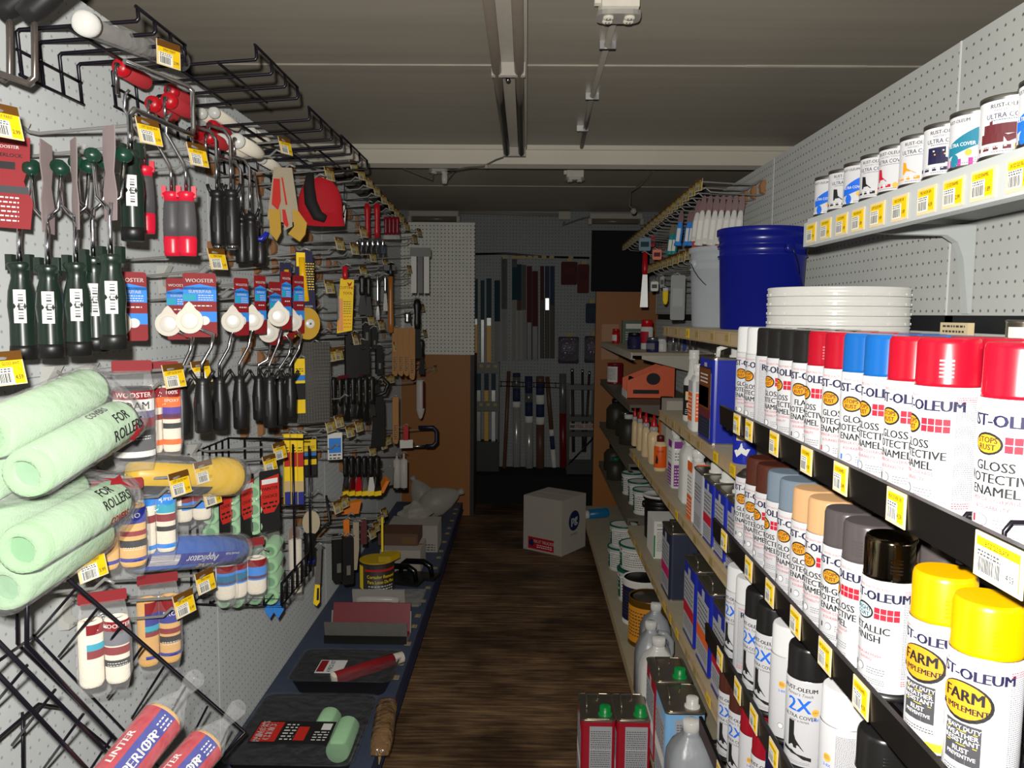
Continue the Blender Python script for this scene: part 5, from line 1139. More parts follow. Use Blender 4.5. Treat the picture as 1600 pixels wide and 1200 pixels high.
# big bags of green roller covers
def bulk_bag(pts, r, label, txt, ln=.225):
    """green roller covers lying along the aisle; pts: near-end pixel, far-end pixel, near depth"""
    rolls = []
    for (a, b_, Y0) in pts: A = at(*a, Y=Y0); B = at(*b_, Y=Y0 + ln); rolls.append((A, B))
    o = sum((x + y for x, y in rolls), Vector()) / (2 * len(rolls))
    ax = (rolls[0][1] - rolls[0][0]).normalized(); Q = ax.to_track_quat('Z', 'Y').to_matrix().to_4x4()
    t = thing('roller_bag', label, 'roller pack', Matrix.Translation(o) @ Q, 'bulk bags of green roller covers')
    inv = (Matrix.Translation(o) @ Q).inverted(); hl = ln / 2; cs = []
    for A, B in rolls:
        c = inv @ ((A + B) / 2); cs.append(c)
        m = MB(); m.lathe([(r * .58, -hl + .012), (r * .6, -hl), (r * .9, -hl + .001), (r, -hl + .012), (r, hl - .012), (r * .9, hl), (r * .6, hl + .001)], 24, 0, True, Matrix.Translation(c), False); m.build('roller', M_fuzz, t)
        m = MB(); m.lathe([(r * .58, -hl + .012), (0, -hl + .012)], 20, 0, True, Matrix.Translation(c), False); m.lathe([(r * .62, -hl + .0005), (r * .58, -hl + .014)], 20, 0, True, Matrix.Translation(c), False); m.build('core', M_core, t)
    # film stretched round the outline of the bundle
    H2 = []
    for c in cs: H2 += [(c.x + (r + .004) * math.cos(2 * PI * k / 12), c.y + (r + .004) * math.sin(2 * PI * k / 12)) for k in range(12)]
    H2 = sorted(set(H2)); lo = []; up = []
    cr = lambda o_, a, b: (a[0] - o_[0]) * (b[1] - o_[1]) - (a[1] - o_[1]) * (b[0] - o_[0])
    for p_ in H2:
        while len(lo) > 1 and cr(lo[-2], lo[-1], p_) <= 0: lo.pop()
        lo.append(p_)
    for p_ in reversed(H2):
        while len(up) > 1 and cr(up[-2], up[-1], p_) <= 0: up.pop()
        up.append(p_)
    hull = lo[:-1] + up[:-1]; n = len(hull); cx = sum(p_[0] for p_ in hull) / n; cy = sum(p_[1] for p_ in hull) / n
    m = MB(); V = []; secs = [(-hl - .004, .8), (-hl + .006, 1), (0, 1.0), (hl + .002, 1), (hl + .03, .75), (hl + .06, .35), (hl + .075, .3)]
    for zz, s in secs: V += [(cx + (x - cx) * s, cy + (y - cy) * s, zz) for x, y in hull]
    m.add(V, [(j * n + i, j * n + (i + 1) % n, (j + 1) * n + (i + 1) % n, (j + 1) * n + i) for j in range(len(secs) - 1) for i in range(n)] + [tuple(reversed(range(n)))], 0, True); m.build('film_bag', film('bag_film', '#ffffff', .05, .1, .6), t)
    c = cs[0]; m = MB(); e = inv @ EYE - c; a0 = math.atan2(e.y, e.x)
    for i, (s, sz, ang, zz, ink) in enumerate(txt):
        W = lambda u, v, ang=a0 + ang: (c.x + (r + .0055) * math.cos(ang - v / r), c.y + (r + .0055) * math.sin(ang - v / r), u)
        if s: m.ptext(lambda x, y, W=W, zz=zz: W(zz - y, x) if False else W(zz + x, y), s, 0, 0, sz, ink, .03)
        else: m.ppoly(lambda x, y, W=W, zz=zz: W(zz + x, y), [(-.02, 0), (-.004, .006), (0, .02), (.006, .006), (.026, .008), (.008, -.004), (.012, -.016), (-.002, -.006)], ink)
    m.build('label_print', PK, t)
    return t
rb = .031
bulk_bag((((36, 744), (190, 655), .93), ((-30, 690), (150, 600), .93), ((-40, 762), (120, 668), .965)), rb, 'upper bag of pale green roller covers on the near hooks', (('ROLLERS', .019, .5, .055, 1), ('FOR', .017, -.1, .05, 1), ('', .02, .95, .075, 2), ('COVERS', .012, -.7, .02, 1)))
bulk_bag((((30, 862), (178, 780), .93), ((-40, 846), (110, 752), .96), ((8, 915), (150, 835), .96)), rb, 'lower bag of pale green roller covers resting on two thick prongs', (('ROLLERS', .017, .1, .04, 1), ('FOR', .017, -.45, .03, 1), ('', .02, -.6, .075, 2), ('COVERS', .013, .8, .04, 2)))
# yellow roller and blue roller tube, seen lengthways
a = at(205, 740, Y=1.42); b_ = at(365, 745, Y=1.66)
def long_pack(a, b_, r, napm, label, bulb, card, sleeve, text):
    dv = b_ - a; L = dv.length; t = thing('roller_pack', label, 'roller pack', Matrix.Translation(a) @ dv.to_track_quat('X', 'Z').to_matrix().to_4x4())
    m = MB(); Tz = Matrix.Rotation(PI / 2, 4, 'Y')
    if bulb: m.lathe([(0, 0), (r * .62, .002), (r * .62, L * .62), (r * .9, L * .72), (r * 1.12, L * .84), (r * 1.1, L * .95), (r * .9, L), (r * .45, L + .002)], 22, 0, True, Tz)
    else: m.lathe([(r * .6, 0), (r, .004), (r, L - .004), (r * .62, L), (r * .6, L - .012), (0, L - .012)], 22, 0, True, Tz)
    m.build('roller', napm, t)
    m = MB(); m.lathe([(r * .5, L - .001), (r * .5, L + .004), (0, L + .004)], 16, 0, True, Tz); m.build('hub', P_tan if bulb else mat('tube_core', '#b9bec6', .5), t)
    m = MB(); W = lambda x, y: (x, -r * 1.02 * math.cos(y / r), r * 1.02 * math.sin(y / r)); W2 = lambda x, y: (x, -r * 1.035 * math.cos(y / r), r * 1.035 * math.sin(y / r))
    for ci, (x0, x1, y0, y1, ink) in enumerate(card):
        if ci and bulb: m.build('upper_label', PK, t); m = MB()
        ([m.prect(W, L * x0, L * x1, r * (y0 + (y1 - y0) * k / 8), r * (y0 + (y1 - y0) * (k + 1) / 8), ink) for k in range(8)])
    for s, x, y, sz, ink in text: m.ptext(lambda u, v, x=x, y=y: W2(L * x - u, r * y - v), s, 0, 0, sz, ink, .015)
    m.build('label_print', PK, t)
    m = MB(); m.lathe([(r * .4, -.03), (r * 1.1, -.0), (r * 1.16, L * .9), (r * 1.12, L + .008), (r * .7, L + .02), (.004, L + .024)], 20, 0, True, Tz, False); m.build('film_bag', M_clear, t)
    return t
long_pack(a, b_, .036, mat('yellow_foam', '#d2aa00', .4, vary=.05), 'yellow bulb-ended roller with black card in clear film', True, ((.02, .5, .9, 1.5, 1), (.0, .66, -1.5, -.55, 1)), None, (('texture', .38, -.95, .02, 0), ('Foam roller', .3, -1.35, .009, 9)))
a = at(212, 866, Y=1.5); b_ = at(372, 858, Y=1.78)
long_pack(a, b_, .033, M_bnap, 'blue tube roller printed with applicator text, below the yellow roller', False, ((.0, .86, -.75, .05, 7), (.02, .28, -.7, .0, 0)), None, (('Applicator', .5, -.32, .022, 0), ('TUNE', .6, -.95, .026, 12), ('smooth finish', .8, -.1, .008, 0)))
# ---------------------------------------------------------------- roller side, middle and far bays
ax_xz = Matrix(((1, 0, 0, 0), (0, 0, 1, 0), (0, 1, 0, 0), (0, 0, 0, 1)))       # (x, y) of an outline becomes (x, z)
def hang(name, label, cat, px, py0, py1, Y, rz=.45, group=None, pr=True):
    """thing hanging with its top at pixel (px, py0) and foot at (px, py1), at depth Y; returns it and its height"""
    a = at(px, py0, Y=Y); b_ = at(px, py1, Y=Y)
    if pr and abs(a.x) < .9: prong(a.y, a.x, a.z, 'bare silver prong holding the ' + ' '.join(label.split()[:11]), XL if a.x < 0 else XR, 1 if a.x < 0 else -1)
    return thing(name, label, cat, TR(a.x, a.y, b_.z, rz=rz), group), a.z - b_.z
def plate(poly, th, mi=0, m=None, y=0.):
    m = m or MB(); m.prism(poly, y - th / 2, y + th / 2, mi, ax_xz); return m
def fm(y, h=0.): return lambda a, b_: (a, y, b_ + h)
# red cap with a black strap
t, h = hang('cap', 'red cap with a black strap hanging on the pegboard', 'cap', 500, 276, 358, 2.42, .3)
m = MB(); V = []; n = 16
for j in range(9):
    u = j / 8
    for i in range(n):
        a = 2 * PI * i / n; rr = (1 - (1 - min(1, u * 1.3)) ** 2.6) ** .5 * (.06 + .006 * u)
        V.append((rr * math.cos(a) * 1.0, rr * math.sin(a) * .7, h - u * h * .72))
m.add(V, [(j * n + i, (j + 1) * n + i, (j + 1) * n + (i + 1) % n, j * n + (i + 1) % n) for j in range(8) for i in range(n)], 0, True)
m.build('crown', mat('red_cloth', '#b0101e', .85, vary=.12, bump=.2), t)
m = MB(); P = [(.062 * math.cos(a), .062 * math.sin(a)) for a in [PI * k / 10 for k in range(11)]]
V = []
for k in range(13):
    a = PI * k / 12; V += [(-.064 * math.cos(a), -.042 * math.sin(a), h * .3), (-.07 * math.cos(a), -.042 * math.sin(a) - .012 - .03 * math.sin(a), h * .0 + .012 * (1 - math.sin(a)))]
m.add(V, [(2 * k, 2 * k + 1, 2 * k + 3, 2 * k + 2) for k in range(12)], 0, True); V2 = [(x, y - .003, z) for x, y, z in V]; m.add(V2, [(2 * k, 2 * k + 2, 2 * k + 3, 2 * k + 1) for k in range(12)], 0, True)
m.build('brim', mat('red_cloth', '#b0101e', .85), t)
m = MB(); m.tube([(-.03, -.03, h * 1.0), (-.034, -.052, h * .75), (-.03, -.062, h * .45), (-.012, -.075, h * .2), (.01, -.08, h * .14)], [.011, .016, .018, .016, .012], 8); m.build('strap', mat('black_webbing', '#171214', .8, vary=.2), t)
# trim pads on their beige card
t, h = hang('trim_pad_set', 'beige card with coral strips and two yellow trim pads', 'paint pad', 449, 262, 378, 2.2, .25)
plate([(-.055, h * .3), (.0, h * .25), (.03, h * .3), (.012, h), (-.035, h)], .002).build('card', M_beige, t)
plate([(-.042, h * .5), (-.026, h * .42), (-.018, h * .55), (-.02, h * .84), (-.036, h * .84)], .006, 0, None, -.006).build('coral_strip', M_coral, t)
plate([(-.006, h * .5), (-.001, h * .5), (-.012, h * .86), (-.016, h * .86)], .006, 0, None, -.006).build('coral_strip', M_coral, t)
plate([(-.05, h * .42), (-.02, h * .42), (-.018, h * .12), (-.03, 0), (-.046, h * .1)], .02, 0, None, -.014).build('pad', M_ynap, t)
plate([(.012, h * .42), (.026, h * .42), (.05, h * .25), (.045, h * .1), (.03, 0), (.0, h * .1), (.016, h * .2)], .02, 0, None, -.014).build('pad', M_ynap, t)
plate([(-.012, h * .44), (.01, h * .42), (.012, h * .2), (-.01, h * .14)], .004, 0, None, -.022).build('inner_card', M_beige, t)
plate([(-.014, h * .42), (-.006, h * .42), (.002, h * .22), (-.002, h * .18), (-.012, h * .24)], .004, 0, None, -.026).build('coral_clip', M_coral, t)
# navy cards with yellow handles and the yellow oval pads
t, h = hang('pad_painter', 'navy card with a yellow handle above a large yellow oval pad', 'paint pad', 474, 392, 527, 2.2, .5)
plate([(-.032, h * .3), (.032, h * .3), (.024, h), (-.02, h)], .002).build('card', P_navy, t)
m = MB(); W = fm(-.0016)
m.prect(W, -.02, .004, h * .82, h * .98, 1); m.plines(W, .004, .028, h * .86, h * .56, .007, .0025, 0, 3); m.ptext(W, 'PAINT EDGER', .002, h * .36, .007, 2, .02); m.build('card_print', [P_byel, P_byel, P_wht], t)
m = MB(); m.tube([(-.008, -.012, h * .92), (-.006, -.016, h * .7), (.004, -.012, h * .42)], [.008, .009, .0075], 10); m.build('handle', mat('yellow_handle', '#e0b010', .35), t)
m = MB(); m.prism([(.034 * math.cos(2 * PI * i / 22) + .006, .044 * math.sin(2 * PI * i / 22) + h * .16) for i in range(22)], -.014, .008, 0, ax_xz); m.build('oval_pad', M_ynap, t)
m = MB(); Tm = TR(.012, -.0145, h * .16, rx=PI / 2); m.lathe([(.0125, -.002), (.0125, .002), (.011, .003), (0, .003)], 16, 0, True, Tm); m.lathe([(.003, .003), (.003, .006), (0, .006)], 8, 1, True, Tm); m.build('hub', [M_white, M_chrome], t)
t, h = hang('pad_painter', 'second yellow oval pad half hidden behind the white corner pads', 'paint pad', 446, 410, 530, 2.32, .5)
m = MB(); m.prism([(.036 * math.cos(2 * PI * i / 22), .04 * math.sin(2 * PI * i / 22) + h * .17) for i in range(22)], -.014, .008, 0, ax_xz); m.build('oval_pad', M_ynap, t)
plate([(-.02, h * .3), (.02, h * .3), (.016, h), (-.016, h)], .002).build('card', P_navy, t); m = MB(); m.tube([(0, -.012, h * .9), (0, -.016, h * .7), (.0, -.012, h * .4)], [.007, .008, .007], 10); m.build('handle', mat('yellow_handle', '#e0b010', .35), t)
# cutting tool card
t, h = hang('cutting_tool', 'yellow carded cutting tool with orange handle and red tip', 'cutter', 539, 416, 521, 2.75, .35)
plate([(-.03, 0), (.022, .01), (.03, h * .8), (-.016, h * .82)], .002).build('card', P_byel, t)
m = MB(); W = fm(-.0016); m.ptext(W, 'CUTTING', .006, h * .68, .013, 0, .02, .9); m.ptext(W, 'TOOL', .008, h * .6, .013, 0, .02, .9); m.plines(W, -.006, .02, h * .48, h * .3, .008, .0025, 1, 2); m.plines(W, -.006, .02, h * .26, h * .06, .012, .003, 2, 5); m.ppoly(W, [(.006, h * .77), (.016, h * .74), (.024, h * .78), (.02, h * .72), (.012, h * .7)], 0); m.build('card_print', [P_hot, P_ink, P_or], t)
m = MB(); m.box(-.026, -.01, -.014, -.002, .01, h * .52); m.build('handle', mat('orange_grip', '#e08a10', .4), t)
m = MB(); m.box(-.028, -.022, -.015, -.001, h * .2, h * .55); m.build('blade_pack', M_chrome, t); m = MB(); m.lathe([(.007, h * .8), (.009, h * .86), (.009, h), (0, h)], 10); m.build('tip', M_redp, t)
plate([(-.032, -.006), (.006, -.004), (.006, .02), (-.032, .018)], .002, 0, None, .004).build('backing', P_navy, t)
# paper tag with black cord
t, h = hang('paper_tag', 'white paper tag with a black cord below the red cap', 'tag', 533, 318, 353, 2.8, .3); plate([(-.02, .004), (.012, 0), (.016, h * .7), (.014, h), (.002, h * .8), (-.01, h * .5)], .001).build('paper', M_wlab, t); m = MB(); m.tube([(.012, -.003, h * 1.9), (.01, -.003, h * 1.2), (.014, -.003, h * .8), (.008, -.003, h * .5)], .002, 5); m.sph((.006, -.003, h * .42), .006, 8); m.build('cord', M_black, t)
# red long handles and scrapers
def tool(px, a, b_, Y, hm, bm, label, kind='knife', w=.012, group=None, rz=.4, frac=.55, pr=True):
    t, h = hang({'knife': 'putty_knife', 'scraper': 'scraper', 'stick': 'stir_stick', 'brush': 'wire_brush'}[kind], label, {'knife': 'putty knife', 'scraper': 'scraper', 'stick': 'stir stick', 'brush': 'brush'}[kind], px, a, b_, Y, rz, group, pr)
    hz0 = h * (1 - frac)
    if kind == 'stick':
        plate([(-w, .012), (0, 0), (w * .7, .004), (w, .03), (w, h - .006), (w * .6, h), (-w * .6, h), (-w, h - .006)], .004).build('stick', bm, t)
        m = MB(); m.plines(fm(-.0024), -w * .55, w * .6, h * .4, h * .12, .01, .0045, 0, 3); m.build('stamp_print', P_ink, t)
        return t
    m = MB(); m.lathe([(0, hz0 - .002), (w * .7, hz0), (w * .85, hz0 + h * frac * .2), (w * .72, hz0 + h * frac * .5), (w, hz0 + h * frac * .8), (w * .8, h - .004), (0, h)], 10, 0, True, Matrix.Diagonal((1, .6, 1, 1))); m.build('handle', hm, t)
    bw = w * (2.0 if kind == 'scraper' else 1.15)
    plate([(-w * .5, hz0 + .004), (w * .5, hz0 + .004), (bw, h * .12), (bw, 0), (-bw, 0), (-bw, h * .12)], .0012).build('blade', bm, t)
    return t
for i, px in enumerate((574, 589)): tool(px, 317, 392, 3.5, M_redp, M_black, ['long red scraper handle hanging high, nearer the red cap', 'long red scraper handle hanging high, beside the dark red row'][i], 'scraper', .014, 'long red scrapers', frac=.72)
for i in range(4): tool(603 + i * 6, 338, 374, 3.9, mat('dark_red_grip', '#7d1222', .35), M_steel, f'small dark red scraper, {NTH[i]} from the wall in the row of four', 'knife', .011, 'row of small dark red scrapers', frac=.8, pr=i == 0)
for i in range(6): tool(559 + i * 8, 374, 396, 3.2, M_chrome, M_chrome, f'short shining blade, {NTH[i]} from the wall in the row under the red scrapers', 'knife', .009, 'row of short shining blades', frac=.5, pr=i == 0, rz=.9)
tool(566, 430, 492, 3.1, M_black, M_black, 'black scissor-handled cutter beside the cutting tool card', 'knife', .015, frac=.5); tool(576, 432, 494, 3.1, M_black, M_black, 'black second cutter handle next to the scissor-handled one', 'knife', .011, frac=.5)
tool(590, 428, 500, 3.3, M_chrome, M_chrome, 'long thin chrome rod tool between black cutter and wooden handle', 'knife', .006, frac=.7); tool(602, 430, 486, 3.35, M_steel, M_steel, 'dull steel strip tool beside the chrome rod tool', 'knife', .008, frac=.5)
t, h = hang('hammer', 'wooden handle with black head hanging in the far bay', 'hammer', 610, 412, 520, 3.5, .3); m = MB(); m.lathe([(0, 0), (.011, .002), (.013, .04), (.009, h * .6), (.01, h - .05)], 12); m.build('handle', mat('varnished_wood', '#a4642a', .35, vary=.15), t); m = MB(); m.lathe([(.012, h - .055), (.014, h - .04), (.013, h), (0, h)], 12); m.box(-.03, .02, -.012, .012, h - .03, h - .006); m.build('head', M_black, t)
for i in range(4): tool(617 + i * 9, 512, 588 + (i == 3) * 6, 3.75, M_kraft, mat('stir_wood', '#a5763f', .7, vary=.1), f'tan stamped stir stick, {NTH[i]} from the wall in the bundle of four', 'stick', .0135, 'tan stir sticks', rz=.3, pr=i == 0)
tool(643, 525, 568, 3.9, M_kraft, mat('stir_wood', '#a5763f', .7), 'tan pointed paddle next to the stir sticks', 'stick', .016, rz=.9)
tool(618, 620, 694, 3.6, M_kraft, mat('stir_wood', '#a5763f', .7), 'single long tan stick hanging lower in the far bay', 'stick', .014, rz=.4)
t, h = hang('mesh_sheet', 'grey wire mesh sheet with folded lower edge', 'mesh', 489, 535, 660, 2.5, .5)
m = MB(); w = .052
for k in range(13): m.tube([(-w + 2 * w * k / 12, 0, h), (-w * .9 + 2 * w * k / 12, -.004, .004)], .0011, 4)
for k in range(24): zz = h * k / 23; m.tube([(-w * .9 - w * .1 * zz / h, -.003, zz), (w * 1.1 - w * .1 * zz / h, -.003, zz)], .0011, 4)
o = m.build('mesh', mat('mesh_wire', '#63615c', .5, .4), t); o['kind'] = 'stuff'
m = MB(); m.box(-w, w, .001, .003, .0, h); m.build('backing_sheet', mat('sand_grey', '#56534e', .8, vary=.1), t)
def box_pack(px, a, b_, Y, w, d, cols, label, rz=.5, film_=False, group=None, texts=()):
    t, h = hang('tool_packet', label, 'packet', px, a, b_, Y, rz, group)
    m = MB(); m.box(-w, w, -d, d, 0, h, 0)
    m.build('pack', PK[cols[0]], t)
    m = MB(); W = fm(-d - .0004)
    for u0, u1, ink in cols[1:]: m.prect(W, -w, w, h * u0, h * u1, ink); m.prect(lambda a_, c_: (w + .0004, a_, c_), -d, d, h * u0, h * u1, ink)
    m.plines(fm(-d - .0008), -w * .8, w * .8, h * .82, h * .74, h * .04, h * .015, 1, 2)
    for s, u, sz, ink in texts: m.ptext(fm(-d - .0009), s, 0, h * u, sz, ink, .02)
    m.build('label_print', PK, t)
    return t
box_pack(466, 560, 645, 2.45, .016, .014, (1, (.7, 1, 9), (.6, .7, 5), (.55, .6, 9), (.25, .55, 1), (.0, .25, 9)), 'yellow and black narrow packet with sky blue band', .55)
box_pack(482, 686, 742, 2.75, .024, .012, (1, (.62, 1, 9), (.55, .68, 5), (.45, .55, 1), (.3, .45, 9), (.0, .3, 1)), 'yellow and black packet with blue band below the mesh sheet', .45)
for i, px in enumerate((447, 458, 468)): box_pack(px, 678, 790, 2.42, .0085, .008, (9, (.0, .2, 7), (.2, .35, 12), (.55, .75, 11), (.9, 1, 9)), 'yellow packet with red and blue bands, ' + ['first behind the basket wires', 'second behind the basket wires', 'third behind the basket wires'][i], .5, False, None)
# row of black-handled brushes, two levels
for i in range(7): tool(522 + i * 10, 588, 650 + (i % 3) * 4, 3.0, M_black, [M_black, M_steel, M_black, M_steel, M_black, M_black, M_steel][i], f'black-handled putty knife, {NTH[i]} from the wall in the upper dark row', 'knife', .0125, 'upper row of black putty knives', frac=.7, pr=i == 0, rz=.8)
t, h = hang('tool_packet', 'long red header strip above the upper dark row', 'packet', 548, 583, 590, 3.0, 1.2); m = MB(); m.box(-.08, .08, -.002, .002, 0, .012); m.build('header', mat('card_maroon', '#5c1016', .5), t)
for i in range(6):
    t = tool(540 + i * 10, 712, 772, 3.2, M_black, [M_chrome, M_chrome, M_redp, M_chrome, M_white, M_chrome][i], 'black-handled knife in the lower row, ' + ['first', 'second', 'third with a red foot', 'fourth', 'fifth with a white foot', 'last'][i], 'knife', .015, 'lower row of black-handled knives', frac=.55, pr=i == 0, rz=.8)
    m = MB(); m.box(-.015, .015, -.004, .004, -.006, .012); m.build('edge_guard', P_byel, t)
for i, (px, a, b_, Y, w) in enumerate(((550, 520, 590, 3.0, .032), (566, 532, 585, 3.05, .03), (572, 480, 545, 3.3, .018), (584, 512, 545, 3.3, .012), (592, 540, 585, 3.3, .016), (528, 836, 908, 2.95, .026), (543, 838, 912, 2.9, .024))):
    t, h = hang('tool_pouch', ['black tool pouch with a round ring near the cutting tool card', 'black tool pouch with a grey label', 'black flat pouch under the scissor-handled cutter', 'small black pouch in the dark cluster', 'black pouch beside the stir sticks', 'black blade sleeve hanging low, nearer the yellow-tipped knife', 'black blade sleeve hanging low beside the cream strip'][i], 'pouch', px, a, b_, Y, .5)
    m = MB(); m.prism(rrect(w * 1.7, h, w * .3, 3, 0, h / 2), -.01, .01, 0, ax_xz); m.build('pouch', M_black, t)
    m = MB(); m.tube([(.3 * w * math.cos(2 * PI * k / 12), -.012, h * .8 + .3 * w * math.sin(2 * PI * k / 12)) for k in range(12)], .002, 5, 0, True) if i in (0, 1) else m.box(-w * .3, w * .3, -.011, -.0102, h * .2, h * .4)
    m.build('ring' if i in (0, 1) else 'label', M_black if i in (0, 1) else mat('dull_label', '#6c6a62', .5), t)
t, h = hang('hand_saw', 'black triangular saw guard hanging behind the dark rows', 'saw', 590, 595, 700, 3.25, .5); plate([(-.03, 0), (.03, .01), (.026, h * .7), (.0, h), (-.012, h * .8)], .006).build('blade_guard', M_black, t); m = MB(); m.tube([(-.01, 0, h * .78), (.03, 0, h * .82), (.045, 0, h * .95), (.02, 0, h * 1.04), (-.005, 0, h * .98)], .008, 8); m.build('handle', M_black, t)
t, h = hang('paint_packet', 'small blue and white packet on a hook in the middle bay', 'packet', 523, 676, 718, 2.85, .4); m = MB(); m.box(-.026, .026, -.003, .003, 0, h); m.build('card', M_wlab, t); m = MB(); m.prect(fm(-.0035), -.022, .022, h * .25, h * .8, 0); m.plines(fm(-.0035), -.02, .02, h * .2, h * .04, .012, .005, 1, 1); m.build('card_print', [P_sky, P_ink], t)
# far end: pieces in front of the white and orange boards
t, h = hang('brush_pack', 'pack of black and white brushes in front of the white pegboard', 'brush', 657, 396, 458, 4.3, .2)
for k in range(3): m = MB(); m.box(-.05 + k * .034, -.022 + k * .034, -.006, .006, 0, h); m.build('brush', [M_wlab, M_black, M_wlab][k], t)
m = MB(); m.box(-.055, .055, -.009, .009, h * .92, h + .03); m.build('header', mat('dull_label', '#6c6a62', .5), t)
tool(652, 468, 560, 4.0, M_black, M_black, 'long black tapered tool in front of the white pegboard', 'knife', .02, frac=.5); tool(659, 530, 585, 4.2, M_black, M_black, 'slim black looped tool where white and orange boards meet', 'knife', .014, frac=.5)
tool(637, 488, 530, 4.0, M_steel, M_steel, 'pale steel trowel blade beside the stir sticks', 'scraper', .02, frac=.4)
t, h = hang('caulk_tube', 'red and white long tube in front of the orange board', 'tube', 657, 594, 655, 4.3, .3); m = MB(); m.lathe([(0, 0), (.01, .01), (.022, .05), (.022, h - .01), (.018, h), (0, h)], 14); m.build('tube', mat('white_dull', '#b9b4ab', .5), t); m = MB(); m.prect(cylmap(.0224, -1.2), .0, .03, .06, h * .98, 0, 6); m.build('label_print', P_brn, t)
t, h = hang('clamp', 'dark blue loop clamp in front of the orange board', 'clamp', 668, 668, 697, 4.35, .2); m = MB(); w = .05; m.tube([(-w, 0, h), (w * .6, 0, h), (w, 0, h * .8), (w, 0, h * .2), (w * .6, 0, 0), (-w * .2, 0, 0)], .011, 8); m.build('loop', mat('clamp_blue', '#161c34', .4), t); m = MB(); m.lathe([(.007, -.09), (.007, .005)], 10, 0, True, TR(-w * .2, 0, 0, ry=PI / 2)); m.build('screw', M_steel, t)
for i, px in enumerate((620, 631)):
    t, h = hang('caulk_tube', ['white caulk tube hanging low in the far bay', 'white caulk tube beside its twin, nearer the orange board'][i], 'tube', px, 708, 764, 4.0 - i * .02, .2, 'white caulk tubes'); m = MB(); m.lathe([(0, 0), (.018, .002), (.018, h * .8), (.006, h * .85), (.004, h), (0, h)], 14); m.build('tube', mat('white_dull', '#b9b4ab', .5), t); m = MB(); m.lathe([(.019, -.004), (.019, .008)], 14); m.build('foot', M_black, t)
t, h = hang('paper_tag', 'crumpled pale receipt beside the caulk tubes', 'tag', 607, 730, 760, 3.7, .4); plate([(-.03, 0), (.02, .006), (.026, h), (-.02, h * .9)], .001).build('paper', mat('dull_label', '#6c6a62', .5), t)
t, h = hang('tool_packet', 'small red strap with white label near the clamp', 'packet', 634, 665, 700, 4.0, .3); m = MB(); m.box(-.012, .012, -.006, .006, h * .35, h); m.build('strap', M_redp, t); m = MB(); m.box(-.03, .035, -.004, .004, 0, h * .36); m.build('label', M_wlab, t)
# orange trays and low pieces
for i, (px, py, Y, lb) in enumerate(((575, 768, 3.3, 'orange plastic tray on the low hooks, opening outwards'), (548, 790, 3.15, 'orange plastic holder standing lower beside the tray'))):
    p = at(px, py, Y=Y); t = thing('plastic_tray', lb, 'tray', TR(p.x, p.y, p.z, rz=.3))
    m = MB(); m.prism([(-.08, 0), (.06, 0), (.085, .05), (.07, .05), (.05, .012), (-.08, .012)], -.045, .045, 0, ax_xz) if i == 0 else m.prism([(-.04, -.03), (.03, -.03), (.04, .02), (-.04, .01)], -.02, .02, 0, ax_xz)
    m.build('tray', mat('orange_plastic', '#d8760e', .4, vary=.08), t)
    if i == 0: m = MB(); m.box(-.06, .05, -.046, -.0455, .002, .009); m.build('strip', P_brn, t)
for i, (px, a, b_, Y, mm_, w) in enumerate(((541, 812, 842, 2.95, mat('orange_plastic', '#d8760e', .4), .011), (556, 816, 890, 3.0, M_beige, .011), (568, 812, 850, 3.1, P_brn, .012), (597, 808, 862, 3.4, P_byel, .004))):
    t, h = hang('tool_packet', ['orange short strip hanging low among the hooks', 'cream bent strip hanging low among the hooks', 'dull red strip hanging low among the hooks', 'thin yellow strip at the front of the low hooks'][i], 'packet', px, a, b_, Y, .4); m = MB()
    m.prism([(-w, h * .5), (-w * 1.6, 0), (w * .2, 0), (w, h * .45), (w, h), (-w, h)] if i == 1 else [(-w, 0), (w, 0), (w, h), (-w, h)], -.004, .004, 0, ax_xz); m.build('strip', mm_, t)
    m = MB(); m.tube([(0, 0, h), (0, .012, h + .012)], .0018, 5); m.build('loop', M_wire, t)
t, h = hang('trowel', 'oval cream pad with black handle ending in blue', 'trowel', 486, 800, 874, 2.55, .3); plate([(.028 * math.cos(2 * PI * i / 18), h * .78 + .04 * math.sin(2 * PI * i / 18)) for i in range(18)], .012).build('pad', mat('cream_pad', '#b5a98c', .7), t); m = MB(); m.lathe([(0, -.012), (.016, -.01), (.0175, 0)], 12, 0, True, TR(-.006, 0, 0)); m.build('end_cap', M_blue, t); m = MB(); m.lathe([(.0175, 0), (.017, .05), (.02, h * .55), (0, h * .6)], 12, 0, True, TR(-.006, .004, 0)); m.build('handle', M_gripb, t); m = MB(); m.tube([(.02, .012, h * .5), (.06, .02, h * .75), (.05, .02, h * 1.3)], .004, 6); m.build('strap', M_black, t)
t, h = hang('putty_knife', 'long steel blade with yellow and black tip hanging low', 'putty knife', 496, 852, 946, 2.6, .4); plate([(-.012, h * .3), (.008, h * .36), (.014, h), (.002, h)], .0015).build('blade', M_steel, t); plate([(-.016, .01), (-.006, 0), (.004, .012), (.006, h * .34), (-.01, h * .36)], .01).build('tip_guard', P_byel, t); plate([(-.006, .02), (.002, .02), (.003, h * .3), (-.004, h * .3)], .0108).build('tip_mark', P_blk, t)

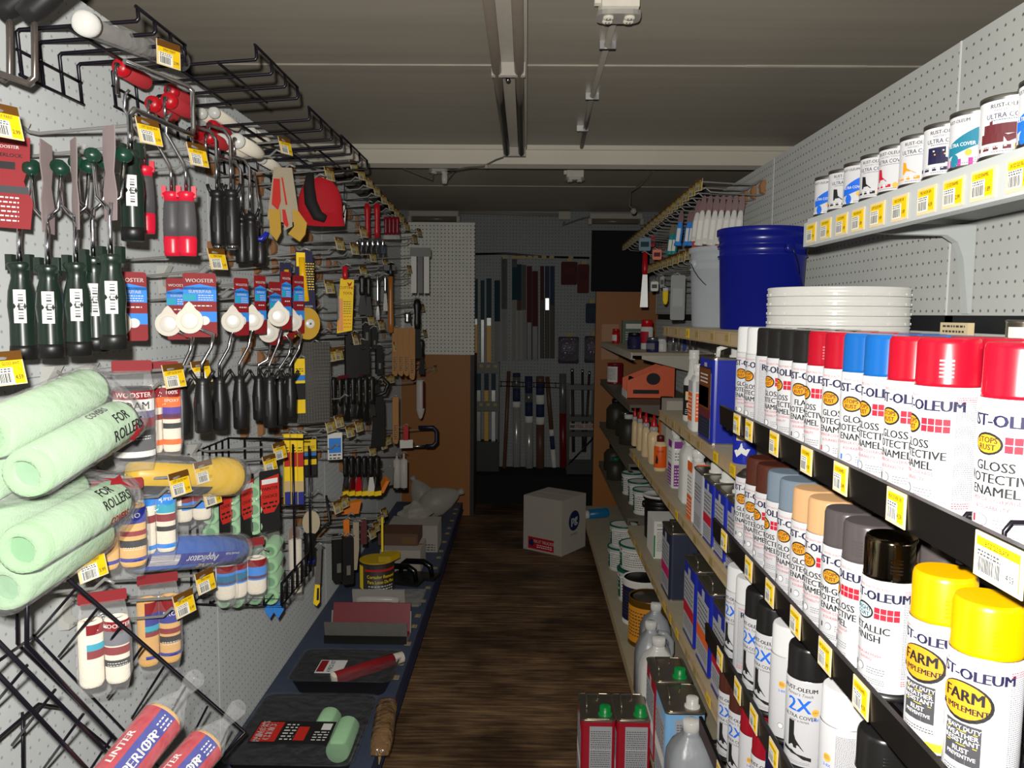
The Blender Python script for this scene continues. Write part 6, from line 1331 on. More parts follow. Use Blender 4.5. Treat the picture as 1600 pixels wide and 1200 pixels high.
# ---- black wire basket with the painter's packs
y0, y1 = 2.02, 2.72; x1 = XL + .24; p = at(470, 690, X=x1); zt = at(345, 690, X=XL).z; zb = at(435, 946, X=x1).z
yy1 = 2.30; yy0 = 2.02; zt = H - .37; zb = H - .765
t = thing('wire_basket', 'black wire basket hung on the pegboard, holding painter packs', 'basket', (XL, (yy0 + yy1) / 2, 0))
h = (yy1 - yy0) / 2; Lx = .24
for k in range(7):
    y = -h + 2 * h * k / 6; m = MB(); m.tube([(.004, y, zt), (.004, y, zb), (Lx, y, zb), (Lx, y, zb + .06)], .003, 5); m.build('wire', M_bwire, t)
for k in range(6):
    x = .004 + (Lx - .004) * k / 5; m = MB(); m.tube([(x, h, zt - .02 * k / 5), (x, h, zb)], .003, 5); m.build('side_wire', M_bwire, t); m = MB(); m.tube([(x, -h, zb + .05), (x, -h, zb), (x, h, zb)], .002, 5); m.build('wire', M_bwire, t)
for zz, xs in ((zt, (.004, Lx)), (zt * .5 + zb * .5, (.004, Lx)), (zb + .06, (Lx,))):
    for x in xs:
        if x > .1 and zz > zb + .1: m = MB(); m.tube([(.004, h, zz), (Lx, h, zz)], .0026, 5); m.build('cross_wire', M_bwire, t); continue
        m = MB(); m.tube([(x, -h, zz), (x, h, zz)], .0026, 5); m.build('cross_wire', M_bwire, t)
def spec_choice(m, W, W2, w, h):
    m.ppoly(W, [(-w * .46, h * .42), (-w * .3, h * .3), (w * .2, h * .3), (w * .48, h * .44), (w * .46, h * .92), (-w * .46, h * .86)], 2)
    m.prect(W2, -w * .4, w * .4, h * .78, h * .86, 1); m.ptext(W2, 'PAINTER', 0, h * .7, w * .2, 0, .03); m.ptext(W2, 'CHOICE', 0, h * .57, w * .2, 0, .03); m.plines(W2, -w * .36, w * .36, h * .48, h * .36, h * .07, h * .03, 0, 2); m.plines(W2, -w * .4, w * .3, h * .24, h * .04, h * .06, h * .022, 0, 3)
def choice_pack(px, py0, py1, Y, rows, r, label, card=True, ln=.1, cols=2):
    a = at(px, py0, Y=Y); b_ = at(px, py1, Y=Y); t = thing('roller_pack', label, 'roller pack', TR(a.x, a.y, b_.z, rz=.12), 'green roller packs at the wire basket'); h = a.z - b_.z
    r = h / rows / 2.02
    for k in range(rows):
        for j in range(cols):
            x = (j - (cols - 1) / 2) * r * 2.02; z = r + k * r * 2.02; T = TR(x, -ln / 2, z, rx=-PI / 2)
            m = MB(); m.lathe([(r * .6, .005), (r * .62, 0), (r * .95, .001), (r, .006), (r, ln - .006), (r * .9, ln), (0, ln)], 16, 0, True, T, False); m.build('roller', mat('green_nap_b', '#9cc79a', .95, vary=.05), t)
            m = MB(); m.lathe([(r * .62, .004), (0, .005)], 14, 0, True, T, False); m.build('core', mat('green_core_b', '#6d9a72', .7), t)
    m = MB(); pillow(m, cols * r * 2.02 + .006, ln + .008, h + .05, -.012, 0, .3, .1); m.build('film_bag', M_clear, t)
    if card: card_plate(t, .068, .125, h + .03, spec_choice, [P_blk, P_wht, P_hot], 'card', TR(cols * r * 1.02 + .012, -ln / 2 + .012, 0, rz=.95)) if False else card_c(t, cols * r * 1.01, ln, h, px)
    return t
def card_c(t, x, ln, h, px): return card_plate(t, .056, .15, h + .03, spec_choice, [P_blk, P_wht, P_hot, P_gry], 'card', TR(x + .014, -ln / 2 + .02, 0, rz=1.2 if px < 390 else .8))
choice_pack(336, 764, 836, 1.86, 3, .02, 'green roller pack with red and black card, half hidden by the yellow roller', True, .1, 1)
choice_pack(368, 758, 832, 1.9, 3, .02, 'green roller pack with red and black card, middle of three', True, .1, 1)
choice_pack(402, 750, 828, 1.94, 3, .02, 'green roller pack whose red and black card faces out, by the yellow packets', True, .1, 1)
choice_pack(414, 842, 936, 2.14, 4, .02, 'tall green roller pack standing in the wire basket', False, .1, 2)
choice_pack(366, 902, 940, 2.04, 2, .02, 'low green roller pack under the white bundle', False, .1, 2)
for i, px in enumerate((421, 434)):
    t, h = hang('pad_refill', ['bright blue pointed refill poking below the basket', 'bright blue pointed refill beside its twin below the basket'][i], 'refill', px, 940, 966, 2.25, .4, 'blue refills under the wire basket'); plate([(-.012, h), (.014, h), (.016, h * .5), (0, 0), (-.014, h * .5)], .01).build('tip', P_sky, t); plate([(-.01, h), (.01, h), (.008, h + .05), (-.008, h + .05)], .006).build('stem', P_sky, t)
t, h = hang('roller_pack', 'long white roller standing at the far side of the wire basket', 'roller pack', 461, 842, 925, 2.5, .3); m = MB(); m.lathe([(.012, 0), (.02, .003), (.02, h - .003), (.012, h), (0, h)], 16); m.build('roller', M_wnap, t); m = MB(); pillow(m, .05, .05, h + .06, -.02); m.build('film_bag', M_clear, t)
# ---- far peg hooks: the rows whose aged tags step away down the wall
def hook_row(pts, what, L=.235, tagged=True, tan=True):
    for i, (tx, ty) in enumerate(sorted(pts)): hook(tx, ty, what + f', {NTH[i]} from the left', L, tagged, tan, True, what.replace('hook', 'hooks').replace('prong', 'prongs'))
hook_row([(553, 258), (565, 271), (577, 284), (589, 297), (600, 310), (611, 321), (620, 331), (628, 340)], 'silver hook with aged tag in the topmost stepping row')
hook_row([(568, 361), (531, 379), (554, 387), (583, 400), (603, 411), (613, 416)], 'silver hook with aged tag in the row of red scrapers')
hook_row([(568, 423), (515, 446), (580, 498), (596, 506)], 'silver hook with aged tag around the cutting tool card')
hook_row([(557, 528), (516, 553), (529, 551), (604, 592), (612, 590)], 'silver hook with aged tag above the black pouches')
hook_row([(584, 605), (516, 663), (530, 656), (547, 672), (561, 664)], 'silver hook with aged tag between the dark rows')
hook_row([(582, 703), (600, 693), (607, 686), (528, 790), (538, 782)], 'silver hook with aged tag over the orange tray')
hook_row([(582, 832), (588, 822), (595, 810), (600, 800)], 'silver hook with aged tag in the low far cluster')
hook_row([(635, 352), (648, 372), (655, 362), (640, 420), (645, 434), (652, 470), (660, 480), (664, 520), (662, 570), (680, 575), (634, 562), (619, 540)], 'thin silver hook against the white and orange boards', .26, True, True)
hook_row([(505, 410), (512, 470), (520, 508), (548, 612), (534, 690), (548, 828), (557, 798), (505, 760), (566, 680), (600, 640), (625, 615)], 'bare thin silver prong in the far bays', .22, False, True)
# ---- base shelf
ZL = H - 1.285; XLB = -.425
t = thing('base_shelf', 'dark blue dusty base shelf along the roller side', 'shelf', (XL, 2.8, 0))
m = MB(); m.box(.002, XLB - XL, -2.5, 2.55, ZL - .018, ZL); m.build('deck', mat('dusty_blue', '#3d4658', .6, vary=.35, scale=7), t)
m = MB(); m.box(XLB - XL, XLB - XL + .006, -2.5, 2.55, ZL - .05, ZL); m.box(XLB - XL, XLB - XL + .012, -2.5, 2.55, ZL - .052, ZL - .047); m.build('front_rail', M_navy, t)
m = MB(); m.box(XLB - XL - .04, XLB - XL - .03, -2.5, 2.55, 0, ZL - .018); m.build('kick_plate', M_dark, t)
for i in range(22):
    y = -.9 + i * .155 + (i % 3) * .02; k = ticket(300 + i, .034, .024, 'split', False); o = k.build('price_ticket', TAGM if i < 5 else [mat('tag_dull_white', '#b5ab90', .5), mat('tag_dull_yellow', '#9c8640', .5), P_ink, M_hold], t, Matrix.Translation((XLB - XL - .022, y, ZL + .0012)) @ Matrix.Rotation(-PI / 2, 4, 'Y') @ Matrix.Rotation(0, 4, 'X') if i >= 5 else TR(XLB - XL + .0066, y, ZL - .025))
def kit_tray(px0, px1, pya, pyb, ztop, label, inside, cat='roller kit'):
    A = at(px0, pya, Z=ztop); Bx = at(px1, pya, Z=ztop); Fz = at((px0 + px1) / 2, pyb, Z=ztop)
    w = (Bx.x - A.x) / 2; d = (Fz.y - A.y) / 2; t = thing('roller_kit', label, cat, ((A.x + Bx.x) / 2, A.y + d, ZL)); hz = H + ztop - ZL
    m = MB(); P0 = rrect(2 * w, 2 * d, .03, 3); n = len(P0); V = []
    for zz, s in ((.0, .82), (.004, .84), (hz * .85, .97), (hz * .88, 1.0), (hz * .82, .96), (.01, .8)): V += [(x * s, y * s, zz) for x, y in P0]
    m.add(V, [tuple(reversed(range(n)))] + [(j * n + i, j * n + (i + 1) % n, (j + 1) * n + (i + 1) % n, (j + 1) * n + i) for j in range(5) for i in range(n)] + [tuple(5 * n + i for i in range(n))], 0, True); m.build('tray', mat('tray_black', '#1d1d20', .4), t)
    m = MB(); m.prism(rrect(2 * w + .012, 2 * d + .012, .03, 3), hz * .9, hz * .93, 0); m.build('shrink_film', film('shrink_film', '#7d8084', .04, .1, .8), t)
    return t, w, d, hz
t, w, d, hz = kit_tray(345, 548, 1188, 1080, -1.2, 'black tray kit with painter card and green rollers, nearest whole kit on the base shelf', 0)
m = MB(); m.box(-w * .78, w * .5, -d * .52, d * .1, hz * .95, hz * .965); W = lambda x, y: (x, y, hz * .97); W2 = lambda x, y: (x, y, hz * .98)
m.prect(W, -w * .76, -w * .36, -d * .48, d * .06, 1); R_ = lambda cx: (lambda x, y: (cx - y, x - d * .21, hz * .98)); m.ptext(R_(-w * .66), "PAINTER'S", 0, 0, .03, 2, .03, .8); m.ptext(R_(-w * .52), 'CHOICE', 0, 0, .03, 2, .03, .8); m.plines(W2, -w * .3, -w * .1, d * .0, -d * .42, .016, .006, 2, 4); m.prect(W, -w * .08, w * .1, -d * .44, -d * .06, 1); m.prect(W, w * .3, w * .46, -d * .14, d * .04, 2); m.plines(W2, w * .22, w * .46, -d * .2, -d * .46, .014, .005, 2, 2); m.build('card', [P_blk, P_hot, P_wht], t)
for k, (x, y, ln) in enumerate(((w * .28, d * .34, .08), (w * .66, -d * .1, .15))): m = MB(); m.lathe([(.0, -ln / 2), (.03, -ln / 2), (.034, -ln / 2 + .008), (.034, ln / 2 - .008), (.03, ln / 2), (0, ln / 2)], 18, 0, True, TR(x, y, hz * .62, rx=PI / 2)); m.build('roller', mat('green_nap_b', '#9cc79a', .95), t)
t, w, d, hz = kit_tray(448, 612, 1060, 1012, -1.22, 'black tray kit with red and white roller packet lying across it', 0)
m = MB(); m.box(-w * .55, -w * .02, -d * .6, d * .2, hz * .95, hz * .97); W = lambda x, y: (x, y, hz * .985); m.prect(W, -w * .53, -w * .38, -d * .55, d * .15, 1); m.prect(W, -w * .36, -w * .2, -d * .55, d * .15, 0); m.prect(W, -w * .1, -w * .04, -d * .55, d * .15, 0); m.ptext(lambda x, y: (-w * .28 - y, x - d * .2, hz * .99), '4 PIECE KIT', 0, 0, .022, 2, .02, .8); m.plines(W, -w * .18, -w * .11, d * .1, -d * .5, .016, .006, 0, 3); m.build('card', [P_wht, P_cred, P_blk], t)
m = MB(); m.lathe([(.0, -.14), (.022, -.138), (.022, .138), (0, .14)], 14, 0, True, TR(w * .42, 0, hz * .75, rx=PI / 2, rz=-.85)); m.build('roller', M_wnap, t); m = MB(); m.lathe([(.0225, -.1), (.0225, .13)], 14, 0, True, TR(w * .42, 0, hz * .75, rx=PI / 2, rz=-.85)); m.build('roller_sleeve', P_cred, t)
t, w, d, hz = kit_tray(285, 488, 1268, 1199, -1.2, 'dark tray kit with green roller, cut off by the near edge', 0); m = MB(); m.lathe([(.0, -.09), (.034, -.088), (.034, .088), (0, .09)], 18, 0, True, TR(w * .3, 0, hz * .7, rx=PI / 2, rz=.9)); m.build('roller', mat('green_nap_b', '#9cc79a', .95), t)
p = at(592, 1120, Z=-1.22); t = thing('film_roll', 'crumpled copper-tinted film packet beside the nearest tray kit', 'packet', TR(p.x + .012, p.y + .02, ZL + .03, rz=.1)); m = MB(); pillow(m, .065, .06, .34, -.17, 0, .2, .2); o = m.build('packet', film('copper_film', '#b08a60', .35, .12, 1.), t, TR(rx=-PI / 2)); m = MB(); m.lathe([(.018, -.12), (.018, .12)], 12, 0, True, TR(rx=PI / 2)); m.build('core', mat('copper_core', '#6e5233', .5, vary=.3), t)
# mud pan, float, can, handles, boxes, bags
A = at(506, 1006, Z=-1.285); Bx = at(636, 1006, Z=-1.285)
t = thing('mud_pan', 'long metal trough with a red plastic liner on the base shelf', 'pan', ((A.x + Bx.x) / 2, A.y + .07, ZL)); w = (Bx.x - A.x) / 2; h = .085
m = MB(); Tx = Matrix(((0, 0, 1, 0), (1, 0, 0, 0), (0, 1, 0, 0), (0, 0, 0, 1)))
m.prism([(-.045, 0), (.045, 0), (.065, h), (.062, h), (.042, .004), (-.042, .004), (-.062, h), (-.065, h)], -w, w, 0, Tx); m.build('trough', mat('dull_galvanised', '#8d8a82', .45, .5, vary=.15), t)
m = MB(); m.box(-w, w, -.068, -.064, 0, h * .38); m.build('base_strip', M_black, t)
m = MB(); m.prism([(-.04, .008), (.04, .008), (.075, h + .03), (.07, h + .03), (.036, .012), (-.036, .012), (-.05, h * .7), (-.054, h * .7)], -w * .96, w * .98, 0, Tx); m.build('liner', mat('red_liner', '#7c0e1b', .5), t)
p = at(586, 958, Z=-1.285); t = thing('plaster_float', 'white rectangular float with looped handle standing behind the red trough', 'trowel', TR(p.x, 3.42, ZL, rx=.25)); m = MB(); m.box(-.115, .115, -.006, .006, 0, .075); m.build('plate', mat('float_white', '#a09c94', .5, vary=.1), t); m = MB(); m.tube([(-.08, -.008, .02), (-.08, -.03, .045), (-.06, -.036, .052), (.06, -.036, .052), (.08, -.03, .045), (.08, -.008, .02)], .012, 10); m.build('handle', mat('float_handle', '#c0bbb2', .35), t)
p = at(585, 940, Z=-1.285); t = thing('adhesive_can', 'open dark blue can with yellow lip and Spanish lettering', 'can', (p.x, p.y + .07, ZL)); r = .078; h = .17
m = MB(); m.lathe([(r - .002, 0), (r, .003), (r - .001, .006), (r - .001, h - .006), (r, h), (r - .006, h), (r - .01, h - .01), (r - .012, .06), (0, .06)], 28, 0, True, None, True, [1, 1, 1, 0, 1, 1, 2, 2]); m.build('body', [P_navy, M_steel, mat('inside_dark', '#3a3320', .6)], t)
m = MB(); W = cylmap(r - .0002, -1.27); m.prect(W, -.07, .09, h * .8, h * .86, 1, 10); m.ptext(W, 'Cortador Removal', .012, h * .66, .021, 0, .02, .85); m.ptext(W, 'Para Losas De Piso', .012, h * .52, .021, 0, .02, .8); m.plines(W, -.05, .07, h * .42, h * .24, .012, .005, 2, 3); m.prect(W, -.075, .08, .01, h * .14, 3, 10); m.build('label_print', [P_byel, P_hot, P_wht, mat('print_slate', '#5b7383', .5)], t)
m = MB(); m.lathe([(r, h - .001), (r + .003, h + .004), (r - .004, h + .006)], 28); m.prism([(r * .2, -.05), (r * .9, -.05), (r * 1.3, .02), (r * .9, .045), (r * .3, .02)], h + .004, h + .03); m.build('yellow_lip', mat('can_yellow', '#b89a14', .45), t)
m = MB(); m.prect(cylmap(r + .0004, -2.45), -.025, .012, h * .3, h * .92, 0, 4); m.build('yellow_strap', P_byel, t)
for i, (px, py, Y) in enumerate(((618, 905, 3.72), (646, 900, 3.86))):
    p = at(px, py, Y=Y); t = thing('grout_float', ['black arched grout float beside the blue can', 'black arched grout float in front of the white box'][i], 'trowel', TR(p.x + .02, Y - .06 * i, ZL, rz=-.25), 'black grout floats'); m = MB(); m.box(-.11, .11, -.045, .045, 0, .014); m.build('pad', M_black, t); m = MB(); m.tube([(-.08, 0, .012), (-.075, 0, .05), (-.045, 0, .075), (.04, 0, .08), (.075, 0, .06), (.085, 0, .012)], [.011, .013, .014, .014, .013, .011], 10); m.build('handle', mat('gloss_black', '#0d0d0e', .2), t)
p = at(630, 945, Z=-1.28); t = thing('clear_packet', 'flat clear packet with printed insert lying near the shelf edge', 'packet', (p.x, p.y + .08, ZL)); m = MB(); m.box(-.07, .07, -.09, .09, 0, .008); m.build('insert', mat('dull_label', '#6c6a62', .5), t); m = MB(); m.prism(rrect(.16, .2, .01, 2), .0082, .014); m.build('film_bag', M_clear, t)
def carton2(px0, px1, pyb, hgt, dep, label, m1, kids=0, rz=0.):
    A = at(px0, pyb, Z=-1.285); Bx = at(px1, pyb, Z=-1.285); w = (Bx.x - A.x) / 2; t = thing('carton', label, 'box', TR((A.x + Bx.x) / 2, A.y + dep / 2, ZL, rz=rz), None); m = MB(); m.box(-w, w, -dep / 2, dep / 2, 0, hgt); m.build('box', m1, t)
    if kids: m = MB(); W = fm(-dep / 2 - .0006); m.plines(W, -w * .8, w * .2, hgt * .9, hgt * .8, .01, .004, 0, 2); m.prect(W, w * .5, w * .9, hgt * .1, hgt * .3, 0) if kids == 1 else m.plines(W, w * .3, w * .9, hgt * .3, hgt * .1, .014, .006, 0, 6); m.build('label_print', P_ink, t)
    else: m = MB(); m.box(-w - .001, w + .001, -.012, .012, hgt, hgt + .0008); m.build('tape', mat('tape_tan', '#8a7550', .3), t)
    return t, w
carton2(594, 657, 895, .115, .22, 'plain white carton behind the black grout floats', mat('carton_pale', '#a09a8f', .7))
t, w = carton2(606, 684, 862, .145, .2, 'white carton with small print and barcode, farther along the base shelf', mat('carton_pale', '#a09a8f', .7), 2)
p = at(630, 842, Y=4.1); t = thing('carton', 'low brown carton on top of the plain white carton', 'box', (p.x, 4.02, ZL + .1155)); m = MB(); m.box(-.1, .1, -.09, .09, 0, .06); m.build('box', mat('carton_brown', '#5a4030', .7, vary=.1), t); m = MB(); m.box(.02, .09, -.0908, -.09, .01, .045); m.build('label', mat('dull_amber', '#6a4a20', .5), t)
for i, (px, py, Y, s) in enumerate(((662, 800, 5.0, 1.0), (684, 797, 4.85, 1.1))):
    p = at(px, py, Y=Y); t = thing('plastic_bag', ['white plastic bag lying on its side at the far end of the base shelf', 'fuller white plastic bag pointing to the aisle at the far end'][i], 'bag', TR(p.x, Y, ZL + (.115, .125)[i], ry=(-.5, 1.2)[i], rz=.2, s=s), 'white plastic bags at the far end'); m = MB(); m.lathe([(.0, -.1), (.05, -.095), (.075, -.05), (.08, .0), (.06, .06), (.03, .11), (.01, .13), (0, .13)], 14); m.build('bag', mat('bag_white', '#9c978d', .5, vary=.1, bump=.5, scale=25), t); m = MB(); m.lathe([(.012, .115), (.02, .15), (.014, .155)], 10); m.build('twist', mat('bag_white', '#9c978d', .5), t)
p = at(645, 822, Y=4.35); t = thing('crumpled_bag', 'crumpled white bag on top of the printed carton', 'bag', (p.x, 4.42, ZL + .145)); m = MB(); rg = random.Random(5); V = []; n = 10
for j in range(6):
    for i in range(n): rr = (.09, .1, .085, .06, .03, .01)[j] * rg.uniform(.7, 1.15); V.append((rr * math.cos(2 * PI * i / n), rr * .8 * math.sin(2 * PI * i / n), j * .017))
m.add(V, [(j * n + i, j * n + (i + 1) % n, (j + 1) * n + (i + 1) % n, (j + 1) * n + i) for j in range(5) for i in range(n)]); m.build('bag', mat('bag_white', '#9c978d', .5), t)
# ---- slanted black wire rack at the near lower corner, with two red roller packs
def wires(t, segs, r, px_plane, name='wire'):
    for s in segs: m = MB(); m.tube([Vector(at(*q[:2], **({'X': q[2]} if len(q) > 2 else px_plane))) - Vector(t.location) for q in s], r, 6); m.build(name, M_bwire, t)
t = thing('wire_rack', 'slanted black wire rack holding red roller packs in the near lower corner', 'wire rack', at(100, 1050, X=-.72))
XO, XI = -.66, -.80
# outer side grid
wires(t, [[(42, 895, XO), (42, 1008, XO), (232, 1211, XO)], [(95, 895, XO), (383, 1144, XO), (330, 1200, XO)], [(-20, 985, XO), (250, 1260, XO)], [(-20, 1035, XO), (190, 1260, XO)]], .0034, {}, 'frame_wire')
wires(t, [[(26, 895, XI), (27, 1005, XI), (130, 1105, XI), (285, 1256, XI)], [(52, 993, XI), (250, 1200, XI)], [(-10, 1160, XI), (60, 1100, XI), (95, 1105, XI), (240, 1225, XI)], [(35, 1113, XI), (36, 1240, XI)]], .0026, {}, 'frame_wire')
wires(t, [[(120 + 34 * k, 918 + 31 * k, XO), (54 + 38 * k, 994 + 32 * k, XI)] for k in range(8)], .0024, {})
wires(t, [[(42 + 44 * k, 1040 + 38 * k, XO), (-25 + 44 * k, 1120 + 44 * k, XI)] for k in range(5)], .0024, {})
wires(t, [[(95, 895, XO), (0, 925, XI)], [(52, 995, XI), (-20, 1045, XO)]], .0026, {})
def red_pack(a, b_, Ya, Yb, r, label):
    A = at(*a, Y=Ya); B = at(*b_, Y=Yb); dv = B - A; L = dv.length; Q = Matrix.Translation(A) @ dv.to_track_quat('Z', 'Y').to_matrix().to_4x4()
    t = thing('roller_pack', label, 'roller pack', Q, 'red and navy roller packs in the slanted rack'); m = MB(); m.lathe([(r * .5, 0), (r * .9, .001), (r, .012), (r, L - .012), (r * .9, L), (r * .5, L), (r * .5, L - .015), (0, L - .015)], 22); m.build('roller', M_tnap, t)
    e = Q.inverted() @ EYE; a0 = math.atan2(e.y, e.x); W = lambda u, v: (lambda an: ((r + .0012) * math.cos(an), (r + .0012) * math.sin(an), u))(a0 - v / r); W2 = lambda u, v: (lambda an: ((r + .0018) * math.cos(an), (r + .0018) * math.sin(an), u))(a0 - v / r)
    m = MB()
    for k in range(16):
        y = -r * 1.3 + r * 2.6 * k / 16; y1 = y + r * 2.6 / 16; ink = 1 if .30 < k / 16 < .62 else 0; m.add([W(.0, y), W(L * .955, y), W(L * .955, y1), W(.0, y1)], [(0, 1, 2, 3)], ink)
    sg = 1
    m.ptext(lambda x, y: W2(L * .45 + x, -r * .2 + y), 'SUPERIOR', 0, 0, r * .62, 2, .03); m.ptext(lambda x, y: W2(L * .68 + x, -r * .2 + y), 'FTP', 0, 0, r * .5, 2, .03); m.ptext(lambda x, y: W2(L * .5 + x, r * .75 + y), 'LINTER', 0, 0, r * .5, 2, .03); m.plines(lambda x, y: W2(L * .8 + x, -r * .2 + y), 0, L * .12, r * .25, -r * .3, r * .2, r * .07, 2, 4)
    m.build('label_print', [P_red, P_dblue, P_wht], t)
    m = MB(); m.lathe([(r * 1.06, 0), (r * 1.07, L), (r * .7, L + .02), (r * .3, L + .045), (r * .55, L + .075), (r * .4, L + .085)], 16, 0, True, None, False); m.build('film_bag', M_clear, t)
red_pack((140, 1265), (258, 1118), 1.12, 1.26, .034, 'red and navy roller pack in the slanted rack, further out')
red_pack((212, 1290), (325, 1160), 1.15, 1.29, .032, 'red and navy roller pack in the slanted rack, against the wires')
# ---------------------------------------------------------------- far end boards, back wall, upper fixtures, hooks on the paint side
t = thing('gondola_end', 'white pegboard over an orange board closing the roller side', 'panel', (-.62, 5.57, 0))
m = MB(); m.box(-.25, .262, 0, .02, H - .29, H + .62); m.build('white_pegboard', pegmat('peg_white', '#e6e6dc', 0, '#121212', 1., rad=.14), t)
m = MB(); m.box(-.25, .235, -.004, .02, 0, H - .29); m.build('orange_board', mat('orange_board_l', '#a0641a', .55, vary=.12, scale=3), t)
m = MB(); m.box(.235, .262, .0, .3, 0, H - .29); m.build('side_edge', mat('board_edge_dark', '#26221e', .6), t)
# base deck along the back wall
t = thing('base_shelf', 'black base deck along the back wall', 'shelf', (0, 6.1, 0)); m = MB(); m.box(-.5, .62, -.18, .19, .19, .215); m.build('deck', mat('soot', '#0b0a0a', .9), t); m = MB(); m.box(-.5, .62, -.18, -.165, 0, .19); m.build('kick_plate', mat('soot', '#0b0a0a', .9), t)  # deck and kick plate share one even matte near-black
YP = 6.24; ZD = .2155
def strip(px, py0, py1, w_px, label, parts_, Y=YP, lean=0., group=None, name='metal_strip', cat='strip', shape='flat', floor_=False):
    """upright stock piece; parts_: (u0, u1, material)"""
    a = at(px, py0, Y=Y); b_ = at(px + lean, py1, Y=Y); h = a.z - b_.z; w = w_px * Y / 1250 / 2
    t = thing(name, label, cat, Matrix.Translation(b_) @ Matrix.Rotation(math.atan2(a.x - b_.x, h), 4, 'Y'), group)
    for u0, u1, mm_ in parts_:
        m = MB()
        if shape == 'flat': m.prism(rrect(w * 2, .012, .004, 2), h * u0, h * u1)
        elif shape == 'angle': m.prism([(-w, -.006), (0, -.02), (w, -.006), (w, .0), (0, -.014), (-w, 0)], h * u0, h * u1)
        else: m.lathe([(0, h * u0), (w, h * u0), (w, h * u1), (0, h * u1)], 12)
        m.build('section', mm_, t)
    return t
M_al = mat('bright_aluminium', '#b9b9b4', .25, .45, vary=.1); M_alg = mat('clear_wrap_grey', '#7d7f7c', .3, .5, vary=.3); M_lab2 = mat('teal_label', '#1d3a42', .75); M_lab3 = mat('navy_label', '#1c2a4a', .75); M_dkr = mat('oxblood', '#4a1216', .8); M_bronze = mat('bronze_strip', '#3a352d', .6, .4); M_brnw = mat('walnut_strip', '#5d4030', .5, vary=.15); M_mag = mat('yellow_strip', '#c89a1c', .45)
for px, a, b_, w, lb, pp, sh in ((743, 436, 565, 7, 'yellow and teal upright strip by the white pegboard', ((0, .45, M_mag), (.45, .52, M_alg), (.52, 1, M_lab2)), 'flat'), (754, 438, 566, 6, 'grey and teal upright strip, second from the white pegboard', ((0, .52, M_alg), (.52, 1, M_lab2)), 'flat'),
                                (764, 435, 566, 8, 'yellow strip with dark label, third from the white pegboard', ((0, .44, M_mag), (.44, .53, M_alg), (.53, 1, M_lab2)), 'flat'), (777, 438, 566, 9, 'bright aluminium strip, fourth from the white pegboard', ((0, .5, M_al), (.5, 1, M_lab2)), 'angle'),
                                (788, 402, 563, 9, 'long wrapped metal strip hanging from the rod', ((0, .5, M_al), (.5, .72, M_alg), (.72, 1, M_alg)), 'angle'), (804, 405, 563, 8, 'wrapped steel strip at the near edge of the hanging cluster', ((0, .6, M_al), (.6, .92, M_lab2), (.92, 1, M_alg)), 'angle'),
                                (811, 405, 564, 8, 'bright steel strip in the hanging cluster', ((0, .5, M_al), (.5, .6, M_brnw), (.6, .95, M_lab2)), 'angle'), (818, 406, 562, 8, 'shining chrome strip in the middle of the hanging cluster', ((0, .5, M_al), (.5, .95, M_alg)), 'angle'),
                                (827, 408, 562, 8, 'black and oxblood strip in the hanging cluster', ((0, .38, M_black), (.38, .95, M_dkr)), 'flat'), (836, 408, 562, 9, 'oxblood strip at the far edge of the hanging cluster', ((0, .34, M_black), (.34, .9, M_dkr)), 'flat'),
                                (847, 408, 560, 6, 'bronze strip with oxblood label in the second cluster', ((0, .6, M_bronze), (.6, .95, M_dkr)), 'flat'), (855, 408, 560, 7, 'bronze strip with bright sleeve in the second cluster', ((0, .5, M_bronze), (.5, .62, M_al), (.62, .95, M_lab3)), 'flat'), (863, 408, 560, 7, 'bronze strip with navy label, last of the second cluster', ((0, .55, M_bronze), (.55, .95, M_lab3)), 'flat')):
    strip(px, a, b_, w, lb, pp, YP, 0, 'strips hanging on the back wall', shape=sh)
t = thing('hang_rod', 'black rod across the back wall with small tan tags', 'rod', at(832, 400, Y=6.22)); o = Vector(t.location); m = MB(); m.tube([at(742, 397, Y=6.22) - o, at(790, 396, Y=6.22) - o, at(845, 401, Y=6.22) - o, at(921, 403, Y=6.22) - o], .008, 8); m.build('rod', M_black, t)
for px in (789, 803, 811, 818, 828, 837, 850, 862, 892): m = MB(); q = at(px, 402, Y=6.21) - o; m.box(q.x - .018, q.x + .018, q.y - .003, q.y + .003, q.z - .012, q.z + .012); m.build('price_tag', mat('tag_dull_yellow', '#9c8640', .5), t)
def wall_pack(px, py0, py1, w_px, mm_, label, label_m, film_=False):
    a = at(px, py0, Y=YP); b_ = at(px, py1, Y=YP); h = a.z - b_.z; w = w_px * YP / 1250 / 2; t = thing('hanging_packet', label, 'packet', (b_.x, b_.y, b_.z), 'packets on the back wall'); m = MB(); m.prism(rrect(2 * w, h, .01, 2, 0, h / 2), -.012, .012, 0, ax_xz); m.build('pack', mm_, t); m = MB(); m.prism(rrect(w * 1.3, h * .3, .004, 2, 0, h * .6), -.0128, -.0122, 0, ax_xz); m.build('label', label_m, t)
    m = MB(); m.box(-.02, .02, -.02, .05, h, h + .03); m.build('price_tag', mat('tag_dull_yellow', '#9c8640', .5), t)
    if film_: m = MB(); pillow(m, 2 * w + .02, .045, h * 1.2, -.01); m.build('film_bag', M_clear, t)
for a in ((889, 409, 445, 25, M_dkr, 'oxblood packet hanging on the back wall beside the strips', mat('oxblood_light', '#571a1c', .8)), (911, 413, 458, 18, mat('oxblood_light', '#571a1c', .8), 'oxblood packet half behind the black board', M_dkr), (924, 474, 505, 18, M_lab3, 'small navy packet below the black board', M_lab2),
          (888, 526, 568, 32, mat('plum_pack', '#2c1a33', .7), 'plum packet in shining film low on the back wall', mat('plum_light', '#3d2546', .6), True), (927, 525, 567, 28, mat('plum_dark', '#211729', .7), 'dark plum packet next to the orange end board', mat('plum_light', '#3d2546', .6), True)): wall_pack(*a)
